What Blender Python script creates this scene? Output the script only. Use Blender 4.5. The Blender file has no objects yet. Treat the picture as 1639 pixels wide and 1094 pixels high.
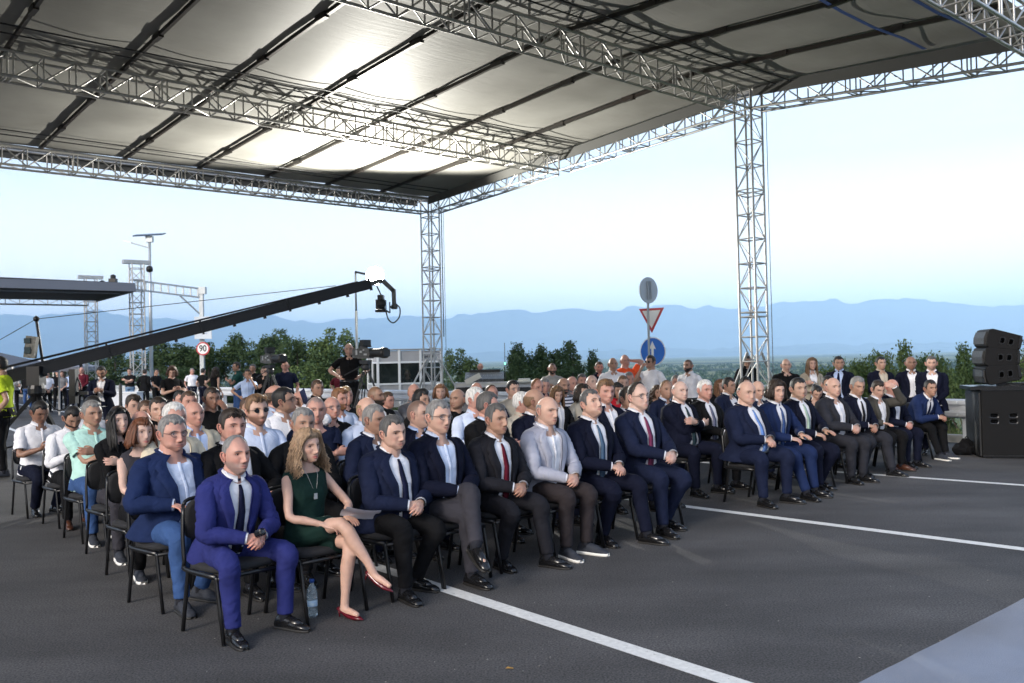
import bpy, bmesh, math, random
import numpy as np
from mathutils import Vector, Matrix, Quaternion

SC = bpy.context.scene
COL = SC.collection
R = math.radians
RND = random.Random(7)

# ------------------------------------------------------------------ camera
F = 1470.0                      # focal length in pixels of a 1639 wide picture
CX, CY = 819.5, 547.0
H = 1.6
PITCH, ROLL = math.atan(27 / F), math.atan(0.022)
cam_d = bpy.data.cameras.new("camera")
cam = bpy.data.objects.new("camera", cam_d)
COL.objects.link(cam)
SC.camera = cam
cam_d.sensor_width = 36.0
cam_d.lens = F / 1639 * 36
cam_d.clip_start, cam_d.clip_end = 0.05, 120000
FW = Vector((0, math.cos(PITCH), math.sin(PITCH)))
r0, u0 = Vector((1, 0, 0)), Vector((0, -math.sin(PITCH), math.cos(PITCH)))
RT = r0 * math.cos(ROLL) - u0 * math.sin(ROLL)
UP = r0 * math.sin(ROLL) + u0 * math.cos(ROLL)
CAM = Vector((0, 0, H))
cam.matrix_world = Matrix.Translation(CAM) @ Matrix((RT, UP, -FW)).transposed().to_4x4()
cam_d.dof.use_dof = True
cam_d.dof.focus_distance = 7.5
cam_d.dof.aperture_fstop = 4.0

# ------------------------------------------------------------------ world
W = bpy.data.worlds.new("World")
SC.world = W
W.use_nodes = True
wn, wl = W.node_tree.nodes, W.node_tree.links
wn.clear()
w_out = wn.new("ShaderNodeOutputWorld")
w_bg = wn.new("ShaderNodeBackground")
w_sky = wn.new("ShaderNodeTexSky")
w_sky.sky_type = 'NISHITA'
w_sky.sun_disc = False
SUN_EL, SUN_AZ = R(24), R(-148)      # azimuth of the sun seen from the camera, clockwise from +Y
w_sky.sun_elevation = SUN_EL
w_sky.sun_rotation = SUN_AZ
w_sky.altitude = 300
w_sky.air_density, w_sky.dust_density, w_sky.ozone_density = 1.0, 3.0, 1.0
w_bg.inputs[1].default_value = 0.15
# thin evening cloud, low over the mountains and faint veils higher up, the same all round
w_tc = wn.new("ShaderNodeTexCoord")
w_sep = wn.new("ShaderNodeSeparateXYZ"); wl.new(w_tc.outputs["Generated"], w_sep.inputs[0])
w_mp = wn.new("ShaderNodeMapping"); w_mp.inputs["Scale"].default_value = (1, 1, 3.2); wl.new(w_tc.outputs["Generated"], w_mp.inputs[0])
w_n = wn.new("ShaderNodeTexNoise"); w_n.inputs["Scale"].default_value = 7.0; w_n.inputs["Detail"].default_value = 9; w_n.inputs["Roughness"].default_value = 0.62
wl.new(w_mp.outputs[0], w_n.inputs[0])
w_band = wn.new("ShaderNodeValToRGB"); wl.new(w_sep.outputs[2], w_band.inputs[0])
wb = w_band.color_ramp.elements
wb[0].position = 0.03; wb[0].color = (1, 1, 1, 1)
wb[1].position = 0.55; wb[1].color = (0.20, 0.20, 0.20, 1)
q_ = wb.new(0.12); q_.color = (0.85, 0.85, 0.85, 1)
q_ = wb.new(0.30); q_.color = (0.65, 0.65, 0.65, 1)
w_mr = wn.new("ShaderNodeMapRange"); w_mr.inputs["From Min"].default_value = 0.46; w_mr.inputs["From Max"].default_value = 0.66; wl.new(w_n.outputs[0], w_mr.inputs[0]); w_mr.inputs['To Min'].default_value = 0.66; w_mr.inputs['To Max'].default_value = 1.0
w_mul = wn.new("ShaderNodeMath"); w_mul.operation = 'MULTIPLY'; wl.new(w_mr.outputs[0], w_mul.inputs[0]); wl.new(w_band.outputs[0], w_mul.inputs[1])
w_mix = wn.new("ShaderNodeMix"); w_mix.data_type = 'RGBA'
wl.new(w_mul.outputs[0], w_mix.inputs[0]); wl.new(w_sky.outputs[0], w_mix.inputs[6]); w_mix.inputs[7].default_value = (3.05, 3.2, 3.4, 1)
w_hb = wn.new("ShaderNodeMapRange"); w_hb.inputs["From Min"].default_value = 0.20; w_hb.inputs["From Max"].default_value = 0.02; wl.new(w_sep.outputs[2], w_hb.inputs[0])
w_m2 = wn.new("ShaderNodeMix"); w_m2.data_type = 'RGBA'; wl.new(w_hb.outputs[0], w_m2.inputs[0]); wl.new(w_mix.outputs[2], w_m2.inputs[6]); w_m2.inputs[7].default_value = (6.6, 6.5, 6.3, 1)
wl.new(w_m2.outputs[2], w_bg.inputs[0])
wl.new(w_bg.outputs[0], w_out.inputs[0])
stage_light_d = bpy.data.lights.new("stage_light", 'SUN')  # sun-type lamp added to stand in for the stage lights behind the camera
stage_light_d.energy = 1.0
stage_light_d.angle = R(12.0)
stage_light_d.color = (1.0, 0.96, 0.91)
stage_light = bpy.data.objects.new("stage_light", stage_light_d)
COL.objects.link(stage_light)
sdir = Vector((math.sin(SUN_AZ) * math.cos(SUN_EL), math.cos(SUN_AZ) * math.cos(SUN_EL), math.sin(SUN_EL)))
stage_light.rotation_euler = sdir.to_track_quat('Z', 'Y').to_euler()
stage_light.location = sdir * 30
SC.view_settings.view_transform = 'Standard'
SC.view_settings.look = 'None'
SC.view_settings.gamma = 1.0
SC.view_settings.use_curve_mapping = False
SC.view_settings.exposure = 1.5
SC.cycles.max_bounces = 6
SC.cycles.diffuse_bounces = 3
SC.cycles.glossy_bounces = 3
SC.cycles.transmission_bounces = 6
SC.cycles.transparent_max_bounces = 8
SC.cycles.volume_bounces = 0
SC.cycles.use_denoising = True
SC.cycles.sample_clamp_indirect = 6.0

# ------------------------------------------------------------------ picture measurements -> places
def ray(px, py):
    return FW + RT * ((px - CX) / F) + UP * ((CY - py) / F)
def at(px, py, d):
    "the point seen at (px, py) of the photograph, d metres in front of the camera"
    v = ray(px, py)
    return CAM + v * (d / v.y)
def G(px, py, z=0.0):
    v = ray(px, py)
    return CAM + v * ((z - H) / v.z)
def horizon(px):
    return 592 - 0.022 * px

# ------------------------------------------------------------------ materials
MATS = {}
def hexc(h):
    c = [int(h[i:i + 2], 16) / 255 for i in (0, 2, 4)]
    return tuple(x / 12.92 if x <= 0.04045 else ((x + 0.055) / 1.055) ** 2.4 for x in c)
def mat(name, color, rough=0.6, metal=0.0, noise=0.0, nscale=8.0, bump=0.0, bscale=40.0, spec=0.5,
        stretch=None, emit=None, estr=0.0, sheen=0.0, alpha=None, trans=0.0, detail=4.0, color2=None, coord='Object', rot=0.0, bdist=0.02):
    if name in MATS: return MATS[name]
    m = bpy.data.materials.new(name); MATS[name] = m
    m.use_nodes = True
    n, l = m.node_tree.nodes, m.node_tree.links
    b = n["Principled BSDF"]
    c = tuple(color[:3]) + (1,)
    b.inputs["Base Color"].default_value = c
    b.inputs["Roughness"].default_value = rough
    b.inputs["Metallic"].default_value = metal
    b.inputs["Specular IOR Level"].default_value = spec
    if sheen: b.inputs["Sheen Weight"].default_value = sheen
    if emit is not None:
        b.inputs["Emission Color"].default_value = tuple(emit[:3]) + (1,)
        b.inputs["Emission Strength"].default_value = estr
    if alpha is not None: b.inputs["Alpha"].default_value = alpha
    if trans: b.inputs["Transmission Weight"].default_value = trans
    if noise or bump or color2:
        tc = n.new("ShaderNodeTexCoord")
        mp = n.new("ShaderNodeMapping")
        l.new(tc.outputs[coord], mp.inputs[0])
        if stretch: mp.inputs["Scale"].default_value = stretch
        if rot: mp.inputs["Rotation"].default_value = (0, 0, rot)
    if noise or color2:
        t = n.new("ShaderNodeTexNoise")
        t.inputs["Scale"].default_value = nscale
        t.inputs["Detail"].default_value = detail
        l.new(mp.outputs[0], t.inputs[0])
        rmp = n.new("ShaderNodeMapRange")
        rmp.inputs["From Min"].default_value = 0.3
        rmp.inputs["From Max"].default_value = 0.7
        l.new(t.outputs[0], rmp.inputs[0])
        mx = n.new("ShaderNodeMix"); mx.data_type = 'RGBA'
        l.new(rmp.outputs[0], mx.inputs[0])
        if color2:
            mx.inputs[6].default_value = c
            mx.inputs[7].default_value = tuple(color2[:3]) + (1,)
        else:
            mx.inputs[6].default_value = tuple(x * (1 - noise) for x in c[:3]) + (1,)
            mx.inputs[7].default_value = tuple(min(1, x * (1 + noise)) for x in c[:3]) + (1,)
        l.new(mx.outputs[2], b.inputs["Base Color"])
    if bump:
        t2 = n.new("ShaderNodeTexNoise")
        t2.inputs["Scale"].default_value = bscale
        t2.inputs["Detail"].default_value = 5
        l.new(mp.outputs[0], t2.inputs[0])
        bp = n.new("ShaderNodeBump")
        bp.inputs["Strength"].default_value = bump
        bp.inputs["Distance"].default_value = bdist
        l.new(t2.outputs[0], bp.inputs["Height"])
        l.new(bp.outputs[0], b.inputs["Normal"])
    return m

# ------------------------------------------------------------------ mesh helpers
class MB:
    "collects shapes, all in world coordinates, and builds ONE mesh object"
    def __init__(s): s.v = []; s.f = []; s.m = []
    def add(s, verts, faces, mi=0):
        o = len(s.v)
        s.v.extend([tuple(x) for x in verts])
        s.f.extend([tuple(i + o for i in f) for f in faces])
        s.m.extend([mi] * len(faces))
        return s
    def box(s, c, size, rz=0.0, mi=0, mtx=None):
        hx, hy, hz = size[0] / 2, size[1] / 2, size[2] / 2
        M = mtx if mtx is not None else Matrix.Rotation(rz, 3, 'Z')
        vs = [Vector(c) + M @ Vector((x, y, z)) for x in (-hx, hx) for y in (-hy, hy) for z in (-hz, hz)]
        return s.add(vs, [(0, 1, 3, 2), (4, 6, 7, 5), (0, 4, 5, 1), (2, 3, 7, 6), (0, 2, 6, 4), (1, 5, 7, 3)], mi)
    def bar(s, p, q, w, h=None, up=Vector((0, 0, 1)), mi=0):
        p, q = Vector(p), Vector(q); d = q - p; L = d.length
        if L < 1e-6: return s
        d.normalize(); x = d.cross(up)
        if x.length < 1e-4: x = d.cross(Vector((1, 0, 0)))
        x.normalize(); z = x.cross(d)
        return s.box((p + q) / 2, (w, L, h or w), mi=mi, mtx=Matrix((x, d, z)).transposed())
    def tube(s, p, q, r, n=8, r2=None, mi=0, caps=True):
        p, q = Vector(p), Vector(q); d = (q - p)
        if d.length < 1e-6: return s
        d.normalize()
        x = d.orthogonal().normalized(); y = d.cross(x)
        r2 = r if r2 is None else r2
        vs = []
        for c, rr in ((p, r), (q, r2)):
            vs += [c + (x * math.cos(2 * math.pi * k / n) + y * math.sin(2 * math.pi * k / n)) * rr for k in range(n)]
        fs = [(k, (k + 1) % n, n + (k + 1) % n, n + k) for k in range(n)]
        if caps: fs += [tuple(range(n))[::-1], tuple(range(n, 2 * n))]
        return s.add(vs, fs, mi)
    def path(s, pts, r, n=6, mi=0):
        for a, b in zip(pts[:-1], pts[1:]): s.tube(a, b, r, n, mi=mi)
        return s
    def prism(s, poly, n, h, mi=0):
        "flat polygon (list of points) extruded by vector n*h"
        k = len(poly); n = Vector(n) * h
        vs = [Vector(p) for p in poly] + [Vector(p) + n for p in poly]
        fs = [tuple(range(k))[::-1], tuple(range(k, 2 * k))] + [(i, (i + 1) % k, k + (i + 1) % k, k + i) for i in range(k)]
        return s.add(vs, fs, mi)
    def lathe(s, c, prof, n=16, mi=0, axis=None):
        "prof: list of (radius, height)"
        c = Vector(c); ax = Vector(axis).normalized() if axis is not None else Vector((0, 0, 1))
        x = ax.orthogonal().normalized() if axis is not None else Vector((1, 0, 0)); y = ax.cross(x)
        vs = []
        for r_, h_ in prof:
            vs += [c + ax * h_ + (x * math.cos(2 * math.pi * k / n) + y * math.sin(2 * math.pi * k / n)) * r_ for k in range(n)]
        fs = []
        for j in range(len(prof) - 1):
            fs += [(j * n + k, j * n + (k + 1) % n, (j + 1) * n + (k + 1) % n, (j + 1) * n + k) for k in range(n)]
        fs += [tuple(range(n))[::-1], tuple(range((len(prof) - 1) * n, len(prof) * n))]
        return s.add(vs, fs, mi)
    def build(s, name, mats, parent=None, smooth=False, origin=None):
        me = bpy.data.meshes.new(name)
        o_ = Vector(origin) if origin is not None else (Vector(parent['_org']) if parent is not None and '_org' in parent else Vector((0, 0, 0)))
        vv = [(x - o_.x, y - o_.y, z - o_.z) for x, y, z in s.v]
        me.from_pydata(vv, [], s.f)
        mats = mats if isinstance(mats, (list, tuple)) else [mats]
        for m in mats: me.materials.append(m)
        if len(mats) > 1: me.polygons.foreach_set('material_index', s.m)
        if smooth: me.polygons.foreach_set('use_smooth', [True] * len(me.polygons))
        me.update()
        o = bpy.data.objects.new(name, me)
        COL.objects.link(o)
        if parent is not None: o.parent = parent
        elif origin is not None: o.location = o_
        return o

def tag(o, label=None, cat=None, group=None, kind=None):
    if label: o['label'] = label
    if cat: o['category'] = cat
    if group: o['group'] = group
    if kind: o['kind'] = kind
    return o
def thing(name, label, cat, loc, rz=0.0, group=None):
    o = bpy.data.objects.new(name, None); COL.objects.link(o)
    o.location = loc; o.rotation_euler = (0, 0, rz); o.empty_display_size = 0.1
    o['_org'] = tuple(loc) if rz == 0 else (0, 0, 0)
    return tag(o, label, cat, group)
CYL = {}
def rod(name, p, q, r, m, parent, n=6):
    "an instance of the shared unit cylinder between two world points"
    key = (m.name, n)
    if key not in CYL:
        mb = MB().tube((0, 0, -.5), (0, 0, .5), 1.0, n)
        me = bpy.data.meshes.new("rod"); me.from_pydata(mb.v, [], mb.f); me.materials.append(m)
        me.polygons.foreach_set('use_smooth', [len(p_.vertices) == 4 for p_ in me.polygons]); me.update()
        CYL[key] = me
    o = bpy.data.objects.new(name, CYL[key]); COL.objects.link(o)
    p, q = Vector(p), Vector(q); org = Vector(parent['_org'])
    d = q - p
    o.rotation_mode = 'QUATERNION'
    o.rotation_quaternion = d.to_track_quat('Z', 'Y')
    o.location = (p + q) / 2 - org
    o.scale = (r, r, d.length)
    o.parent = parent
    return o
def copy_tree(o, parent=None):
    c = o.copy(); COL.objects.link(c); c.parent = parent
    for ch in o.children: copy_tree(ch, c)
    return c
# ================================================================== setting
RN = Vector((0.72, 0.69, 0)).normalized()          # across the road, towards the valley
RD = Vector((-0.69, 0.72, 0)).normalized()         # along the road
GR0 = Vector((7.35, 15.0, 0))                      # a point of the guard rail
def nz(x, y, s, o=0.0):
    from mathutils import noise
    return noise.noise(Vector((x * s + o, y * s - o, o)))
def drop(d, s=0.0):
    if d < 1.3: return 0.0
    t = min(1.0, (d - 1.3) / 150.0)
    return -36.0 * (1 - (1 - t) ** 2.6)
def terrain(x, y):
    d = (Vector((x, y, 0)) - GR0).dot(RN)
    z = drop(d)
    if d > 3: z += nz(x, y, 0.06) * min(1.0, (d - 3) / 20) * 1.2
    if d < -26: z -= min(3.0, (-26 - d) * 0.02)
    return z

m_grass = mat("grass_ground", (0.055, 0.085, 0.03), 0.95, color2=(0.10, 0.115, 0.045), nscale=0.5, bump=0.6, bscale=3.0, detail=8)
# field material: patches of trees and crops on the plain
m_plain = bpy.data.materials.new("plain_fields"); m_plain.use_nodes = True
n, l = m_plain.node_tree.nodes, m_plain.node_tree.links
b = n["Principled BSDF"]; b.inputs["Roughness"].default_value = 0.95; b.inputs["Specular IOR Level"].default_value = 0.1
geo = n.new("ShaderNodeNewGeometry"); mp = n.new("ShaderNodeMapping"); l.new(geo.outputs["Position"], mp.inputs[0])
mp.inputs["Scale"].default_value = (0.0022, 0.0035, 0.0); mp.inputs["Rotation"].default_value = (0, 0, 0.3)
v1 = n.new("ShaderNodeTexVoronoi"); v1.inputs["Scale"].default_value = 1.0; l.new(mp.outputs[0], v1.inputs[0])
n1 = n.new("ShaderNodeTexNoise"); n1.inputs["Scale"].default_value = 1.6; n1.inputs["Detail"].default_value = 8; l.new(mp.outputs[0], n1.inputs[0])
sp = n.new("ShaderNodeSeparateColor"); l.new(v1.outputs["Color"], sp.inputs[0])
ad = n.new("ShaderNodeMath"); ad.operation = 'ADD'; l.new(sp.outputs[0], ad.inputs[0]); l.new(n1.outputs[0], ad.inputs[1])
cr = n.new("ShaderNodeValToRGB"); l.new(ad.outputs[0], cr.inputs[0])
e = cr.color_ramp.elements
e[0].position = 0.45; e[0].color = (0.012, 0.03, 0.012, 1)
e[1].position = 1.0; e[1].color = (0.15, 0.17, 0.075, 1)
q = cr.color_ramp.elements.new(0.75); q.color = (0.02, 0.045, 0.017, 1)
q = cr.color_ramp.elements.new(0.84); q.color = (0.10, 0.13, 0.05, 1)
l.new(cr.outputs[0], b.inputs["Base Color"])

# ground sheet: rings of growing size so that it reaches the mountains
def sheet(name, xs, ys, fz, m):
    vs = [(x, y, fz(x, y)) for y in ys for x in xs]
    nx = len(xs)
    fs = [(j * nx + i, j * nx + i + 1, (j + 1) * nx + i + 1, (j + 1) * nx + i) for j in range(len(ys) - 1) for i in range(nx - 1)]
    me = bpy.data.meshes.new(name); me.from_pydata(vs, [], fs); me.materials.append(m)
    me.polygons.foreach_set('use_smooth', [True] * len(fs)); me.update()
    o = bpy.data.objects.new(name, me); COL.objects.link(o); o['kind'] = 'structure'
    return o
def world_sheet():
    us = sorted(set([-60000, -20000, -8000, -3000, -1200, -600, -300, -150, -90, -60, -42] +
                    [-30 + 0.8 * i for i in range(0, 40)] + [2 + 2.0 * i for i in range(40)] +
                    [84 + 6 * i for i in range(18)] + [200, 260, 350, 500, 800, 1300, 2200, 4000, 8000, 15000, 30000, 60000]))
    vsx = sorted(set([-60000, -20000, -8000, -3000, -1200, -500, -200, -110] + [-80 + 4 * i for i in range(55)] +
                     [150, 190, 240, 320, 450, 700, 1200, 2500, 6000, 15000, 60000]))
    vs = []
    for v in vsx:
        for u in us:
            p = GR0 + RN * u + RD * v
            vs.append((p.x, p.y, terrain(p.x, p.y) - 0.02))
    nx = len(us)
    fs = [(j * nx + i, j * nx + i + 1, (j + 1) * nx + i + 1, (j + 1) * nx + i) for j in range(len(vsx) - 1) for i in range(nx - 1)]
    me = bpy.data.meshes.new("ground"); me.from_pydata(vs, [], fs)
    me.materials.append(m_grass); me.materials.append(m_plain)
    mi = []
    for f in fs:
        c = sum((Vector(vs[k]) for k in f), Vector()) / 4
        mi.append(1 if (c - GR0).dot(RN) > 150 or c.length > 400 else 0)
    me.polygons.foreach_set('material_index', mi)
    me.polygons.foreach_set('use_smooth', [True] * len(fs)); me.update()
    o = bpy.data.objects.new("ground", me); COL.objects.link(o); o['kind'] = 'structure'
world_sheet()

# asphalt: fine aggregate, stains and broad tone changes
m_asph = bpy.data.materials.new("asphalt"); m_asph.use_nodes = True
n, l = m_asph.node_tree.nodes, m_asph.node_tree.links
b = n["Principled BSDF"]; b.inputs["Roughness"].default_value = 0.82; b.inputs["Specular IOR Level"].default_value = 0.35
tc = n.new("ShaderNodeTexCoord")
fine = n.new("ShaderNodeTexNoise"); fine.inputs["Scale"].default_value = 85; fine.inputs["Detail"].default_value = 3; l.new(tc.outputs["Object"], fine.inputs[0])
big = n.new("ShaderNodeTexNoise"); big.inputs["Scale"].default_value = 0.55; big.inputs["Detail"].default_value = 6; big.inputs["Roughness"].default_value = 0.65; l.new(tc.outputs["Object"], big.inputs[0])
mpp = n.new("ShaderNodeMapping"); mpp.inputs["Rotation"].default_value = (0, 0, math.atan2(RD.y, RD.x) * -1); mpp.inputs["Scale"].default_value = (0.5, 1.6, 1)
l.new(tc.outputs["Object"], mpp.inputs[0])
strk = n.new("ShaderNodeTexNoise"); strk.inputs["Scale"].default_value = 1.1; strk.inputs["Detail"].default_value = 7; l.new(mpp.outputs[0], strk.inputs[0])
c1 = n.new("ShaderNodeValToRGB"); l.new(fine.outputs[0], c1.inputs[0])
c1.color_ramp.elements[0].position = 0.30; c1.color_ramp.elements[0].color = (0.018, 0.018, 0.021, 1)
c1.color_ramp.elements[1].position = 0.74; c1.color_ramp.elements[1].color = (0.118, 0.114, 0.113, 1)
ml = n.new("ShaderNodeMath"); ml.operation = 'MULTIPLY'; l.new(big.outputs[0], ml.inputs[0]); l.new(strk.outputs[0], ml.inputs[1])
mr = n.new("ShaderNodeMapRange"); mr.inputs["From Min"].default_value = 0.12; mr.inputs["From Max"].default_value = 0.42
mr.inputs["To Min"].default_value = 0.62; mr.inputs["To Max"].default_value = 1.38; l.new(ml.outputs[0], mr.inputs[0])
vm = n.new("ShaderNodeVectorMath"); vm.operation = 'SCALE'; l.new(c1.outputs[0], vm.inputs[0]); l.new(mr.outputs[0], vm.inputs["Scale"])
# small pale chips
vo = n.new("ShaderNodeTexVoronoi"); vo.inputs["Scale"].default_value = 9; l.new(tc.outputs["Object"], vo.inputs[0])
lt = n.new("ShaderNodeMath"); lt.operation = 'LESS_THAN'; lt.inputs[1].default_value = 0.045; l.new(vo.outputs["Distance"], lt.inputs[0])
vs_ = n.new("ShaderNodeSeparateColor"); l.new(vo.outputs["Color"], vs_.inputs[0])
g2 = n.new("ShaderNodeMath"); g2.operation = 'GREATER_THAN'; g2.inputs[1].default_value = 0.93; l.new(vs_.outputs[0], g2.inputs[0])
mm = n.new("ShaderNodeMath"); mm.operation = 'MULTIPLY'; l.new(lt.outputs[0], mm.inputs[0]); l.new(g2.outputs[0], mm.inputs[1])
mx = n.new("ShaderNodeMix"); mx.data_type = 'RGBA'; l.new(mm.outputs[0], mx.inputs[0]); l.new(vm.outputs[0], mx.inputs[6]); mx.inputs[7].default_value = (0.35, 0.33, 0.3, 1)
l.new(mx.outputs[2], b.inputs["Base Color"])
bp = n.new("ShaderNodeBump"); bp.inputs["Strength"].default_value = 0.55; bp.inputs["Distance"].default_value = 0.006
l.new(fine.outputs[0], bp.inputs["Height"]); l.new(bp.outputs[0], b.inputs["Normal"])

def strip(name, p, q, w, z, m, kind='structure', seg=24):
    p, q = Vector(p), Vector(q); d = (q - p).normalized(); s = Vector((-d.y, d.x, 0)) * w / 2
    mb = MB()
    for i in range(seg):
        a = p.lerp(q, i / seg); c = p.lerp(q, (i + 1) / seg)
        mb.add([a - s, a + s, c + s, c - s], [(0, 1, 2, 3)])
    mb.v = [(x, y, z) for x, y, _ in mb.v]
    o = mb.build(name, m); o['kind'] = kind
    return o
road = strip("road", GR0 + RN * -14.6 + RD * -60, GR0 + RN * -14.6 + RD * 220, 30.4, 0.0, m_asph)
m_paint = mat("road_paint", (0.66, 0.66, 0.64), 0.65, noise=0.12, nscale=30, bump=0.3, bscale=90, bdist=0.004, detail=8)
n, l = m_paint.node_tree.nodes, m_paint.node_tree.links
pt_ = n.new("ShaderNodeTexNoise"); pt_.inputs["Scale"].default_value = 38; pt_.inputs["Detail"].default_value = 8; pt_.inputs["Roughness"].default_value = 0.75
l.new([x for x in n if x.type == 'MAPPING'][0].outputs[0], pt_.inputs[0])
pr_ = n.new("ShaderNodeMapRange"); pr_.inputs["From Min"].default_value = 0.60; pr_.inputs["From Max"].default_value = 0.68; l.new(pt_.outputs[0], pr_.inputs[0])
px_ = n.new("ShaderNodeMix"); px_.data_type = 'RGBA'; pb_ = n["Principled BSDF"]; l.new(pr_.outputs[0], px_.inputs[0])
l.new(pb_.inputs["Base Color"].links[0].from_socket, px_.inputs[6]); px_.inputs[7].default_value = (0.16, 0.155, 0.15, 1); l.new(px_.outputs[2], pb_.inputs["Base Color"])
def line_through(a, c, ext0, ext1, w, nm="road_marking"):
    a, c = G(*a), G(*c); d = (c - a).normalized()
    return strip(nm, a - d * ext0, c + d * ext1, w, 0.004, m_paint)
line_through((630, 917), (900, 1004.5), 0.6, 9, 0.125)
line_through((1020, 801.5), (1639, 880), 9, 6, 0.125)
line_through((1436, 763), (1639, 777.5), 12, 6, 0.125)
line_through((70, 707), (110, 722), 8.0, 0.6, 0.12)
line_through((90, 645), (115, 650), 10, 6, 0.15)
line_through((45, 650), (110, 661), 10, 5, 0.15)
# kerb / verge strip under the guard rail
m_conc = mat("kerb_concrete", (0.30, 0.29, 0.27), 0.85, noise=0.2, nscale=6, bump=0.3, bscale=60)
mbk = MB()
for i in range(90):
    a = GR0 + RN * 0.75 + RD * (-22 + i * 2.0)
    mbk.box(a + Vector((0, 0, 0.055)), (0.18, 1.985, 0.13), math.atan2(-RD.x, RD.y))
ob = mbk.build("kerb", m_conc); ob['kind'] = 'structure'

# small litter on the asphalt
lf = G(815, 1072)
o = MB().add([lf + Vector((x, y, z)) for x, y, z in ((-.02, 0, .006), (-.008, .012, .012), (.018, .006, .008), (.024, -.004, .005), (.004, -.014, .010), (0, 0, .008))], [(0, 5, 1), (1, 5, 2), (2, 5, 3), (3, 5, 4), (4, 5, 0)]).build("fallen_leaf", mat("dry_leaf", (0.30, 0.17, 0.04), 0.7), None, origin=lf)
tag(o, "small dry ochre leaf lying on the asphalt near the bottom edge", "leaf")
MBc = MB()
for _ in range(70):
    q_ = G(RND.uniform(300, 1639), RND.uniform(800, 1090)); r_ = RND.uniform(0.0015, 0.004)
    MBc.box((q_.x, q_.y, r_ * 0.6), (r_ * 2, r_ * 1.5, r_ * 1.2), RND.uniform(0, 3))
o = MBc.build("gravel_chips", mat("pale_stone", (0.17, 0.168, 0.165), 0.9)); o['kind'] = 'stuff'

# carpet at the foot of the stage
m_carpet = mat("stage_carpet", (0.105, 0.145, 0.225), 0.95, noise=0.22, nscale=1.6, bump=0.5, bscale=220, detail=6, sheen=0.2)
ca, cb = G(1378, 1094), G(1639, 960)
cd = (cb - ca).normalized(); cn = Vector((cd.y, -cd.x, 0))
NS = 60
mbc = MB()
vs = []
for j, off in enumerate((0.0, 0.012, 0.3, 1.0, 2.5, 5.0)):
    for i in range(NS + 1):
        t = -2.0 + 9.0 * i / NS
        wv = 0.012 * nz(t * 3, 0, 1.0, 3.0) if j < 2 else 0
        zz = 0.004 if j == 0 else 0.016 + 0.006 * max(0, nz(t * 2.2, off * 3, 1.0, 9.0))
        p = ca + cd * t + cn * (off + wv)
        vs.append((p.x, p.y, zz))
fs = [(j * (NS + 1) + i, (j + 1) * (NS + 1) + i, (j + 1) * (NS + 1) + i + 1, j * (NS + 1) + i + 1) for j in range(5) for i in range(NS)]
mbc.add(vs, fs)
o = mbc.build("stage_carpet", m_carpet, smooth=True)
tag(o, "blue grey carpet lying on the asphalt in the lower right corner", "carpet")

# ------------------------------------------------------------------ mountains
m_mtn = mat("mountain_forest", (0.03, 0.05, 0.035), 0.95, color2=(0.055, 0.07, 0.05), nscale=0.0006, spec=0.1, detail=8)
RIDGE = [(-900, 78), (-500, 84), (-200, 70), (0, 86), (60, 84), (110, 90), (150, 92), (200, 84), (260, 76), (300, 72), (350, 74), (400, 80), (430, 79), (470, 70), (510, 64),
         (560, 66), (600, 70), (650, 72), (700, 70), (740, 74), (780, 72), (830, 76), (860, 72), (900, 77), (930, 78), (960, 74), (1000, 76), (1050, 80),
         (1080, 78), (1110, 71), (1160, 74), (1200, 72), (1240, 80), (1290, 84), (1330, 83), (1370, 76), (1420, 82), (1440, 83), (1500, 76), (1560, 70), (1639, 64), (1900, 70), (2400, 74), (3000, 60)]
def ridge_h(px):
    for (a, ha), (c, hc) in zip(RIDGE[:-1], RIDGE[1:]):
        if a <= px <= c: return ha + (hc - ha) * (px - a) / (c - a)
    return 66
def mountain(name, D, base, hscale, hoff, rough, seed, thick):
    cols = 420; rows = 14
    vs = []
    for i in range(cols + 1):
        ang = math.atan(-1.35 + 3.1 * i / cols)
        px = CX + F * math.tan(ang)
        hgt = (ridge_h(px) * hscale + hoff) / F * D
        hgt += rough * (nz(px, seed, 0.012, seed) * 0.8 + nz(px, seed, 0.04, seed) * 0.7 + nz(px, seed, 0.11, seed) * 0.4) * D / F
        for j in range(rows + 1):
            t = j / rows
            spur = nz(px, t * 400, 0.02, seed + 5) * 0.10 * math.sin(math.pi * t)
            dist = D - thick * (1 - t) + nz(px, j * 30, 0.03, seed) * thick * 0.15
            z = base + (hgt - base) * max(0, (t ** 1.3 + spur))
            if j == rows: z = hgt
            k = dist / math.cos(ang)
            vs.append((math.sin(ang) * k, math.cos(ang) * k, z))
        vs.append((math.sin(ang) * (D + thick) / math.cos(ang), (D + thick), base))
    nr = rows + 2
    fs = [(i * nr + j, (i + 1) * nr + j, (i + 1) * nr + j + 1, i * nr + j + 1) for i in range(cols) for j in range(nr - 1)]
    me = bpy.data.meshes.new(name); me.from_pydata(vs, [], fs); me.materials.append(m_mtn)
    me.polygons.foreach_set('use_smooth', [True] * len(fs)); me.update()
    o = bpy.data.objects.new(name, me); COL.objects.link(o); o['kind'] = 'structure'
mountain("mountains", 24000, -60, 1.0, 0, 7.0, 2.0, 4500)
mountain("hills", 17000, -60, 0.22, -6, 5.0, 8.0, 2500)

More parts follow.
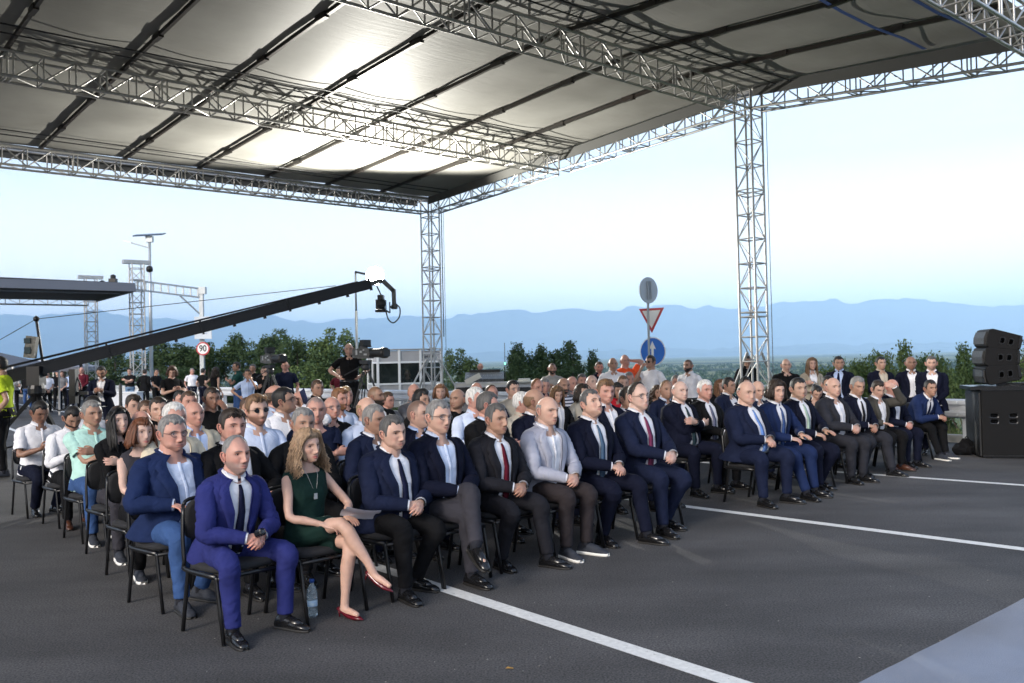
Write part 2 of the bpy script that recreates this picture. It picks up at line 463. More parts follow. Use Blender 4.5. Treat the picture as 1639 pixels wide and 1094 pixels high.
# ------------------------------------------------------------------ haze
hz = MB().box((0, 8000, 780), (70000, 56000, 1680))
hazeo = hz.build("haze", [])
mh = bpy.data.materials.new("haze_air"); mh.use_nodes = True
n, l = mh.node_tree.nodes, mh.node_tree.links
n.remove(n["Principled BSDF"])
pv = n.new("ShaderNodeVolumePrincipled")
pv.inputs["Color"].default_value = (0.42, 0.68, 1.0, 1)
pv.inputs["Density"].default_value = 0.00008
pv.inputs["Anisotropy"].default_value = -0.35
l.new(pv.outputs[0], n["Material Output"].inputs["Volume"])
hazeo.data.materials.append(mh); hazeo['kind'] = 'stuff'
# ================================================================== event roof, trusses and towers
m_alu = mat("aluminium_tube", (0.50, 0.49, 0.475), 0.42, metal=0.75, noise=0.15, nscale=9)
m_dark = mat("dark_steel", (0.045, 0.045, 0.047), 0.45, metal=0.5)
m_black = mat("black_plastic", (0.012, 0.012, 0.013), 0.5)
TA = Vector((0.74, 0.673, 0)).normalized()         # along the long trusses
TE = Vector((0.643, -0.766, 0)).normalized()       # along the side trusses
T1 = Vector((-2.38, 27.5, 0))
def RP(s, e, z=0.0):
    "roof point: s metres back along the long trusses from the valley side, e metres from the far edge"
    p = T1 - TA * s + TE * e
    return Vector((p.x, p.y, z))
ZB = {0: 6.0, 5.7: 6.27, 11.4: 6.55, 17.1: 6.12}   # underside of the trusses
def zb(e):
    ks = sorted(ZB)
    if e <= ks[0]: return ZB[ks[0]]
    for a, c in zip(ks[:-1], ks[1:]):
        if e <= c: return ZB[a] + (ZB[c] - ZB[a]) * (e - a) / (c - a)
    return ZB[ks[-1]]
S = 0.40
def truss(name, label, p, q, side, up, bay=0.5, seg=5, group=None, cat="truss", size=S, m=None, rc=0.027, rb=0.0155):
    "box truss from p to q (centre of its lower face at p, q); side, up: unit vectors of the section"
    m = m or m_alu
    p, q = Vector(p), Vector(q)
    t = thing(name, label, cat, p, group=group)
    d = (q - p); L = d.length; d.normalize()
    hs = size / 2
    cs = [(-hs, 0), (hs, 0), (hs, size), (-hs, size)]
    corner = lambda u, k: p + d * u + side * cs[k][0] + up * cs[k][1]
    for k in range(4): rod('chord', corner(0, k), corner(L, k), rc, m, t, 8)
    nb = max(1, round(L / bay)); b = L / nb
    for i in range(nb + 1):
        u = i * b
        us = [u]
        if i % seg == 0 and 0 < i < nb: us = [u - 0.045, u + 0.045]
        for uu in us:
            for k in range(4):
                rod('brace', corner(uu, k), corner(uu, (k + 1) % 4), rb, m, t, 6)
        if i < nb:
            for k in (0, 1, 2, 3):
                a, c = (k, (k + 1) % 4) if i % 2 == 0 else ((k + 1) % 4, k)
                if k % 2: rod('diagonal_brace', corner(u, a), corner(u + b, c), rb, m, t, 6)
                elif k == 0 and i % 2 == 0: rod('diagonal_brace', corner(u, a), corner(u + b, c), rb * 0.8, m, t, 6)
    return t
UPV = Vector((0, 0, 1))
LROOF = 19.0
names = {0: "long aluminium truss along the far edge of the big event roof",
         5.7: "aluminium truss crossing the roof, second from the far edge",
         11.4: "aluminium truss running to the corner tower on the right, third from the far edge",
         17.1: "near aluminium truss cutting the upper right corner of the picture"}
for e, z in ZB.items():
    truss("roof_truss", names[e], RP(0.2 if e not in (5.7,) else 0.2, e, z), RP(LROOF, e, z), TE, UPV, 0.5, 6, group="aluminium trusses of the big roof", bay=0.5) if False else \
    truss("roof_truss", names[e], RP(0.2, e, z), RP(LROOF, e, z), TE, UPV, group="aluminium trusses of the big roof")
es = sorted(ZB)
elab = ["side truss of the roof between the far corner tower and the middle truss",
        "side truss of the roof rising from the middle truss to the right tower",
        "side truss of the roof to the right of the right hand tower"]
for i in range(3):
    a, c = es[i], es[i + 1]
    truss("side_truss", elab[i], RP(0, a + 0.22, ZB[a]), RP(0, c - 0.22, ZB[c]), TA, UPV, bay=0.55, seg=4, group="aluminium trusses of the big roof")
    truss("side_truss", "side truss of the roof on its far left edge, outside the picture", RP(LROOF, a + 0.22, ZB[a]), RP(LROOF, c - 0.22, ZB[c]), TA, UPV, bay=1.1, seg=40, group="aluminium trusses of the big roof") if False else None

def tower(s, e, ztop, label, braces=(), cords=True, low=0.0):
    base = RP(s, e)
    t = thing("truss_tower", label, "truss tower", base, group="towers carrying the big roof")
    hs = S / 2
    cs = [(-hs, -hs), (hs, -hs), (hs, hs), (-hs, hs)]
    corner = lambda z, k: base + TA * cs[k][0] + TE * cs[k][1] + UPV * z
    for k in range(4): rod('chord', corner(0.02, k), corner(ztop, k), 0.025, m_alu, t, 8)
    z = ztop - 0.02; i = 0
    while z > 0.35:
        zn = z - 0.5
        lv = [z]
        if i % 5 == 4: lv = [z, z - 0.09]
        for zz in lv:
            for k in range(4): rod('brace', corner(zz, k), corner(zz, (k + 1) % 4), 0.015, m_alu, t, 6)
        for k in range(4):
            a, c = (k, (k + 1) % 4) if (i + k) % 2 == 0 else ((k + 1) % 4, k)
            rod('diagonal_brace', corner(z, a), corner(max(zn, 0.1), c), 0.011, m_alu, t, 6)
        z = zn; i += 1
    MB().box(base + Vector((0, 0, 0.015)), (0.7, 0.7, 0.03), math.atan2(TA.y, TA.x)).build('base_plate', m_alu, t)
    # sleeve block where the roof trusses meet
    for dx, dy in braces:
        v = (TA * dx + TE * dy)
        a = base + v * 0.22 + UPV * 1.62; c = base + v * 1.15 + UPV * 0.06
        rod('outrigger', a, c, 0.028, m_alu, t, 8)
        MB().box(c + Vector((0, 0, -0.03)), (0.16, 0.16, 0.04)).build('foot_plate', m_alu, t)
    for k in range(4):
        MB().box(base + (TA * (1 if k % 2 else -1) + TE * (1 if k < 2 else -1)) * 0.27 + Vector((0, 0, 0.12)), (0.05, 0.05, 0.24)).build('jack', m_alu, t)
    if cords:
        m_c = mat("hoist_chain", (0.10, 0.12, 0.15), 0.5, metal=0.4)
        cb_ = base + TA * 0.36 + TE * 0.1
        rod('hoist_chain', cb_ + UPV * (ztop - 0.2), cb_ + UPV * 2.3, 0.016, m_c, t, 5)
        rod('hoist_cord', cb_ + TE * 0.10 + UPV * (ztop - 0.3), cb_ + TE * 0.10 + UPV * 0.4, 0.008, m_c, t, 5)
    return t
tower(0, 0, ZB[0] + S, "pale truss tower at the far corner of the big roof", braces=[(-1, -.2), (1, .2), (0, -1)])
tower(0, 11.4, ZB[11.4] + S, "taller looking truss tower right of the blue arrow sign", braces=[(1, 0.1), (0.3, -1)])
for s_, e_ in ((LROOF, 0), (LROOF, 11.4)):
    tower(s_, e_, ZB[e_] + S, "truss tower at the left end of the big roof, %s" % ("far one" if e_ == 0 else "near one"), cords=False)

# roof skin: fabric panels between keder rails
m_fab = bpy.data.materials.new("roof_fabric"); m_fab.use_nodes = True
n, l = m_fab.node_tree.nodes, m_fab.node_tree.links
b = n["Principled BSDF"]; b.inputs["Roughness"].default_value = 0.60
b.inputs["Specular IOR Level"].default_value = 0.4
tc = n.new("ShaderNodeTexCoord")
mpr = n.new("ShaderNodeMapping"); mpr.inputs["Rotation"].default_value = (0, 0, -math.atan2(TA.y, TA.x)); l.new(tc.outputs["Object"], mpr.inputs[0])
mps = n.new("ShaderNodeMapping"); mps.inputs["Scale"].default_value = (0.55, 11.0, 1.0); l.new(mpr.outputs[0], mps.inputs[0])
nn = n.new("ShaderNodeTexNoise"); nn.inputs["Scale"].default_value = 1.3; nn.inputs["Detail"].default_value = 5; nn.inputs["Roughness"].default_value = 0.6; l.new(mps.outputs[0], nn.inputs[0])
nb_ = n.new("ShaderNodeTexNoise"); nb_.inputs["Scale"].default_value = 0.8; nb_.inputs["Detail"].default_value = 6; l.new(tc.outputs["Object"], nb_.inputs[0])
crf = n.new("ShaderNodeValToRGB"); l.new(nb_.outputs[0], crf.inputs[0])
crf.color_ramp.elements[0].position = 0.3; crf.color_ramp.elements[0].color = (0.23, 0.225, 0.205, 1)
crf.color_ramp.elements[1].position = 0.75; crf.color_ramp.elements[1].color = (0.33, 0.325, 0.300, 1)
l.new(crf.outputs[0], b.inputs["Base Color"])
bp = n.new("ShaderNodeBump"); bp.inputs["Strength"].default_value = 0.35; bp.inputs["Distance"].default_value = 0.02
l.new(nn.outputs[0], bp.inputs["Height"]); l.new(bp.outputs[0], b.inputs["Normal"])
canopy = thing("roof_canopy", "grey fabric canopy of the big event roof with dark rails", "canopy", RP(0, 0, 6.5))
PW = 1.8
m_rail = mat("rail_steel", (0.05, 0.048, 0.045), 0.45, metal=0.6, color2=(0.055, 0.042, 0.036), nscale=0.7)
npan = 10
for bi in range(3):
    e0, e1 = es[bi], es[bi + 1]
    for k in range(npan + 1):
        s0, s1 = k * PW + (0.0 if k else -0.1), (k + 1) * PW
        if k == npan: s1 = LROOF + 0.2
        NXP, NYP = 14, 10
        vs = []
        for j in range(NYP + 1):
            for i in range(NXP + 1):
                u, v = i / NXP, j / NYP
                ss = s0 + (s1 - s0) * u; ee = e0 + (e1 - e0) * v
                p = RP(ss, ee)
                edge = math.sin(math.pi * v)
                z = zb(ee) + S + 0.11 - 0.055 * math.sin(math.pi * u) * (0.35 + 0.65 * edge) + nz(ss, ee * 2.0, 0.9, 4.0) * 0.018
                vs.append((p.x, p.y, z))
        fs = [(j * (NXP + 1) + i, j * (NXP + 1) + i + 1, (j + 1) * (NXP + 1) + i + 1, (j + 1) * (NXP + 1) + i) for j in range(NYP) for i in range(NXP)]
        MB().add(vs, fs).build('fabric_panel', m_fab, canopy, smooth=True)
        if 0 < k <= npan:
            a = RP(s0, e0 + 0.02, zb(e0) + S + 0.045); c = RP(s0, e1 - 0.02, zb(e1) + S + 0.045)
            MB().bar(a, c, 0.055, 0.07).build('rail', m_rail, canopy)
            for tpos in (0.33, 0.7):
                mpt = a.lerp(c, tpos)
                MB().bar(mpt - TE * 0.16, mpt + TE * 0.16, 0.08, 0.095).build('rail_joint', m_rail, canopy)
    for off in (0.5, 0.85):
        rod('cross_rod', RP(-0.1 + 0.4, e0 + (0.35 if bi else 0.5) + off, zb(e0 + 0.6 + off) + S + 0.0), RP(LROOF, e0 + (0.35 if bi else 0.5) + off, zb(e0 + 0.6 + off) + S + 0.0), 0.014, m_dark, canopy, 5)
# valance board along the edges
m_val = mat("fabric_edge", (0.10, 0.10, 0.095), 0.7)
mbv = MB()
for i in range(3):
    a, c = es[i], es[i + 1]
    mbv.bar(RP(-0.24, a, zb(a) + S + 0.06), RP(-0.24, c, zb(c) + S + 0.06), 0.05, 0.16)
    MB().bar(RP(0.26, a + 0.3, zb(a) + S * 0.80), RP(0.26, c - 0.3, zb(c) + S * 0.80), 0.012, S * 0.55).build('edge_flap', m_val, canopy)
mbv.bar(RP(-0.26, -0.24, zb(0) + S + 0.06), RP(LROOF, -0.24, zb(0) + S + 0.06), 0.05, 0.16)
mbv.build('edge_rail', m_val, canopy)
MB().bar(RP(0.3, -0.22, zb(0) + S * 0.8), RP(LROOF, -0.22, zb(0) + S * 0.8), 0.012, S * 0.5).build('edge_flap', m_val, canopy)
# blue ratchet straps near the near truss
m_strap = mat("blue_strap", (0.05, 0.10, 0.30), 0.6)
for off in (0.55, 1.55):
    pts = []
    for i in range(16):
        s_ = 0.5 + i * 0.9
        ee = 17.1 - off - 0.25 + 0.05 * math.sin(i * 1.7)
        pts.append(RP(s_, ee, zb(ee) + S + 0.02 - 0.04 * math.sin(i * 2.2) ** 2))
    mb = MB()
    for a, c in zip(pts[:-1], pts[1:]): mb.bar(a, c, 0.06, 0.008)
    o = mb.build('strap', m_strap, None, origin=pts[0])
    tag(o, "blue ratchet strap under the roof near the upper right corner, %s one" % ("closer" if off < 1 else "farther"), "strap", "blue straps under the roof")

# ================================================================== second roof far left
m_roof2 = mat("dark_roof", (0.022, 0.022, 0.025), 0.7, noise=0.3, nscale=1.0)
m_fas = mat("grey_fascia", (0.13, 0.145, 0.18), 0.6)
A2 = Vector((-0.79, -0.61, 0)).normalized(); B2 = Vector((-0.6, 0.8, 0)).normalized()
NR = at(214, 470, 39.5); ZR = NR.z
def Q2(a, bb, z): return Vector((NR.x, NR.y, 0)) + A2 * a + B2 * bb + UPV * z
t2 = thing("stage_roof", "flat dark stage roof on truss towers at the far left", "stage roof", Q2(0, 0, 0))
MB().add([Q2(0, 0, ZR + .12), Q2(22, 0, ZR + .12), Q2(22, 7, ZR + .12), Q2(0, 7, ZR + .12), Q2(0, 0, ZR + .45), Q2(22, 0, ZR + .75), Q2(22, 7, ZR + .9), Q2(0, 7, ZR + .5)],
         [(0, 1, 2, 3), (7, 6, 5, 4), (0, 4, 5, 1), (1, 5, 6, 2), (2, 6, 7, 3), (3, 7, 4, 0)]).build('roof', m_roof2, t2)
MB().bar(Q2(-.05, -.06, ZR + .26), Q2(22, -.06, ZR + .30), 0.08, 0.36).build('fascia', m_fas, t2)
MB().bar(Q2(0.5, 0.3, ZR), Q2(22, 0.3, ZR), 0.05, 0.05).bar(Q2(-.06, 0, ZR + .22), Q2(-.06, 7, ZR + .22), 0.06, 0.3).build('edge_beam', m_fas, t2)
for nm, a, c in (("roof_truss", Q2(0.3, 7.05, ZR - .10), Q2(22, 7.05, ZR - .10)),):
    for k in range(4):
        off = (B2 * (0.3 if k % 2 else 0)) + UPV * (0.3 if k > 1 else 0)
        rod('chord', a + off, c + off, 0.03, m_alu, t2, 6)
    for i in range(36):
        p_ = a.lerp(c, i / 36); q_ = a.lerp(c, (i + 1) / 36)
        rod('brace', p_, p_ + UPV * 0.3, 0.02, m_alu, t2, 4); rod('brace', p_ if i % 2 else p_ + UPV * .3, q_ + UPV * .3 if i % 2 else q_, 0.016, m_alu, t2, 4)
def small_tower(base, ztop, label, w=0.5):
    t = thing("truss_tower", label, "truss tower", (base.x, base.y, 0), group="towers of the far stage roof")
    hs = w / 2
    cn_ = [base + A2 * x + B2 * y for x, y in ((-hs, -hs), (hs, -hs), (hs, hs), (-hs, hs))]
    for c_ in cn_: rod('chord', c_, c_ + UPV * ztop, 0.03, m_alu, t, 6)
    z = 0.4; i = 0
    while z < ztop:
        for k in range(4):
            a, c_ = cn_[k] + UPV * z, cn_[(k + 1) % 4] + UPV * z
            rod('brace', a, c_, 0.02, m_alu, t, 4)
            if z + .5 < ztop: rod('diagonal_brace', a if i % 2 else c_, (c_ if i % 2 else a) + UPV * 0.5, 0.016, m_alu, t, 4)
        z += 0.5; i += 1
    MB().box(base + UPV * (ztop + 0.08), (1.15, 0.3, 0.16), math.atan2(A2.y, A2.x)).build('top_beam', m_alu, t)
    MB().lathe(base - A2 * 0.55 + UPV * (ztop - 0.35), [(0.02, 0), (0.13, 0.04), (0.15, 0.15), (0.12, 0.26), (0.03, 0.3)], 10).build('hoist_motor', m_black, t, smooth=True)
    return t
b1 = at(221, 600, 40.2); b2 = at(147, 600, 46.0); b3 = at(-60, 600, 43)
for bb, zt, lb in ((b1, 6.1, "truss tower of the far stage roof nearest the lamp post"), (b2, 6.05, "truss tower behind the far stage roof, left of the lamp post"), (b3, 6.1, "truss tower of the far stage roof at the left edge")):
    small_tower(Vector((bb.x, bb.y, 0)), zt, lb)
o = MB().box(at(181, 452, 40) , (0.3, 0.25, 0.3)).lathe(at(181, 447, 40), [(0.05, -.05), (0.12, 0), (0.12, 0.15), (0.04, 0.2)], 8).build('roof_unit', m_black, None, origin=at(181, 452, 40))
tag(o, "small black motor unit standing on top of the far stage roof", "motor")

# ================================================================== lamp post with solar panel
m_galv = mat("galvanised_post", (0.42, 0.45, 0.47), 0.45, metal=0.5, noise=0.08, nscale=4)
m_white = mat("white_paint", (0.72, 0.74, 0.76), 0.5, noise=0.05, nscale=5)
lp = at(243, 637, 46.5); lp.z = 0
t = thing("street_lamp", "tall street lamp with a flat solar panel on top", "street lamp", lp)
MB().lathe(lp, [(0.11, 0), (0.10, 1.0), (0.085, 4.0), (0.06, 8.15)], 12).build('post', m_galv, t, smooth=True)
MB().lathe(lp, [(0.26, 0), (0.26, 0.25), (0.17, 0.5), (0.16, 0.95), (0.12, 1.05)], 12).build('post_base', m_white, t, smooth=True)
MB().box(lp + UPV * 8.28, (1.5, 0.55, 0.06), 0.0, mtx=Matrix.Rotation(-0.03, 3, 'Y') @ Matrix.Rotation(0.25, 3, 'X')).build('solar_panel', mat("solar_cells", (0.03, 0.05, 0.09), 0.25), t)
MB().box(lp + UPV * 8.05, (0.34, 0.22, 0.30)).build('battery_box', m_galv, t)
MB().tube(lp + UPV * 7.6, lp + Vector((-0.95, 0, 7.9)), 0.03).build('arm', m_galv, t)
MB().box(lp + Vector((-1.08, 0, 7.93)), (0.4, 0.16, 0.06), 0, mtx=Matrix.Rotation(0.3, 3, 'Y')).build('lamp_head', m_galv, t)

# gantry post with 90 sign
sp0 = at(325, 640, 42); sp0.z = 0
t = thing("sign_gantry", "steel gantry post with a ladder beam reaching left, speed sign below", "sign gantry", sp0)
zt_ = at(325, 462, 42).z
MB().box(sp0 + UPV * zt_ / 2, (0.18, 0.18, zt_)).build('post', m_galv, t)
lft = at(214, 460, 40.0)
d_ = (Vector((lft.x, lft.y, 0)) - sp0)
for dz in (-0.02, -0.42):
    MB().bar(sp0 + UPV * (zt_ + dz), sp0 + d_ + UPV * (zt_ + dz + 0.28), 0.07, 0.07).build('beam', m_galv, t)
for i in range(9):
    p_ = sp0 + d_ * ((i + 0.5) / 9) + UPV * (zt_ + 0.28 * (i + 0.5) / 9)
    MB().bar(p_ + UPV * -0.4, p_ + UPV * -0.04, 0.06, 0.06).build('rung', m_galv, t)
MB().bar(sp0 + UPV * (zt_ - 1.25), sp0 + d_ * 0.33 + UPV * (zt_ - 0.35), 0.06, 0.06).build('brace', m_galv, t)
MB().box(sp0 + UPV * (zt_ - 0.1) + Vector((0.05, 0, 0)), (0.32, 0.25, 0.32)).build('joint_box', m_galv, t)

def text_mesh(name, body, size, m, parent, origin, xdir, updir, depth=0.004, align='CENTER', bold=0.0, sx=1.0):
    cu = bpy.data.curves.new("t", 'FONT'); cu.body = body; cu.size = size; cu.align_x = align; cu.align_y = 'CENTER'
    cu.extrude = depth; cu.offset = bold
    tmp = bpy.data.objects.new("t", cu); COL.objects.link(tmp)
    dg = bpy.context.evaluated_depsgraph_get()
    me = bpy.data.meshes.new_from_object(tmp.evaluated_get(dg))
    bpy.data.objects.remove(tmp)
    x = Vector(xdir).normalized(); y = Vector(updir).normalized(); z = x.cross(y)
    M = Matrix((x * sx, y, z)).transposed()
    org = Vector(parent['_org']) if parent is not None else Vector((0, 0, 0))
    for v in me.vertices: v.co = M @ v.co + Vector(origin) - org
    me.materials.clear(); me.materials.append(m); me.name = name
    o = bpy.data.objects.new(name, me); COL.objects.link(o)
    if parent is not None: o.parent = parent
    return o
m_red = mat("sign_red", (0.50, 0.03, 0.04), 0.4); m_signw = mat("sign_white", (0.78, 0.78, 0.78), 0.4)
m_signk = mat("sign_black", (0.01, 0.01, 0.012), 0.5); m_signb = mat("sign_blue", (0.01, 0.14, 0.60), 0.35)
sc_ = at(325, 558.5, 41.8)
t = thing("speed_sign", "round red rimmed speed limit sign reading 90", "road sign", sc_)
ax = Vector((0, -1, 0))
MB().lathe(sc_, [(0.305, 0), (0.305, 0.02)], 32, axis=ax).build('rim', m_red, t)
MB().lathe(sc_ + ax * 0.02, [(0.245, 0), (0.245, 0.006)], 32, axis=ax).build('face', m_signw, t)
text_mesh('number', "90", 0.40, m_signk, t, sc_ + ax * 0.03 + UPV * 0.0, (1, 0, 0), (0, 0, 1), bold=0.008, sx=0.85)
ib = at(325, 525, 41.7)
t = thing("info_board", "square pale information board above the 90 sign", "sign", ib)
MB().box(ib, (0.78, 0.03, 1.02)).build('board', mat("board_white", (0.55, 0.60, 0.66), 0.4), t)
mb = MB()
for i, (w_, dx) in enumerate(((0.5, 0.04), (0.4, 0.0), (0.5, 0.02), (0.36, 0.0))):
    o_ = ib + Vector((dx, -0.018, 0.0 - i * 0.085))
    k_ = -w_ / 2
    while k_ < w_ / 2:
        ww = 0.03 + 0.05 * RND.random(); mb.box(o_ + Vector((k_ + ww / 2, 0, 0)), (ww, 0.004, 0.022)); k_ += ww + 0.02
mb.build('lettering', mat("board_blue", (0.08, 0.16, 0.38), 0.4), t)

# sign post near the right tower
SPD = 24.0
pb = at(1041, 640, SPD); pb.z = 0
zt_ = at(1041, 445, SPD).z
sgn = Vector((-0.62, -0.785, 0)); sgx = Vector((0.785, -0.62, 0))     # signs are turned away from the camera
t = thing("sign_post", "grey pole carrying three road signs in front of the mountains", "sign post", pb)
MB().tube(pb, pb + UPV * zt_, 0.035, 10).build('pole', m_galv, t)
t = thing("round_sign_back", "round road sign seen from behind on top of the pole", "road sign", at(1040, 465, SPD))
c_ = at(1040, 465, SPD) + sgn * 0.05
MB().lathe(c_, [(0.34, 0), (0.345, 0.006), (0.345, 0.02), (0.33, 0.024)], 32, axis=-Vector((0.62, -0.785, 0)) * 1).build('disc', mat("sign_back", (0.50, 0.52, 0.54), 0.45, metal=0.15), t)
for dx in (-0.06, 0.06):
    MB().bar(c_ + Vector((0.75, 0.62, 0)) * dx + Vector((0.62, -0.785, 0)) * 0.03 + UPV * -0.24, c_ + Vector((0.75, 0.62, 0)) * dx + Vector((0.62, -0.785, 0)) * 0.03 + UPV * 0.24, 0.03, 0.03).build('bracket', m_galv, t)
c_ = at(1045, 507, SPD) + sgn * 0.06
t = thing("give_way_sign", "white triangle sign with a red border pointing down", "road sign", c_)
def tri(r, off):
    return [c_ + sgn * off + (sgx * math.cos(a) + UPV * math.sin(a)) * r for a in (math.pi / 6, 5 * math.pi / 6, -math.pi / 2)]
MB().prism(tri(0.43, 0.0), sgn, 0.015).build('border', m_red, t)
MB().prism(tri(0.31, 0.016), sgn, 0.006).build('face', m_signw, t)
c2 = at(1047, 563, SPD) + sgn * 0.06
t = thing("arrow_sign", "round blue sign with a white arrow pointing up", "road sign", c2)
MB().lathe(c2, [(0.375, 0), (0.375, 0.014)], 36, axis=sgn).build('rim', m_signw, t)
MB().lathe(c2 + sgn * 0.015, [(0.35, 0), (0.35, 0.006)], 36, axis=sgn).build('face', m_signb, t)
arr = [(-0.035, -0.25), (0.035, -0.25), (0.035, 0.08), (0.10, 0.06), (0.0, 0.27), (-0.10, 0.06), (-0.035, 0.08)]
MB().prism([c2 + sgn * 0.022 + sgx * x + UPV * y for x, y in arr], sgn, 0.006).build('arrow', m_signw, t)

# ================================================================== guard rail
def guard_rail(name, label, P0, P1, grp, m, h0=0.62, post_gap=2.0, white=False):
    t = thing(name, label, "guard rail", P0, group=grp)
    L = (P1 - P0).length; d = (P1 - P0).normalized(); nrm = -RN
    prof = [(0.0, -.155), (0.045, -.13), (0.05, -.07), (0.0, -.03), (0.0, 0.03), (0.05, 0.07), (0.045, 0.13), (0.0, 0.155)]
    nseg = max(1, round(L / 4.0))
    for i in range(nseg):
        a, c = P0 + d * (L * i / nseg), P0 + d * (L * (i + 1) / nseg + (0.12 if i < nseg - 1 else 0))
        off = nrm * (0.004 * (i % 2))
        vs = [a + off + nrm * x + UPV * (h0 + z) for x, z in prof] + [c + off + nrm * x + UPV * (h0 + z) for x, z in prof]
        vs += [Vector(v_) - nrm * 0.004 for v_ in vs]
        k = len(prof)
        fs = [(j, j + 1, k + j + 1, k + j) for j in range(k - 1)] + [(2 * k + k + j, 2 * k + k + j + 1, 2 * k + j + 1, 2 * k + j) for j in range(k - 1)]
        MB().add(vs, fs).build('rail', m, t)
        for u in (0.08,):
            for zz in (-0.1, 0.1):
                MB().box(a + d * u + off + nrm * 0.055 + UPV * (h0 + zz), (0.03, 0.03, 0.03)).build('bolt', m, t)
    np_ = round(L / post_gap)
    for i in range(np_ + 1):
        p_ = P0 + d * (L * i / np_) - nrm * 0.11
        MB().box(p_ + UPV * (h0 + 0.12) / 2, (0.10, 0.14, h0 + 0.12), math.atan2(-RN.x, RN.y)).build('post', m, t)
        MB().box(p_ + nrm * 0.07 + UPV * h0, (0.12, 0.12, 0.2), math.atan2(-RN.x, RN.y)).build('spacer', m, t)
m_gr = mat("guard_rail_zinc", (0.55, 0.57, 0.60), 0.42, metal=0.55, noise=0.08, nscale=6)
guard_rail("guard_rail", "silver guard rail behind the people at the right, beside the loudspeaker", GR0 - RD * 16, GR0 + RD * 16, "guard rails along the road", m_gr)
guard_rail("guard_rail", "pale guard rail behind the far standing people at the left", GR0 + RD * 16.2, GR0 + RD * 66, "guard rails along the road", mat("guard_rail_pale", (0.62, 0.64, 0.66), 0.5, metal=0.2, noise=0.08, nscale=6))
# ================================================================== trees
def leaf_mat(name, c1_, c2_):
    m = mat(name, c1_, 0.8, color2=c2_, nscale=1.3, spec=0.15, detail=6)
    b_ = m.node_tree.nodes["Principled BSDF"]
    b_.inputs["Subsurface Weight"].default_value = 0.0
    return m
m_leaf = [leaf_mat("leaves_dark", (0.028, 0.055, 0.024), (0.085, 0.125, 0.050)),
          leaf_mat("leaves_mid", (0.038, 0.075, 0.028), (0.115, 0.16, 0.055)),
          leaf_mat("leaves_light", (0.065, 0.115, 0.034), (0.17, 0.21, 0.07))]
m_bark = mat("bark", (0.08, 0.065, 0.05), 0.9, noise=0.3, nscale=10, bump=0.5, bscale=20)
def leaf_quads(c, nrm, sz, rg, ar=0.45):
    nrm = nrm / np.linalg.norm(nrm, axis=1)[:, None]
    t = np.cross(nrm, rg.normal(size=nrm.shape)); t /= np.linalg.norm(t, axis=1)[:, None] + 1e-9; bt = np.cross(nrm, t)
    s_ = sz[:, None]
    V = np.stack([c + t * s_, c + bt * s_ * ar + nrm * s_ * 0.1, c - t * s_, c - bt * s_ * ar - nrm * s_ * 0.1], 1).reshape(-1, 3)
    o = np.arange(len(c)) * 4
    return V.tolist(), np.stack([o, o + 1, o + 2, o + 3], 1).tolist()
def leaf_cloud(blobs, nleaf, size, seed):
    "blobs: (x, y, z, rx, ry, rz); leaves sit in lumpy shells with gaps, facing mostly outwards"
    rg = np.random.RandomState(seed)
    B = np.array(blobs); vol = B[:, 3] * B[:, 4] + B[:, 5] * B[:, 3]
    idx = rg.choice(len(B), size=nleaf, p=vol / vol.sum()); Bb = B[idx]
    d = rg.normal(size=(nleaf, 3)); d /= np.linalg.norm(d, axis=1)[:, None]
    rr = rg.uniform(0.5, 1.10, nleaf) ** 0.6
    lump = 1 + 0.28 * np.sin(d[:, 0] * 7 + Bb[:, 0] * 3) * np.sin(d[:, 1] * 6 + Bb[:, 1] * 5) + 0.15 * np.sin(d[:, 2] * 11 + Bb[:, 0]) + 0.10 * np.sin(d[:, 0] * 23 + Bb[:, 2]) * np.sin(d[:, 2] * 19)
    c = Bb[:, :3] + d * Bb[:, 3:6] * (rr * lump)[:, None]
    nr_ = d * 0.5 + rg.normal(size=(nleaf, 3)) * 0.7 + np.array([0, 0, 0.3])
    V, Fc = leaf_quads(c, nr_, size * rg.uniform(0.5, 1.4, nleaf), rg)
    return V, Fc
def tree_proto(seed, hgt, wid, lo, tops, nleaf, size):
    rg = random.Random(seed)
    blobs = []; limbs = []
    for k in range(11):
        a = rg.uniform(0, 6.28); r_ = rg.uniform(0.1, 0.62) * wid
        z = rg.uniform(lo, 0.86) * hgt
        k_ = wid * rg.uniform(0.26, 0.42) * (1.05 - 0.35 * z / hgt)
        blobs.append((math.cos(a) * r_, math.sin(a) * r_, z, k_, k_, k_ * rg.uniform(0.7, 1.0)))
    for k in range(tops):
        a = rg.uniform(0, 6.28); r_ = rg.uniform(0.0, 0.45) * wid
        k_ = wid * rg.uniform(0.09, 0.17)
        blobs.append((math.cos(a) * r_, math.sin(a) * r_, hgt * rg.uniform(0.88, 1.0) - k_, k_, k_, k_ * 1.5))
    V, Fc = leaf_cloud(blobs, nleaf, size, seed)
    me = bpy.data.meshes.new("crown"); me.from_pydata(V, [], Fc); me.update()
    mb = MB()
    mb.tube((0, 0, -0.5), (0.05, 0, hgt * 0.5), 0.16, 7, 0.10)
    mb.tube((0.05, 0, hgt * 0.5), (0, 0.05, hgt * 0.9), 0.10, 6, 0.03)
    for b_ in blobs[:9]:
        z0 = min(b_[2] * 0.7, hgt * 0.55)
        mb.tube((0.03, 0, z0), (b_[0] * 0.9, b_[1] * 0.9, b_[2]), 0.055, 5, 0.015)
    mt_ = bpy.data.meshes.new("trunk"); mt_.from_pydata(mb.v, [], mb.f); mt_.materials.append(m_bark); mt_.update()
    return me, mt_
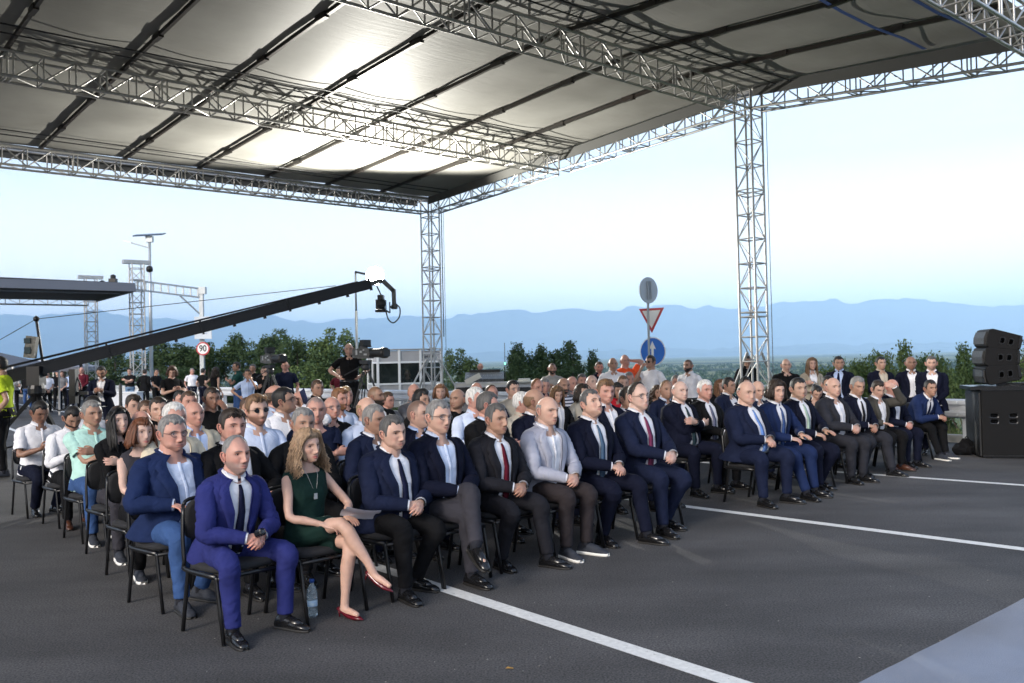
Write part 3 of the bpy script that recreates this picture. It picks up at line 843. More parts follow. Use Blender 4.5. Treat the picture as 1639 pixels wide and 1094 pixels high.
PROTO = [tree_proto(11, 8.0, 3.2, 0.15, 3, 26000, 0.075), tree_proto(12, 8.0, 2.8, 0.12, 6, 24000, 0.072), tree_proto(13, 8.0, 2.4, 0.10, 8, 20000, 0.068), tree_proto(14, 8.0, 3.6, 0.06, 4, 27000, 0.075)]
def tree(px, pytop, d, wpx, kind, lm, label, group, name="leafy_tree"):
    tp = at(px, pytop, d)
    base = Vector((tp.x, tp.y, terrain(tp.x, tp.y) - 0.3))
    hgt = tp.z - base.z
    t = thing(name, label, "tree" if name != "bush" else "bush", base, 0, group)
    w_ = wpx / F * d / 2 * 2.5
    cm, tm = PROTO[kind]
    key = (kind, lm)
    if key not in CYL:
        c2_ = cm.copy(); c2_.materials.append(m_leaf[lm]); CYL[key] = c2_
    rz = RND.uniform(0, 6.28)
    for nm, me in (("crown", CYL[key]), ("trunk", tm)):
        o = bpy.data.objects.new(nm, me); COL.objects.link(o); o.parent = t
        o.rotation_euler = (0, 0, rz)
        sx = w_ / {0: 3.4, 1: 3.0, 2: 2.6, 3: 3.8}[kind]
        o.scale = (sx, sx, hgt / 8.0)
LT = "in the dark green tree line beyond the road"
i_ = 0
pos_words = ["left of the stage towers", "between the two stage towers", "right behind the lamp post", "left of the 90 sign", "behind the 90 sign", "right of the 90 sign", "behind the first television camera",
             "left of the headphone operator", "behind the headphone operator", "tall behind the camera operator", "above the interpreter booth", "behind the interpreter booth"]
for (px, py, d, w, k) in ((120, 572, 56, 90, 0), (185, 560, 54, 90, 3), (255, 548, 52, 100, 0), (300, 549, 52, 80, 1), (335, 546, 50, 80, 2), (378, 538, 50, 84, 0), (430, 527, 48, 92, 1),
                          (476, 541, 46, 80, 3), (500, 546, 52, 70, 2), (530, 523, 46, 76, 2), (572, 548, 47, 84, 0), (640, 565, 45, 84, 1)):
    tree(px, py, d, w, k, 0 if k != 2 else 1, "leafy tree %s, %s" % (LT, pos_words[i_]), "trees beyond the guard rail"); i_ += 1
for (px, py, d, w, k, lb) in ((60, 578, 62, 120, 3, "low dark tree behind the grey tents"), (10, 580, 64, 100, 0, "dark tree at the left edge behind the tent"),
                              (735, 556, 36, 62, 2, "dark pointed tree just right of the far corner tower"), (700, 580, 38, 60, 3, "low tree directly behind the far corner tower"),
                              (775, 602, 40, 60, 3, "low dark shrub behind the mixing desk"), (828, 548, 31, 66, 1, "dark tree left of the grey shirted standing man"),
                              (868, 556, 31, 62, 0, "dark tree behind the grey shirted standing man"), (915, 543, 30, 74, 2, "dark tree with open twiggy top behind the standing men"),
                              (948, 560, 31, 50, 1, "dark tree at the right end of the middle clump"), (885, 585, 29, 130, 3, "low dark foliage under the middle clump of trees")):
    tree(px, py, d, w, k, 0, lb, "trees beyond the guard rail")
for (px, py, d, w, k, lm, lb) in ((1262, 606, 24, 60, 3, 1, "green bush behind the man in black jacket by the tower brace"), (1300, 596, 26, 60, 3, 1, "green bush behind the woman in the beige blazer"),
                              (1345, 578, 25, 70, 0, 2, "light green bush behind the suited man looking right"), (1378, 574, 24, 64, 3, 2, "light green bush left of the man in open navy jacket"),
                              (1412, 572, 24, 66, 0, 2, "light green bush behind the man in open navy jacket"), (1450, 552, 23, 76, 0, 2, "tallest light green tree at the right, behind two men"),
                              (1480, 572, 23, 60, 3, 1, "green tree behind the tanned bald man"), (1508, 570, 24, 70, 3, 1, "green tree behind the man leaning by the guard rail"), (1545, 556, 22, 76, 0, 1, "bushy green tree left of the loudspeakers"),
                              (1600, 572, 22, 80, 3, 2, "light green tree behind the loudspeakers"), (1650, 560, 22, 80, 0, 2, "yellow green tree at the right edge"),
                              (1130, 620, 30, 90, 3, 1, "green bush below the plain behind the white shirts"), (1200, 614, 29, 80, 0, 1, "green bush behind the foot of the right tower"),
                              (1060, 626, 31, 90, 3, 1, "green bush under the blue arrow sign")):
    tree(px, py, d, w, k, lm, lb, "bushes beyond the guard rail at the right", "bush")

# woods on the slope and the plain: one mass of leaf clumps
rg = np.random.RandomState(5)
Cc, Nn, Ss = [], [], []
cnt = 0
while cnt < 5600:
    ang = rg.uniform(-0.62, 0.62); dist = 45 * math.exp(rg.uniform(0, 4.2))
    x, y = math.sin(ang) * dist, math.cos(ang) * dist
    dd = (Vector((x, y, 0)) - GR0).dot(RN)
    if dd < 12: continue
    m_ = nz(x, y, 1 / (30 + dist * 0.35), 2.0)
    if dd > 110 and m_ < 0.02: continue
    if dd <= 110 and m_ < -0.3: continue
    r_ = min(9, rg.uniform(1.6, 3.2) * (1 + dist / 700)); nq = 60 if dist < 120 else 34 if dist < 250 else 16
    d = rg.normal(size=(nq, 3)); d /= np.linalg.norm(d, axis=1)[:, None]; d[:, 2] = np.abs(d[:, 2])
    Cc.append(np.array([x, y, terrain(x, y) + r_ * 0.2]) + d * (r_ * rg.uniform(0.6, 1.05, nq))[:, None] * np.array([1, 1, 0.8]))
    Nn.append(d + rg.normal(size=(nq, 3)) * 0.5); Ss.append(r_ * rg.uniform(0.16, 0.40, nq) * (0.7 if dist < 120 else 1)); cnt += 1
V, Fc = leaf_quads(np.concatenate(Cc), np.concatenate(Nn), np.concatenate(Ss), rg, 0.8)
me = bpy.data.meshes.new("woods"); me.from_pydata(V, [], Fc); me.materials.append(mat('woods_leaves', (0.016, 0.036, 0.016), 0.9, color2=(0.045, 0.08, 0.03), nscale=0.02, spec=0.05, detail=6)); me.update()
o = bpy.data.objects.new("woods", me); COL.objects.link(o); o['kind'] = 'stuff'

# grass along the verge beyond the rail
V, Fc = [], []
for _ in range(9000):
    u = rg.uniform(1.0, 4.2); v_ = rg.uniform(-12, 26)
    p_ = GR0 + RN * u + RD * v_
    z = terrain(p_.x, p_.y) - 0.03; hh = rg.uniform(0.12, 0.45); a = rg.uniform(0, 3.14); w_ = 0.012
    lx, ly = rg.normal() * 0.08, rg.normal() * 0.08
    o = len(V); V.extend([(p_.x - math.cos(a) * w_, p_.y - math.sin(a) * w_, z), (p_.x + math.cos(a) * w_, p_.y + math.sin(a) * w_, z), (p_.x + lx, p_.y + ly, z + hh)])
    Fc.append((o, o + 1, o + 2))
me = bpy.data.meshes.new("verge_grass"); me.from_pydata(V, [], Fc); me.materials.append(mat("grass_blades", (0.07, 0.10, 0.03), 0.8, color2=(0.2, 0.19, 0.09), nscale=2)); me.update()
o = bpy.data.objects.new("verge_grass", me); COL.objects.link(o); o['kind'] = 'stuff'
# ================================================================== people
def arr(*a): return np.array(a, dtype=float)
def norm(v): return v / (np.linalg.norm(v) + 1e-12)
class NM:
    "numpy mesh collector with per-vertex tint and per-face material slot"
    def __init__(s): s.v = []; s.f = []; s.m = []; s.c = []; s.n = 0
    def add(s, v, f, mi=0, c=(1, 1, 1)):
        v = np.asarray(v, float); s.v.append(v)
        s.f.extend([tuple(int(i) + s.n for i in q) for q in f]); s.m.extend([mi] * len(f))
        c = np.asarray(c, float)
        s.c.append(np.tile(c, (len(v), 1)) if c.ndim == 1 else c)
        s.n += len(v); return s
    def mesh(s, name, mats, tint=False, M=None):
        V = np.concatenate(s.v) if s.v else np.zeros((0, 3))
        me = bpy.data.meshes.new(name); me.from_pydata(V.tolist(), [], s.f)
        for m in mats: me.materials.append(m)
        if len(mats) > 1: me.polygons.foreach_set('material_index', s.m)
        me.polygons.foreach_set('use_smooth', [True] * len(s.f))
        if tint:
            C = np.concatenate(s.c)
            ca_ = me.color_attributes.new("Tint", 'FLOAT_COLOR', 'POINT')
            ca_.data.foreach_set('color', np.concatenate([C, np.ones((len(C), 1))], 1).ravel().astype(np.float32))
        me.update(); return me
def catmull(P, Rr, sub):
    P = np.asarray(P, float); Rr = np.asarray(Rr, float)
    if Rr.ndim == 1: Rr = Rr[:, None]
    Q = np.vstack([2 * P[0] - P[1], P, 2 * P[-1] - P[-2]]); S_ = np.vstack([Rr[:1], Rr, Rr[-1:]])
    op, orr = [], []
    for i in range(1, len(Q) - 2):
        for k in range(sub):
            t = k / sub
            h = lambda X: 0.5 * ((2 * X[i]) + (-X[i - 1] + X[i + 1]) * t + (2 * X[i - 1] - 5 * X[i] + 4 * X[i + 1] - X[i + 2]) * t * t + (-X[i - 1] + 3 * X[i] - 3 * X[i + 1] + X[i + 2]) * t ** 3)
            op.append(h(Q)); orr.append(S_[i] * (1 - t) + S_[i + 1] * t)
    op.append(P[-1]); orr.append(Rr[-1])
    return np.array(op), np.array(orr)
def tube_nm(P, Rr, n=10, sub=3, cap=True, ref=None, wr=None, seed=0):
    "smooth tube; Rr per point: radius or (ra, rb) along ref-normal / binormal"
    P, Rr = catmull(P, Rr, sub)
    if Rr.shape[1] == 1: Rr = np.hstack([Rr, Rr])
    T = np.gradient(P, axis=0); T /= np.linalg.norm(T, axis=1)[:, None] + 1e-12
    x = np.cross(T[0], ref if ref is not None else (arr(0, 0, 1) if abs(T[0][2]) < 0.9 else arr(0, 1, 0))); x = norm(x)
    V = []; a = np.arange(n) * 2 * math.pi / n
    for i in range(len(P)):
        x = norm(x - T[i] * x.dot(T[i])); y = np.cross(T[i], x)
        ra, rb = Rr[i]
        rr = 1.0
        if wr:
            amp = wr[0] * (0.35 + 0.65 * wr[1][min(i * len(wr[1]) // len(P), len(wr[1]) - 1)])
            rr = 1 + amp * (np.sin(i * 1.9 + a * 2 + seed) * 0.6 + np.sin(i * 3.1 - a * 3 + seed * 2.3) * 0.4)
        V.append(P[i] + np.outer(np.cos(a) * ra * rr, x) + np.outer(np.sin(a) * rb * rr, y))
    V = np.concatenate(V); m = len(P)
    Fc = [(i * n + k, i * n + (k + 1) % n, (i + 1) * n + (k + 1) % n, (i + 1) * n + k) for i in range(m - 1) for k in range(n)]
    if cap:
        V = np.vstack([V, P[0], P[-1]])
        Fc += [(m * n, (k + 1) % n, k) for k in range(n)] + [(m * n + 1, (m - 1) * n + k, (m - 1) * n + (k + 1) % n) for k in range(n)]
    return V, Fc
def remesh(parts, voxel, smooth=4, dec=1.0):
    "union of closed tubes -> one continuous skin"
    nm = NM()
    for v, f in parts: nm.add(v, f)
    me = nm.mesh("tmp", [])
    o = bpy.data.objects.new("tmp", me); COL.objects.link(o)
    md = o.modifiers.new("r", 'REMESH'); md.mode = 'VOXEL'; md.voxel_size = voxel; md.use_smooth_shade = True
    if smooth:
        ms = o.modifiers.new("s", 'SMOOTH'); ms.factor = 0.5; ms.iterations = smooth
    if dec < 1:
        mdm = o.modifiers.new("d", 'DECIMATE'); mdm.ratio = dec
    dg = bpy.context.evaluated_depsgraph_get()
    ev = o.evaluated_get(dg); m2 = ev.to_mesh()
    V = np.empty(len(m2.vertices) * 3); m2.vertices.foreach_get('co', V); V = V.reshape(-1, 3)
    Fc = [tuple(p.vertices) for p in m2.polygons]
    ev.to_mesh_clear(); bpy.data.objects.remove(o); bpy.data.meshes.remove(me)
    return V, Fc

# ---- materials of people
m_black = mat("black_plastic", (0.012, 0.012, 0.013), 0.5)
m_skin = bpy.data.materials.new("skin"); m_skin.use_nodes = True
n, l = m_skin.node_tree.nodes, m_skin.node_tree.links
b = n["Principled BSDF"]; b.inputs["Roughness"].default_value = 0.5; b.inputs["Specular IOR Level"].default_value = 0.4
b.inputs["Subsurface Weight"].default_value = 0.10; b.inputs["Subsurface Radius"].default_value = (0.012, 0.005, 0.003); b.inputs["Subsurface Scale"].default_value = 1.0
at_ = n.new("ShaderNodeAttribute"); at_.attribute_name = "Tint"
tc = n.new("ShaderNodeTexCoord"); nz1 = n.new("ShaderNodeTexNoise"); nz1.inputs["Scale"].default_value = 28; nz1.inputs["Detail"].default_value = 4; l.new(tc.outputs["Object"], nz1.inputs[0])
mrr = n.new("ShaderNodeMapRange"); mrr.inputs["To Min"].default_value = 0.85; mrr.inputs["To Max"].default_value = 1.15; l.new(nz1.outputs[0], mrr.inputs[0])
vsc = n.new("ShaderNodeVectorMath"); vsc.operation = 'SCALE'; l.new(at_.outputs["Color"], vsc.inputs[0]); l.new(mrr.outputs[0], vsc.inputs["Scale"]); l.new(vsc.outputs[0], b.inputs["Base Color"])
m_eye = mat("eye_white", (0.55, 0.52, 0.50), 0.25); m_iris = mat("eye_dark", (0.02, 0.012, 0.008), 0.15)
def cloth(name, c, rough=0.85, kind='wool', stripe=None):
    if name in MATS: return MATS[name]
    bs = {'wool': 260, 'cotton': 60, 'hair': 120}[kind]
    m = mat(name, c, rough, noise=0.16, nscale=7, bump=0.0, spec=0.10, sheen=0.0, detail=6)
    n, l = m.node_tree.nodes, m.node_tree.links
    b = n["Principled BSDF"]
    mp_ = [x for x in n if x.type == 'MAPPING'][0]
    f1 = n.new("ShaderNodeTexNoise"); f1.inputs["Scale"].default_value = 10 if kind == 'cotton' else 6; f1.inputs["Detail"].default_value = 2; f1.inputs["Distortion"].default_value = 1.3
    l.new(mp_.outputs[0], f1.inputs[0])
    f2 = n.new("ShaderNodeTexNoise"); f2.inputs["Scale"].default_value = bs; l.new(mp_.outputs[0], f2.inputs[0])
    ma = n.new("ShaderNodeMath"); ma.operation = 'MULTIPLY_ADD'; ma.inputs[1].default_value = 0.05; l.new(f2.outputs[0], ma.inputs[0]); l.new(f1.outputs[0], ma.inputs[2])
    bp_ = n.new("ShaderNodeBump"); bp_.inputs["Strength"].default_value = 0.6; bp_.inputs["Distance"].default_value = 0.018 if kind == 'cotton' else 0.030
    l.new(ma.outputs[0], bp_.inputs["Height"]); l.new(bp_.outputs[0], b.inputs["Normal"])
    if stripe:
        sx_, f_, c2_ = stripe
        sepp = n.new("ShaderNodeSeparateXYZ"); l.new(mp_.outputs[0], sepp.inputs[0])
        mth = n.new("ShaderNodeMath"); mth.operation = 'SINE'; mu = n.new("ShaderNodeMath"); mu.operation = 'MULTIPLY'; mu.inputs[1].default_value = f_
        l.new(sepp.outputs[sx_], mu.inputs[0]); l.new(mu.outputs[0], mth.inputs[0])
        gt = n.new("ShaderNodeMath"); gt.operation = 'GREATER_THAN'; gt.inputs[1].default_value = 0.2; l.new(mth.outputs[0], gt.inputs[0])
        mxx = n.new("ShaderNodeMix"); mxx.data_type = 'RGBA'; l.new(gt.outputs[0], mxx.inputs[0])
        old = b.inputs["Base Color"].links[0].from_socket
        l.new(old, mxx.inputs[6]); mxx.inputs[7].default_value = tuple(c2_) + (1,); l.new(mxx.outputs[2], b.inputs["Base Color"])
    return m
HAIRC = {'black': (0.010, 0.009, 0.009), 'dark': (0.022, 0.015, 0.011), 'brown': (0.055, 0.030, 0.018), 'lbrown': (0.13, 0.075, 0.04), 'auburn': (0.10, 0.035, 0.015),
         'blond': (0.26, 0.17, 0.09), 'grey': (0.16, 0.155, 0.15), 'dgrey': (0.07, 0.067, 0.065), 'white': (0.50, 0.49, 0.47), 'curly': (0.25, 0.165, 0.10), 'ginger': (0.16, 0.075, 0.035)}
def hair_mat(k):
    nm = "hair_" + k
    if nm in MATS: return MATS[nm]
    c = HAIRC[k]
    m = mat(nm, tuple(x * 0.7 for x in c), 0.5, color2=tuple(min(1, x * 1.5) for x in c), nscale=60, bump=0.8, bscale=140, bdist=0.006, spec=0.35, stretch=(1, 1, 0.25), detail=3)
    return m
SKIN = {'fair': (0.49, 0.305, 0.235), 'ruddy': (0.47, 0.25, 0.195), 'tan': (0.35, 0.205, 0.145), 'olive': (0.41, 0.26, 0.19), 'dark': (0.24, 0.13, 0.09), 'pale': (0.53, 0.355, 0.29)}

# ---- head template --------------------------------------------------------
def sstep(a, b_, x): t = np.clip((x - a) / (b_ - a), 0, 1); return t * t * (3 - 2 * t)
def head_grid(nu, nv):
    # u around (0 = front), denser at the front; v from crown to neck
    t = (np.arange(nu) / nu) * 2 - 1
    u = math.pi * (0.62 * t + 0.38 * t * np.abs(t) ** 1.0)
    v = (np.arange(1, nv)) / nv * math.pi
    return u, v
def face_shape(P, fem=0.0, fat=0.0, nose=1.0, smile=0.0):
    "P: unit sphere directions (x right, y front, z up) -> head surface (metres), centre between the ears"
    x, y, z = P[:, 0], P[:, 1], P[:, 2]
    ax = 0.0795 + 0.005 * fat
    X = x * ax; Y = np.where(y > 0, y * 0.094, y * 0.101); Z = z * 0.118
    # cranium a little fuller at the back and top
    Y += -0.006 * sstep(0.1, 0.8, -y) * sstep(-0.1, 0.6, z)
    X *= 1 + 0.05 * sstep(0.0, 0.7, z) * sstep(-0.2, 0.8, -y)
    # jaw: narrows towards the chin, pulled in at the back of the neck
    low = sstep(0.05, -0.95, z)
    X *= 1 - (0.30 - 0.10 * fat + 0.05 * fem) * low * sstep(-0.5, 0.6, y) - 0.30 * sstep(-0.2, -0.9, z) * sstep(0.2, -0.8, y)
    Y = np.where(y < 0, Y * (1 - 0.42 * sstep(-0.1, -0.9, z)), Y)
    fr = sstep(0.25, 0.75, y)                       # front of the face
    # flatten the face plane
    Y = Y - fr * 0.010 * sstep(0.6, 0.0, np.abs(z + 0.15)) 
    # chin forward and jaw line
    Y += 0.020 * np.exp(-((Z + 0.098) / 0.022) ** 2 - (X / 0.028) ** 2) * sstep(-0.1, 0.3, y)
    Y += 0.012 * sstep(-0.35, -0.75, z) * fr
    X += np.sign(X) * 0.006 * np.exp(-((Z + 0.068) / 0.025) ** 2) * sstep(-0.1, 0.5, y) * (1 - 0.5 * fem + 1.2 * fat) * sstep(0.02, 0.05, np.abs(X))
    g = lambda cx, cz, sx, sz: np.exp(-((X - cx) / sx) ** 2 - ((Z - cz) / sz) ** 2)
    m = sstep(0.1, 0.5, y)
    # brow ridge, sockets, cheeks
    Y += m * (0.0065 * (1 - 0.6 * fem) * np.exp(-((Z - 0.028) / 0.010) ** 2) * sstep(0.062, 0.03, np.abs(X)))
    for sx in (-1, 1):
        Y -= m * 0.0155 * g(sx * 0.032, 0.010, 0.017, 0.013)
        Y += m * 0.0065 * g(sx * 0.045, -0.022, 0.020, 0.020)
        Y -= m * 0.004 * g(sx * 0.052, -0.058, 0.016, 0.022) * (1 - fat)
        Y += m * 0.007 * fat * g(sx * 0.045, -0.060, 0.025, 0.03)
    # nose: bridge, ridge, tip, wings
    ridge = np.exp(-(X / 0.0095) ** 2)
    prof = np.interp(Z, [-0.055, -0.047, -0.040, -0.030, 0.0, 0.022, 0.04], [0, 0.003, 0.022, 0.0265, 0.0155, 0.006, 0.0])
    Y += m * ridge * prof * nose
    for sx in (-1, 1): Y += m * 0.0125 * nose * g(sx * 0.0135, -0.038, 0.0075, 0.0085)
    Y -= m * 0.004 * g(0, -0.050, 0.006, 0.005)
    # mouth
    mz = Z + 0.0655 - smile * 0.006 * (np.abs(X) / 0.024) ** 2
    wid_ = 0.026 + 0.004 * smile
    Y += m * 0.0075 * np.exp(-(X / wid_) ** 2) * np.exp(-(mz / 0.016) ** 2)
    Y += m * 0.0030 * np.exp(-(X / 0.021) ** 2) * (np.exp(-((mz - 0.0045) / 0.0035) ** 2) + np.exp(-((mz + 0.0060) / 0.0045) ** 2) * 1.2)
    Y -= m * 0.0055 * np.exp(-(X / 0.024) ** 4) * np.exp(-(mz / 0.0022) ** 2)
    Y -= m * 0.0055 * g(0, -0.083, 0.018, 0.006)
    # nasolabial fold
    for sx in (-1, 1): Y -= m * 0.0022 * np.exp(-(((X - sx * (0.024 + (-(Z + 0.045)) * 0.35)) / 0.0045) ** 2)) * np.exp(-((Z + 0.055) / 0.014) ** 2)
    return np.stack([X, Y, Z], 1)
def ear_nm(side, n=10):
    # small C shaped ear: rim tube round a shallow dish
    cx, cy, cz = side * 0.0775, -0.004, -0.004
    pts = []
    for k in range(9):
        a = -0.5 + k / 8 * (math.pi * 1.35)
        pts.append((cx + side * (0.010 + 0.004 * math.sin(a)), cy - 0.018 * math.cos(a + 2.6) * 0.9, cz + 0.031 * math.sin(a + 2.6 - 1.7)))
    pts = [(cx + side * 0.006, cy + 0.010, cz + 0.010), (cx + side * 0.012, cy + 0.004, cz + 0.028), (cx + side * 0.018, cy - 0.010, cz + 0.031),
           (cx + side * 0.020, cy - 0.020, cz + 0.016), (cx + side * 0.015, cy - 0.016, cz - 0.006), (cx + side * 0.008, cy - 0.004, cz - 0.024), (cx + side * 0.002, cy + 0.006, cz - 0.022)]
    a_ = tube_nm(pts, [.004, .0045, .005, .005, .005, .006, .004], 6, 2)
    d_ = tube_nm([(cx - side * 0.004, cy + 0.002, cz - 0.020), (cx + side * 0.007, cy - 0.006, cz + 0.004), (cx + side * 0.008, cy - 0.008, cz + 0.022)], [(.010, .006), (.014, .006), (.010, .005)], 8, 2, ref=arr(side, 0, 0))
    return [a_, d_]
HEADC = {}
def head_base(lod, fem, fat, nose, smile):
    key = (lod, fem, fat, nose, smile)
    if key in HEADC: return HEADC[key]
    nu, nv = ((76, 60), (44, 34), (26, 20))[lod]
    u, v = head_grid(nu, nv)
    U, Vv = np.meshgrid(u, v)
    D = np.stack([np.sin(Vv) * np.sin(U), np.sin(Vv) * np.cos(U), np.cos(Vv)], -1).reshape(-1, 3)
    D = np.vstack([D, [0, 0, 1], [0, 0, -1]])
    P = face_shape(D, fem, fat, nose, smile)
    m = nv - 1
    Fc = [(j * nu + i, (j + 1) * nu + i, (j + 1) * nu + (i + 1) % nu, j * nu + (i + 1) % nu) for j in range(m - 1) for i in range(nu)]
    Fc += [(m * nu, i, (i + 1) % nu) for i in range(nu)] + [(m * nu + 1, (m - 1) * nu + (i + 1) % nu, (m - 1) * nu + i) for i in range(nu)]
    HEADC[key] = (D, P, Fc, nu, m)
    return HEADC[key]
def scalp_mask(P, D, style):
    "1 inside the hair area, 0 outside"
    x, y, z = P[:, 0], P[:, 1], P[:, 2]
    ax_ = np.abs(x)
    side = sstep(0.020, 0.006, y) * sstep(-0.058, -0.036, z - 0.75 * np.clip(y + 0.06, 0, 1))     # sides and back, above the nape
    burn = sstep(0.036, 0.022, y) * sstep(-0.022, -0.004, z) * sstep(0.055, 0.066, ax_)
    earhole = np.exp(-(((y - 0.002) / 0.020) ** 2 + ((z + 0.004) / 0.030) ** 2)) * sstep(0.055, 0.066, ax_)
    if style == 'bald':
        top = sstep(0.062, 0.040, z)
        m = side * top * sstep(0.01, -0.01, y) 
    elif style == 'receding':
        top = sstep(0.074, 0.086, z - np.clip(ax_ - 0.01, 0, 1) * -0.25 + np.clip(-y, 0, 1) * 0.4 + 0 * x)
        m = np.maximum(side * sstep(0.03, 0.0, y), sstep(0.035, 0.01, y) * sstep(0.04, 0.06, z))
    else:
        hl = 0.074 + 0.010 * np.exp(-((ax_ - 0.040) / 0.012) ** 2) + 0.004 * np.sin(x * 190) + 0.003 * np.sin(x * 410 + 1)
        top = sstep(hl - 0.006, hl + 0.008, z + 0.12 * np.clip(0.05 - ax_, -1, 0) * 0 + np.clip(0.035 - y, 0, 1) * 1.0)
        m = np.maximum(np.maximum(side, burn), top * sstep(-0.05, -0.03, z))
        m = np.where(y > 0.036, top, m)
    m = m * (1 - 0.95 * earhole)
    return m
def build_head(nm, hp, Mh, sk, lod):
    "adds the head (already posed by Mh) to collector nm; returns base data"
    D, P, Fc, nu, m = head_base(lod, hp['fem'], hp['fat'], hp['nose'], hp['smile'])
    C = np.tile(arr(*sk), (len(P), 1))
    x, y, z = P[:, 0], P[:, 1], P[:, 2]
    fr = sstep(0.03, 0.06, y)
    def blend(C, w, c): return C * (1 - w[:, None]) + arr(*c) * w[:, None]
    s = arr(*sk)
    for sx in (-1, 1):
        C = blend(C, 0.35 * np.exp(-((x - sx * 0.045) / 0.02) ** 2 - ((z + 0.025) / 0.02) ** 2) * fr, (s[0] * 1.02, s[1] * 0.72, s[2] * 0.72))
        C = blend(C, 0.60 * np.exp(-((x - sx * 0.032) / 0.017) ** 2 - ((z - 0.010) / 0.011) ** 2) * fr, s * arr(0.50, 0.45, 0.45))  # eye socket shade put into the skin colour
        C = blend(C, 0.85 * np.exp(-((x - sx * 0.007) / 0.0035) ** 2 - ((z + 0.047) / 0.003) ** 2) * fr, s * 0.25)  # nostrils darkened in the tint, shade painted on
    C = blend(C, 0.35 * np.exp(-(x / 0.014) ** 2 - ((z + 0.035) / 0.012) ** 2) * fr, (s[0], s[1] * 0.72, s[2] * 0.72))
    mz = z + 0.0655 - hp['smile'] * 0.006 * (np.abs(x) / 0.024) ** 2
    lip = np.exp(-(x / 0.024) ** 4) * sstep(0.012, 0.007, np.abs(mz)) * fr
    lc = (0.42, 0.07, 0.07) if hp.get('lips') else (s[0] * 0.74, s[1] * 0.46, s[2] * 0.46)
    C = blend(C, 0.75 * lip, lc)
    C = blend(C, 0.9 * np.exp(-(x / 0.025) ** 4 - (mz / 0.0030) ** 2) * fr, (0.05, 0.015, 0.012))  # shade of the gap between the lips, painted as a dark line
    if hp['beard']:
        bc, ba = hp['beard']
        bw = sstep(-0.030, -0.055, z + 0.12 * np.clip(np.abs(x) - 0.04, 0, 1) * -3.5) * sstep(-0.03, 0.0, y) * (1 - 0.9 * lip)
        bw = bw * (1 - 0.8 * np.exp(-((x) / 0.014) ** 2 - ((z + 0.045) / 0.004) ** 2))
        C = blend(C, np.clip(ba * bw, 0, 1), HAIRC[bc])
    hs = hp['hair']
    hm = scalp_mask(P, D, 'bald' if hs == 'bald' else 'short')
    if hs in ('buzz', 'bald', 'short', 'receding', 'slick', 'side', 'afro', 'floppy'):
        C = blend(C, np.clip((0.75 if hs in ('buzz',) else 0.55) * hm * (1 if hs != 'receding' else 0.5), 0, 1), HAIRC[hp['hc']])
    k = hp['scale']
    X = (P * k) @ Mh[:3, :3].T + Mh[:3, 3]
    nm.add(X, Fc, 0, C)
    tf = lambda V_: (np.asarray(V_) * k) @ Mh[:3, :3].T + Mh[:3, 3]
    if lod < 2:
        for sd in (-1, 1):
            for V_, f_ in ear_nm(sd): nm.add(tf(V_), f_, 0, (s[0] * 1.0, s[1] * 0.85, s[2] * 0.85))
    else:
        for sd in (-1, 1):
            V_, f_ = tube_nm([(sd * 0.079, 0.0, -0.025), (sd * 0.085, -0.008, 0.0), (sd * 0.082, -0.012, 0.026)], [(.006, .004), (.013, .006), (.009, .005)], 6, 1, ref=arr(sd, 0, 0))
            nm.add(tf(V_), f_, 0, (s[0], s[1] * 0.85, s[2] * 0.85))
    # eyes, lids and brows
    fs = lambda x_, z_: surf_y(P, D, x_, z_)
    for sd in (-1, 1):
        ex, ez = sd * 0.032, 0.010
        ey = 0.0725 - 0.0
        nn_, sub_ = (12, 3) if lod < 2 else (6, 1)
        # eyeball as short fat lens
        ys = fs(ex, ez)
        e_, f_ = ball((ex, ys - 0.0078, ez), 0.0118, 10 if lod < 2 else 6); nm.add(tf(e_), f_, 1, (1, 1, 1))
        e_, f_ = ball((ex + 0.001 * sd * 0, ys - 0.0006, ez), 0.0066, 8 if lod < 2 else 6); nm.add(tf(e_), f_, 2, (1, 1, 1))
        # upper lid
        pts = [(ex - 0.0145, ys - 0.003, ez - 0.001), (ex - 0.006, ys + 0.0042, ez + 0.0058), (ex + 0.006, ys + 0.0042, ez + 0.0058), (ex + 0.0145, ys - 0.003, ez - 0.001)]
        V_, f_ = tube_nm(pts, [.002, .0036, .0036, .002], 6, 2); nm.add(tf(V_), f_, 0, s * 0.38)
        pts = [(ex - 0.013, ys - 0.003, ez - 0.003), (ex, ys + 0.0035, ez - 0.0075), (ex + 0.013, ys - 0.003, ez - 0.003)]
        V_, f_ = tube_nm(pts, [.0018, .0028, .0018], 5, 2); nm.add(tf(V_), f_, 0, s * 0.80)
        # brow
        by = [fs(sd * 0.016, 0.026) + 0.001, fs(sd * 0.034, 0.031) + 0.0015, fs(sd * 0.052, 0.024) + 0.0]
        V_, f_ = tube_nm([(sd * 0.015, by[0], 0.0245), (sd * 0.034, by[1], 0.0305), (sd * 0.053, by[2], 0.0235)], [(.0018, .0040), (.0022, .0048), (.0012, .0024)] if not hp['fem'] else [(.001, .0022), (.0012, .0028), (.0008, .0012)], 6, 2, ref=arr(0, 1, 0))
        nm.add(tf(V_), f_, 3, (1, 1, 1))
    return tf, D, P, Fc, nu, m
def surf_y(P, D, x_, z_):
    fr = D[:, 1] > 0.2
    Q = P[fr]; d = (Q[:, 0] - x_) ** 2 + (Q[:, 2] - z_) ** 2
    idx = np.argsort(d)[:3]; w = 1 / (d[idx] + 1e-8)
    return float((Q[idx, 1] * w).sum() / w.sum())
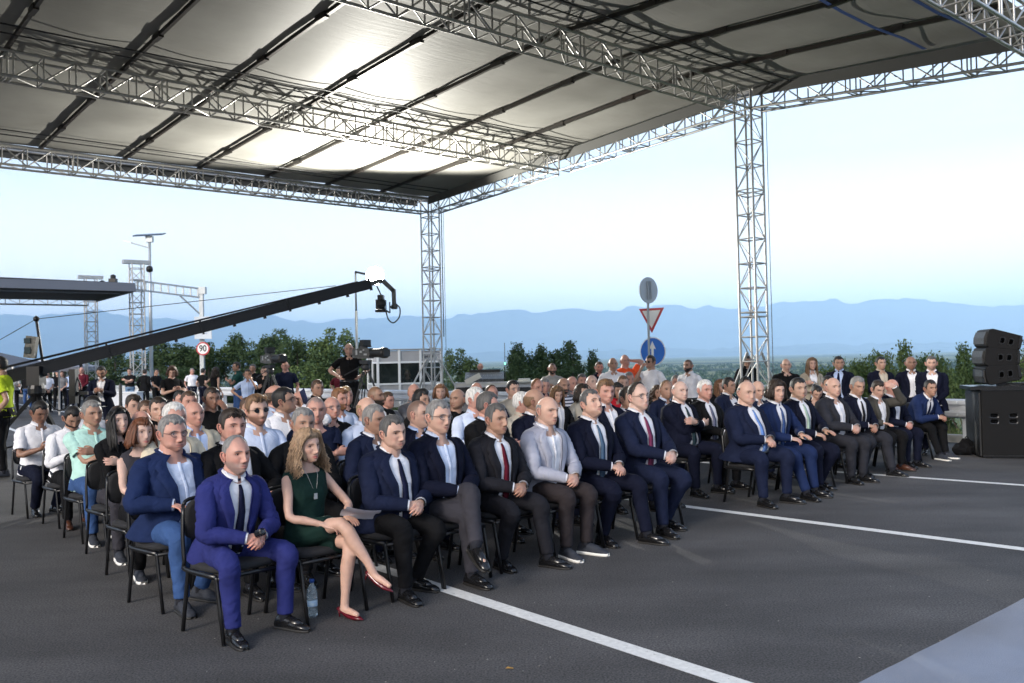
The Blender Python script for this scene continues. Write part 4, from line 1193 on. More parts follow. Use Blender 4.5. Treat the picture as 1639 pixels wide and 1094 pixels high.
def ball(c, r_, n):
    V = [[c[0], c[1], c[2] + r_]]
    for j in range(1, n // 2 + 1):
        a = math.pi * j / (n // 2 + 1)
        for k in range(n): V.append([c[0] + r_ * math.sin(a) * math.cos(2 * math.pi * k / n), c[1] + r_ * math.sin(a) * math.sin(2 * math.pi * k / n), c[2] + r_ * math.cos(a)])
    V.append([c[0], c[1], c[2] - r_]); q = n // 2
    Fc = [(0, 1 + k, 1 + (k + 1) % n) for k in range(n)]
    for j in range(q - 1): Fc += [(1 + j * n + k, 1 + (j + 1) * n + k, 1 + (j + 1) * n + (k + 1) % n, 1 + j * n + (k + 1) % n) for k in range(n)]
    Fc += [(len(V) - 1, 1 + (q - 1) * n + (k + 1) % n, 1 + (q - 1) * n + k) for k in range(n)]
    return np.array(V), Fc
def hair_nm(hp, tf, D, P, Fc, lod, rg):
    "hair as its own mesh"
    st = hp['hair']; nm = NM()
    if st in ('buzz', 'shaved', 'none'): return None
    thick = {'short': 0.013, 'receding': 0.009, 'bald': 0.0065, 'slick': 0.012, 'side': 0.019, 'afro': 0.045, 'floppy': 0.022, 'long': 0.014, 'bob': 0.020, 'curlylong': 0.026, 'bun': 0.010, 'mop': 0.026}[st]
    base = {'receding': 'receding', 'bald': 'bald'}.get(st, 'short')
    m_ = scalp_mask(P, D, base)
    x, y, z = P[:, 0], P[:, 1], P[:, 2]
    if st in ('long', 'bob', 'curlylong', 'mop'):
        face = sstep(0.020, 0.045, y) * sstep(0.078 if st != 'mop' else 0.068, 0.060, z) * sstep(0.060, 0.048, np.abs(x)) 
        m_ = np.clip(sstep(-0.09, -0.07, z) * (1 - sstep(0.03, 0.05, y) * sstep(0.078, 0.062, z)), 0, 1)
    top = (0.42 + 0.95 * sstep(0.02, 0.095, z)) if st in ('short', 'side', 'slick', 'floppy', 'receding') else 1.0
    ns = np.array([0.5 + 0.5 * math.sin(37 * p[0] + 11 * math.sin(29 * p[1])) * math.cos(41 * p[2] + 23 * p[1]) for p in P])
    jit = {'afro': 0.6, 'curlylong': 0.5, 'mop': 0.4}.get(st, 0.25)
    off = thick * top * (1 - jit + jit * ns) * np.sqrt(np.clip(m_, 0, 1)) - 0.004 * (m_ < 0.5)
    Dn = P / (np.linalg.norm(P, axis=1)[:, None] + 1e-9)
    Hh = P + Dn * off[:, None]
    keep = [f for f in Fc if max(m_[i] for i in f) > 0.30]
    used = sorted(set(i for f in keep for i in f)); mp_ = {i: k for k, i in enumerate(used)}
    if keep: nm.add(tf(Hh[used]), [tuple(mp_[i] for i in f) for f in keep])
    def strands(cnt, length, wave, amp, rad, spread, fringe=False, zmin=-1, sub=2, y0=0.035):
        for _ in range(cnt):
            a = rg.uniform(-math.pi + 0.0, math.pi)
            # a: 0 = front; skip the face
            if abs(a) < (1.12 if st == 'curlylong' else 0.95): continue
            el = rg.uniform(0.15, 0.95)
            d = arr(math.sin(a) * math.cos(el), math.cos(a) * math.cos(el), math.sin(el))
            p0 = arr(d[0] * 0.080, d[1] * 0.100, d[2] * 0.125) * 1.06
            L = length * rg.uniform(0.75, 1.05)
            out = norm(arr(d[0], d[1] * 0.8, 0)) * spread
            ph = rg.uniform(0, 6.28); nseg = 7
            pts = []
            for k in range(nseg + 1):
                t = k / nseg
                zz = p0[2] - t * (p0[2] + L)
                ell = math.sqrt(max(0.0, 1 - (max(zz, -0.02) / 0.135) ** 2))
                rx, ry = 0.088 + spread * t, 0.108 + spread * t * 0.6
                f_ = arr(math.sin(a) * rx * max(ell, 0.35), math.cos(a) * ry * max(ell, 0.35), zz)
                f_ = f_ + arr(math.sin(ph + t * wave), math.cos(ph * 1.3 + t * wave), 0) * amp * (0.3 + t)
                if zz < -0.10: f_[1] += (0.0 if math.cos(a) < -0.3 else 0.01)
                pts.append(f_)
            rr = rad * rg.uniform(0.7, 1.3)
            V_, f2 = tube_nm(pts, [(rr * 0.7, rr * 0.5)] + [(rr, rr * 0.6)] * (nseg - 1) + [(rr * 0.25, rr * 0.2)], 5, sub if lod == 0 else 1)
            nm.add(tf(V_), f2)
    q = (1.0, 0.5, 0.35)[lod]
    if st == 'long': strands(int(260 * q), hp.get('hlen', 0.28), 2.0, 0.006, 0.0085 / q ** .5, 0.02)
    if st == 'bob': strands(int(220 * q), hp.get('hlen', 0.13), 2.0, 0.006, 0.009 / q ** .5, 0.028)
    if st == 'mop': strands(int(90 * q), 0.075, 3.0, 0.008, 0.012 / q ** .5, 0.02)
    if st == 'curlylong': strands(int(460 * q), hp.get('hlen', 0.20), 16.0, 0.014, 0.0052 / q ** .5, 0.055, sub=2)
    if st == 'bun':
        V_, f_ = ball((0, -0.125, 0.03), 0.042, 10); nm.add(tf(V_), f_)
    if st in ('floppy', 'side', 'mop', 'bob', 'long', 'curlylong'):
        # fringe swept to one side
        cnt = int({'floppy': 26, 'side': 16, 'mop': 30, 'bob': 10, 'long': 10, 'curlylong': 26}[st] * q)
        for _ in range(cnt):
            sd = 1 if rg.rand() < 0.65 else -1
            x0 = rg.uniform(-0.05, 0.05); 
            pts = [(x0 * 0.5 - 0.02 * sd, 0.045, 0.125), (x0 * 0.9, 0.083, 0.100), (x0 * 1.2 + 0.018 * sd, 0.094, 0.072 - rg.uniform(0, 0.02) * (st in ('floppy', 'bob', 'mop')))]
            if st in ('long', 'curlylong', 'mop'): pts = [(0.0, 0.03, 0.130), (sd * 0.045, 0.078, 0.100), (sd * 0.082, 0.055, 0.045), (sd * 0.092, 0.035, -0.02)]
            pts = np.array(pts) + rg.normal(size=(len(pts), 3)) * 0.004
            V_, f_ = tube_nm(pts, [(.008, .005)] * (len(pts) - 1) + [(.003, .002)], 5, 2); nm.add(tf(V_), f_)
    return nm
def glasses_nm(tf, P, D, dark=False):
    nm = NM()
    yb = surf_y(P, D, 0.0, 0.012) + 0.004
    ye = surf_y(P, D, 0.032, 0.010) + 0.017
    for sd in (-1, 1):
        pts = [(sd * 0.033 + 0.024 * math.cos(a) * 1.0, ye - 0.004 * abs(math.cos(a)), 0.008 + 0.0175 * math.sin(a)) for a in np.linspace(0, 2 * math.pi, 13)]
        V_, f_ = tube_nm(pts, [0.0018] * 13, 5, 1, cap=False); nm.add(tf(V_), f_, 0)
        c = arr(sd * 0.033, ye, 0.008)
        V_ = [c] + [arr(*p) for p in pts[:-1]]
        nm.add(tf(V_), [(0, 1 + k, 1 + (k + 1) % 12) for k in range(12)], 1)
        V_, f_ = tube_nm([(sd * 0.057, ye - 0.004, 0.012), (sd * 0.079, 0.045, 0.014), (sd * 0.082, -0.005, 0.012)], [0.0017] * 3, 5, 1); nm.add(tf(V_), f_, 0)
    V_, f_ = tube_nm([(-0.010, ye, 0.013), (0, ye + 0.003, 0.015), (0.010, ye, 0.013)], [0.0017] * 3, 5, 1); nm.add(tf(V_), f_, 0)
    return nm

# ---- hand template: wrist at origin, fingers along +Y, palm facing -Z, thumb on the +X side
def hand_template(curl, lod, spread=1.0):
    parts = []
    parts.append(tube_nm([(0, -0.03, 0), (0, 0.0, 0), (0.002, 0.035, 0), (0.002, 0.075, 0.001), (0.001, 0.092, 0.0)], [(.021, .027), (.020, .028), (.0150, .038), (.0135, .041), (.010, .037)], 14, 2, ref=arr(1, 0, 0)))
    lens = [(0.040, 0.026, 0.020), (0.045, 0.029, 0.021), (0.041, 0.027, 0.020), (0.032, 0.021, 0.018)]
    xs = [0.029, 0.0105, -0.009, -0.027]
    for k in range(4):
        p = arr(xs[k], 0.078, 0.002); pts = [p + arr(0, -0.02, -0.001), p]; a = curl * 0.55 + 0.05 * k; d_x = (1.5 - k) * 0.05 * spread
        for j, L in enumerate(lens[k]):
            p = p + arr(d_x * L, math.cos(a) * L, -math.sin(a) * L); pts.append(p.copy()); a += curl * (0.95 if j == 0 else 0.7)
        rr = [0.0092, 0.0096, 0.0088, 0.0080, 0.0066]
        if k == 3: rr = [r_ * 0.87 for r_ in rr]
        parts.append(tube_nm(pts, rr, 8, 2))
    p = arr(0.020, 0.018, -0.006)
    parts.append(tube_nm([p, p + arr(0.020, 0.022, -0.008), p + arr(0.030, 0.050, -0.014 - 0.010 * curl), p + arr(0.026 - 0.012 * curl, 0.076, -0.018 - 0.016 * curl)], [0.014, 0.0135, 0.0105, 0.008], 8, 2))
    vx = (0.0042, 0.0060, 0.0095)[lod]
    return remesh(parts, vx, (3, 2, 1)[lod], (0.55, 0.5, 0.6)[lod])
HANDC = {}
def hand(curl, lod):
    k = (round(curl, 2), lod)
    if k not in HANDC: HANDC[k] = hand_template(curl, lod)
    return HANDC[k]
def place_hand(nm, w, d, palm, side, curl, lod, col, k=1.0):
    "w: wrist point, d: finger direction, palm: direction the palm faces, side: +1 right hand, -1 left"
    d = norm(arr(*d)); z = -arr(*palm); z = norm(z - d * z.dot(d)); x = np.cross(d, z)   # x,y,z right handed with y = d
    V, Fc = hand(curl, lod)
    V = V.copy() * k
    # right hand, palm down, fingers forward: the thumb points to the left (-x)
    V[:, 0] *= -side
    if side > 0: Fc = [tuple(reversed(f)) for f in Fc]
    X = V[:, :1] * x + V[:, 1:2] * d + V[:, 2:3] * z + arr(*w)
    cc = np.tile(arr(*col), (len(X), 1)); t_ = sstep(0.075, 0.10, V[:, 1])
    cc = cc * (1 - 0.12 * t_[:, None] * arr(0, 1, 1))
    nm.add(X, Fc, 0, cc)

def ik(a, c, l1, l2, pole):
    a, c = arr(*a), arr(*c); d = c - a; L = np.linalg.norm(d); u = d / L
    L = min(L, (l1 + l2) * 0.995)
    x = (l1 * l1 - l2 * l2 + L * L) / (2 * L); h = math.sqrt(max(1e-6, l1 * l1 - x * x))
    p = arr(*pole); p = norm(p - u * p.dot(u))
    return a + u * x + p * h, a + u * L

ARMS = {  # wrist (x out, y, z above the pelvis), elbow pole, hand direction, palm direction, curl ; right then mirrored left unless given
    'clasp': dict(w=(0.062, 0.40, 0.125), pole=(0.9, -0.5, -0.35), hd=(-0.72, 0.55, -0.25), pm=(-0.45, -0.55, -0.55), curl=0.85),
    'lap':   dict(w=(0.15, 0.33, 0.135), pole=(0.9, -0.5, -0.2), hd=(-0.18, 1, -0.12), pm=(0, 0, -1), curl=0.28),
    'hands_low': dict(w=(0.055, 0.33, 0.11), pole=(0.9, -0.5, -0.3), hd=(-0.6, 0.7, -0.2), pm=(-0.3, -0.2, -0.9), curl=0.6),
    'phone': dict(w=(0.075, 0.31, 0.235), pole=(0.8, -0.3, -0.9), hd=(-0.45, 0.75, 0.35), pm=(-0.6, -0.2, 0.7), curl=0.75),
    'cross': dict(w=(-0.09, 0.255, 0.27), pole=(0.8, -0.4, -0.6), hd=(-0.95, 0.05, 0.1), pm=(0, -1, 0), curl=0.45),
    'down':  dict(w=(0.27, 0.06, -0.045), pole=(0.3, -1, 0), hd=(-0.05, 0.1, -1), pm=(-1, 0, 0), curl=0.35),
    'hips':  dict(w=(0.20, 0.05, 0.10), pole=(1, -0.4, 0.1), hd=(-0.5, 0.6, -0.5), pm=(-0.8, -0.2, 0), curl=0.4),
    'front': dict(w=(0.05, 0.22, 0.00), pole=(0.8, -0.6, 0), hd=(-0.55, 0.2, -0.7), pm=(0, -1, 0), curl=0.6),
    'face':  dict(w=(0.07, 0.23, 0.52), pole=(0.6, -0.1, -1), hd=(-0.45, -0.25, 0.8), pm=(-0.3, -1, 0.1), curl=0.5),
    'ear':   dict(w=(0.15, 0.13, 0.58), pole=(0.9, 0.3, -0.9), hd=(-0.3, -0.2, 0.9), pm=(-0.9, -0.2, 0), curl=0.6),
    'brow':  dict(w=(0.10, 0.30, 0.66), pole=(0.7, 0.1, -1), hd=(-0.75, -0.45, 0.35), pm=(-0.3, -0.9, 0.1), curl=0.35),
    'headback': dict(w=(0.13, -0.05, 0.66), pole=(1, 0.1, 0.7), hd=(-0.9, -0.3, 0.1), pm=(-0.2, 0.9, 0), curl=0.4),
    'reach': dict(w=(0.06, 0.52, 0.10), pole=(0.8, -0.4, -0.6), hd=(-0.5, 0.8, -0.1), pm=(-0.6, 0, -0.6), curl=0.8),
}
LEGS = {  # knee x, ankle (x, y) relative to the hips, for right and left
    'flat': ((0.13, 0.12, 0.42), (0.13, 0.12, 0.42)),
    'wide': ((0.22, 0.20, 0.42), (0.22, 0.20, 0.42)),
    'fwd':  ((0.14, 0.12, 0.58), (0.14, 0.13, 0.50)),
    'stag': ((0.17, 0.17, 0.46), (0.15, 0.10, 0.26)),
    'stag2': ((0.15, 0.12, 0.28), (0.17, 0.18, 0.52)),
    'tuck': ((0.14, 0.11, 0.22), (0.14, 0.11, 0.24)),
    'cross': None, 'crossr': None,
}
POSEC = {}
TORSO = [  # t along the spine, half width, half depth, forward shift
    (-0.16, 0.175, 0.125, 0.00), (0.0, 0.172, 0.122, 0.01), (0.10, 0.164, 0.120, 0.014), (0.2, 0.158, 0.118, 0.015), (0.4, 0.160, 0.118, 0.012), (0.62, 0.172, 0.122, 0.008),
    (0.78, 0.182, 0.114, -0.004), (0.86, 0.184, 0.102, -0.010), (0.915, 0.163, 0.086, -0.014), (0.96, 0.114, 0.070, -0.014), (1.0, 0.070, 0.062, -0.008), (1.06, 0.056, 0.058, 0.0)]
def skeleton(sp):
    "sp: person parameters -> joints in the local frame (x right, y forward, z up)"
    st = sp['stand']; k = 1.0
    pel = arr(0, 0, 0.96 if st else 0.545)
    lean = math.radians(sp['lean'])
    sd = arr(0, math.sin(lean), math.cos(lean))
    neck = pel + sd * 0.515
    J = dict(pel=pel, sd=sd, neck=neck)
    fwd = arr(0, math.cos(lean * 0.6), -math.sin(lean * 0.6))
    J['fwd'] = np.cross(sd, arr(1, 0, 0)) * -1.0
    if J['fwd'][1] < 0: J['fwd'] *= -1
    J['headc'] = neck + sd * 0.045 + arr(0, 0.026, 0.075)
    bw = sp['bulk']
    for s in (1, -1):
        sh = neck + arr(s * 0.180 * (0.6 + 0.4 * bw) * (0.88 if sp['fem'] else 1), 0, 0) - sd * 0.098
        A = sp['arms'][0 if s == 1 else 1]; a = ARMS[A]
        w = arr(a['w'][0] * s, a['w'][1], a['w'][2])
        if A not in ('down', 'hips', 'front'): w[1] += 0.25 * math.sin(lean) * (1 if w[2] > 0.2 else 0.0)
        if A == 'clasp' and not st and lean > 0.16: w[1] -= 0.03; w[2] -= 0.035
        if A == 'cross': w[1] += (bw - 1) * 0.15; w[2] += 0.0 if s == 1 else 0.035; w[1] += 0.0 if s == 1 else 0.03
        if A in ('clasp', 'hands_low', 'lap') and not st: w[2] += 0.035 * (bw - 1) * 3
        w = pel + w
        el, w = ik(sh, w, 0.285, 0.255, (a['pole'][0] * s, a['pole'][1], a['pole'][2]))
        J['sh%d' % s], J['el%d' % s], J['wr%d' % s] = sh, el, w
        J['hd%d' % s] = arr(a['hd'][0] * s, a['hd'][1], a['hd'][2]); J['pm%d' % s] = arr(a['pm'][0] * s, a['pm'][1], a['pm'][2]); J['cu%d' % s] = a['curl']
    for s in (1, -1):
        hip = pel + arr(s * 0.092, 0.0, -0.02)
        if st:
            an = arr(s * (0.10 + 0.03 * sp.get('astride', 1)), 0.02 * s, 0.075)
            kn, an = ik(hip, an, 0.43, 0.41, (0, 1, 0)); ft = arr(s * 0.25, 1, 0)
        else:
            lg = sp['legs']
            if lg in ('cross', 'crossr'):
                up = 1 if lg == 'crossr' else -1
                if s == up:
                    kn = pel + arr(-s * 0.02, 0.42, 0.115); an = kn + arr(-s * 0.13, 0.20, -0.335); ft = arr(-s * 0.30, 0.9, -0.35)
                else:
                    kn = pel + arr(s * 0.07, 0.44, -0.035); an = arr(s * 0.02, 0.44, 0.085); ft = arr(s * 0.1, 1, 0)
            else:
                kx, ax_, ay = LEGS[lg][0 if s == 1 else 1]
                an = arr(s * ax_, ay, 0.085); kn, an = ik(hip, an, 0.44, 0.425, (s * (kx - 0.1) * 3, 0.6, 1)); kn[0] = s * kx; ft = arr(s * 0.22, 1, 0)
        J['hip%d' % s], J['kn%d' % s], J['an%d' % s], J['ft%d' % s] = hip, kn, an, ft
    return J
def ring_pts(J, t, hw, hd, sh, angs, e=2.35, L=0.515):
    c = J['pel'] + J['sd'] * (t * L) + J['fwd'] * sh
    ca_, sa = np.cos(angs), np.sin(angs)      # angle 0 = front, positive towards +x
    x = np.sign(sa) * np.abs(sa) ** (2 / e) * hw; y = np.sign(ca_) * np.abs(ca_) ** (2 / e) * hd
    return c + np.outer(x, arr(1, 0, 0)) + np.outer(y, J['fwd'])
def torso_tab(sp, grow=0.0, lo=-0.16, hi=1.06, flare=0.0):
    out = []
    for t, w, d, s in TORSO:
        if t < lo - 1e-6 or t > hi + 1e-6: continue
        bw = sp['bulk']; 
        w_ = w * (0.35 + 0.65 * bw) if t < 0.95 else w * (0.7 + 0.3 * bw)
        d_ = d * (1 + (bw - 1) * (1.6 if t < 0.65 else 0.7)); s_ = s + (bw - 1) * 0.10 * max(0, 1 - abs(t - 0.25) / 0.45) + sp['belly'] * 0.05 * math.exp(-((t - 0.2) / 0.22) ** 2)
        if sp['fem']: w_ *= {0.2: 0.88, 0.4: 0.86}.get(t, 0.91); d_ *= 0.9; s_ += 0.016 * (t == 0.62)
        g = grow + (flare * max(0, (0.15 - t)) if flare else 0)
        out.append((t, w_ + g * (1.0 if t < 0.95 else 0.5), d_ + g * (0.85 if t < 0.95 else 0.5), s_))
    return out
def loft(rows, closed=True):
    n = len(rows[0]); m = len(rows); V = np.concatenate(rows)
    kk = n if closed else n - 1
    return V, [(i * n + k, i * n + (k + 1) % n, (i + 1) * n + (k + 1) % n, (i + 1) * n + k) for i in range(m - 1) for k in range(kk)]
def interp_tab(tab, n):
    T = np.array(tab); ts = np.linspace(T[0, 0], T[-1, 0], n)
    return [(t, *[float(np.interp(t, T[:, 0], T[:, j])) for j in (1, 2, 3)]) for t in ts]
def body_base(sp, J, lod):
    key = ('body', sp['stand'], sp['lean'], sp['arms'], sp['legs'], round(sp['bulk'], 2), sp['fem'], lod)
    if key in POSEC: return POSEC[key]
    parts = []
    a = np.linspace(0, 2 * math.pi, 15)[:-1]
    rows = [ring_pts(J, t, w, d, s, a) for t, w, d, s in torso_tab(sp, -0.012, hi=1.0)]
    V, Fc = loft(rows); c0, c1 = len(V), len(V) + 1; V = np.vstack([V, rows[0].mean(0), rows[-1].mean(0)]); mm_ = len(rows)
    Fc = Fc + [(c0, (k + 1) % 14, k) for k in range(14)] + [(c1, (mm_ - 1) * 14 + k, (mm_ - 1) * 14 + (k + 1) % 14) for k in range(14)]
    parts.append((V, Fc))
    nk = J['neck']; hc = J['headc']; nr = 0.051 if sp['fem'] else 0.065 + 0.012 * (sp['bulk'] - 1) * 3
    parts.append(tube_nm([nk - J['sd'] * 0.07, nk - J['sd'] * 0.01, (nk + hc) / 2 + arr(0, -0.012, -0.01), hc + arr(0, -0.02, -0.03)], [nr * 1.3, nr * 1.08, nr, nr * 0.9], 12, 2))
    ak = 0.82 if sp['fem'] else 1.0
    for s in (1, -1):
        sh, el, wr = J['sh%d' % s], J['el%d' % s], J['wr%d' % s]
        parts.append(tube_nm([sh + arr(-s * 0.05, 0, 0.005), sh, sh * 0.5 + el * 0.5, el, el * 0.62 + wr * 0.38, wr], [0.045 * ak, 0.052 * ak, 0.045 * ak, 0.039 * ak, 0.041 * ak, 0.026 * ak], 10, 2))
        hp_, kn, an = J['hip%d' % s], J['kn%d' % s], J['an%d' % s]
        lk = 0.97 if sp['fem'] else 1.0
        parts.append(tube_nm([hp_, hp_ * 0.5 + kn * 0.5, kn, kn * 0.62 + an * 0.38, an * 0.8 + kn * 0.2, an + arr(0, 0, -0.035)], [0.078 * lk, 0.068 * lk, 0.052 * lk, 0.053 * lk, 0.034 * lk, 0.032 * lk], 10, 2))
        f_ = norm(J['ft%d' % s]); parts.append(tube_nm([an + arr(0, 0, -0.03) - f_ * 0.035, an + arr(0, 0, -0.035) + f_ * 0.06, an + arr(0, 0, -0.05) + f_ * 0.14], [0.028, 0.028, 0.02], 8, 2))
    POSEC[key] = remesh(parts, (0.0115, 0.016, 0.022)[lod], (5, 4, 3)[lod], (0.7, 0.5, 0.4)[lod])
    return POSEC[key]
def trousers_mesh(sp, J, lod, short=False):
    key = ('trou', sp['stand'], sp['legs'], round(sp['bulk'], 2), round(sp['belly'], 1), sp['fem'], lod, short, round(sp['lean'] / 8))
    if key in POSEC: return POSEC[key]
    bw = sp['bulk']; parts = []
    p = J['pel']; W_ = 0.168 * (0.4 + 0.6 * bw)
    a = np.linspace(0, 2 * math.pi, 15)[:-1]
    rows = [ring_pts(J, t, w, d, s, a) for t, w, d, s in torso_tab(sp, 0.017, hi=0.10)]
    V, Fc = loft(rows); c0, c1 = len(V), len(V) + 1; V = np.vstack([V, rows[0].mean(0), rows[-1].mean(0)]); mm_ = len(rows)
    parts.append((V, Fc + [(c0, (k + 1) % 14, k) for k in range(14)] + [(c1, (mm_ - 1) * 14 + k, (mm_ - 1) * 14 + (k + 1) % 14) for k in range(14)]))
    fk = 0.9 if sp['fem'] else 0.55 + 0.45 * bw
    for s in (1, -1):
        h_, kn, an = J['hip%d' % s], J['kn%d' % s], J['an%d' % s]
        if short: continue
        dn = norm(an - kn); kb = kn + norm(kn - h_) * 0.012
        parts.append(tube_nm([h_ + arr(0, 0.02, 0.005), h_ * 0.55 + kn * 0.45, kb, kn * 0.72 + an * 0.28, kn * 0.3 + an * 0.7, an + dn * -0.015],
                             [0.098 * fk, 0.086 * fk, 0.069 * (0.5 + 0.5 * fk), 0.066 * (0.5 + 0.5 * fk), 0.056, 0.055], 14, 5, wr=(0.055, [0.3, 0.6, 1, 1, 0.5, 0.8]), seed=s + sp['seed'] % 3))
    V, Fc = remesh(parts, (0.0105, 0.015, 0.020)[lod], (2, 2, 2)[lod], (0.6, 0.5, 0.45)[lod])
    nm = NM().add(V, Fc)
    POSEC[key] = nm.mesh("trousers", [m_black]); return POSEC[key]
def shoe_nm(J, s, heel=False, white=False):
    nm = NM()
    an, f_ = J['an%d' % s], norm(J['ft%d' % s]); 
    up = arr(0, 0, 1) if abs(f_[2]) < 0.05 else norm(arr(0, 0, 1) - f_ * f_[2]); x = np.cross(f_, up)
    base = an - up * 0.085
    q = lambda y_, z_, x_=0.0: base + f_ * y_ + up * z_ + x * x_
    if heel:
        V_, g_ = tube_nm([q(-0.055, 0.062), q(-0.02, 0.05), q(0.05, 0.024), q(0.12, 0.018), q(0.185, 0.014)], [(.014, .024), (.020, .028), (.022, .030), (.018, .034), (.004, .006)], 10, 2, ref=x); nm.add(V_, g_)
        V_, g_ = tube_nm([q(-0.052, 0.05), q(-0.05, 0.0)], [.010, .005], 6, 1); nm.add(V_, g_)
        return nm
    prof = [(-0.075, .030, .030, .034), (-0.055, .048, .034, .050), (-0.01, .055, .037, .058), (0.05, .040, .039, .040), (0.11, .030, .043, .030), (0.16, .026, .041, .025), (0.195, .020, .030, .018), (0.208, .016, .012, .008)]
    rows = []; a = np.linspace(0, 2 * math.pi, 15)[:-1]
    for y_, zc, rx, rz in prof:
        zz = np.clip(zc + np.sin(a) * rz, 0.012, None); rows.append(np.array([q(y_, z1, math.cos(a1) * rx) for a1, z1 in zip(a, zz)]))
    V_, g_ = loft(rows); nm.add(V_, g_ + [tuple(range(14))[::-1], tuple(len(V_) - 14 + k for k in range(14))])
    rows = []
    for y_, zc, rx, rz in prof:
        rx2 = rx + 0.003; ys = y_ + (0.004 if y_ > 0.18 else -0.004 if y_ < -0.07 else 0)
        rows.append(np.array([q(ys, 0.0, -rx2), q(ys, 0.0, rx2), q(ys, 0.022 if white else 0.014, rx2), q(ys, 0.022 if white else 0.014, -rx2)]))
    V_, g_ = loft(rows); nm.add(V_, g_ + [(0, 1, 2, 3), tuple(len(V_) - 4 + k for k in (3, 2, 1, 0))], 1)
    # sock / ankle
    V_, g_ = tube_nm([an + up * -0.03, an + arr(0, 0, 0.02), an + norm(J['kn%d' % s] - an) * 0.13], [.040, .040, .042], 10, 1); nm.add(V_, g_, 2)
    V_, g_ = tube_nm([q(-0.04, 0.055), q(0.03, 0.055), q(0.10, 0.042), q(0.15, 0.03)], [.036, .040, .036, .022], 10, 1); nm.add(V_, g_, 0)
    return nm
def sleeves(sp, J, grow, end=1.0, wr=0.085, cuff=0.0):
    out = []
    ak = (0.84 if sp['fem'] else 1.0) * (0.6 + 0.4 * sp['bulk'])
    for s in (1, -1):
        sh, el, w = J['sh%d' % s], J['el%d' % s], J['wr%d' % s]
        inn = sh + arr(-s * 0.075, -0.004, 0.004)
        if end >= 1.0:
            e_ = w + norm(w - el) * cuff
            P = [inn, sh + arr(-s * 0.004, 0, 0.0), sh * 0.72 + el * 0.28 + arr(s * 0.006, 0, 0), sh * 0.35 + el * 0.65, el + norm(el - (sh + w) / 2) * 0.004, el * 0.62 + w * 0.38, e_]
            Rr = [0.046 * ak + grow, 0.060 * ak + grow, 0.060 * ak + grow, 0.054 * ak + grow, 0.050 * ak + grow, 0.046 * ak + grow, 0.034 * ak + grow * 0.9]
        else:
            q = end
            e1 = sh * (1 - q) + el * q
            P = [inn, sh + arr(-s * 0.004, 0, 0.0), sh * (1 - q * .5) + el * q * .5, e1]
            Rr = [0.044 * ak + grow, 0.058 * ak + grow, 0.058 * ak + grow, 0.060 * ak + grow]
        out.append(tube_nm(P, Rr, 14, 6, cap=False, wr=(wr, [0.15, 0.3, 0.6, 1, 1, 0.7, 0.4]), seed=sp['seed'] * 1.7 + s))
    return out
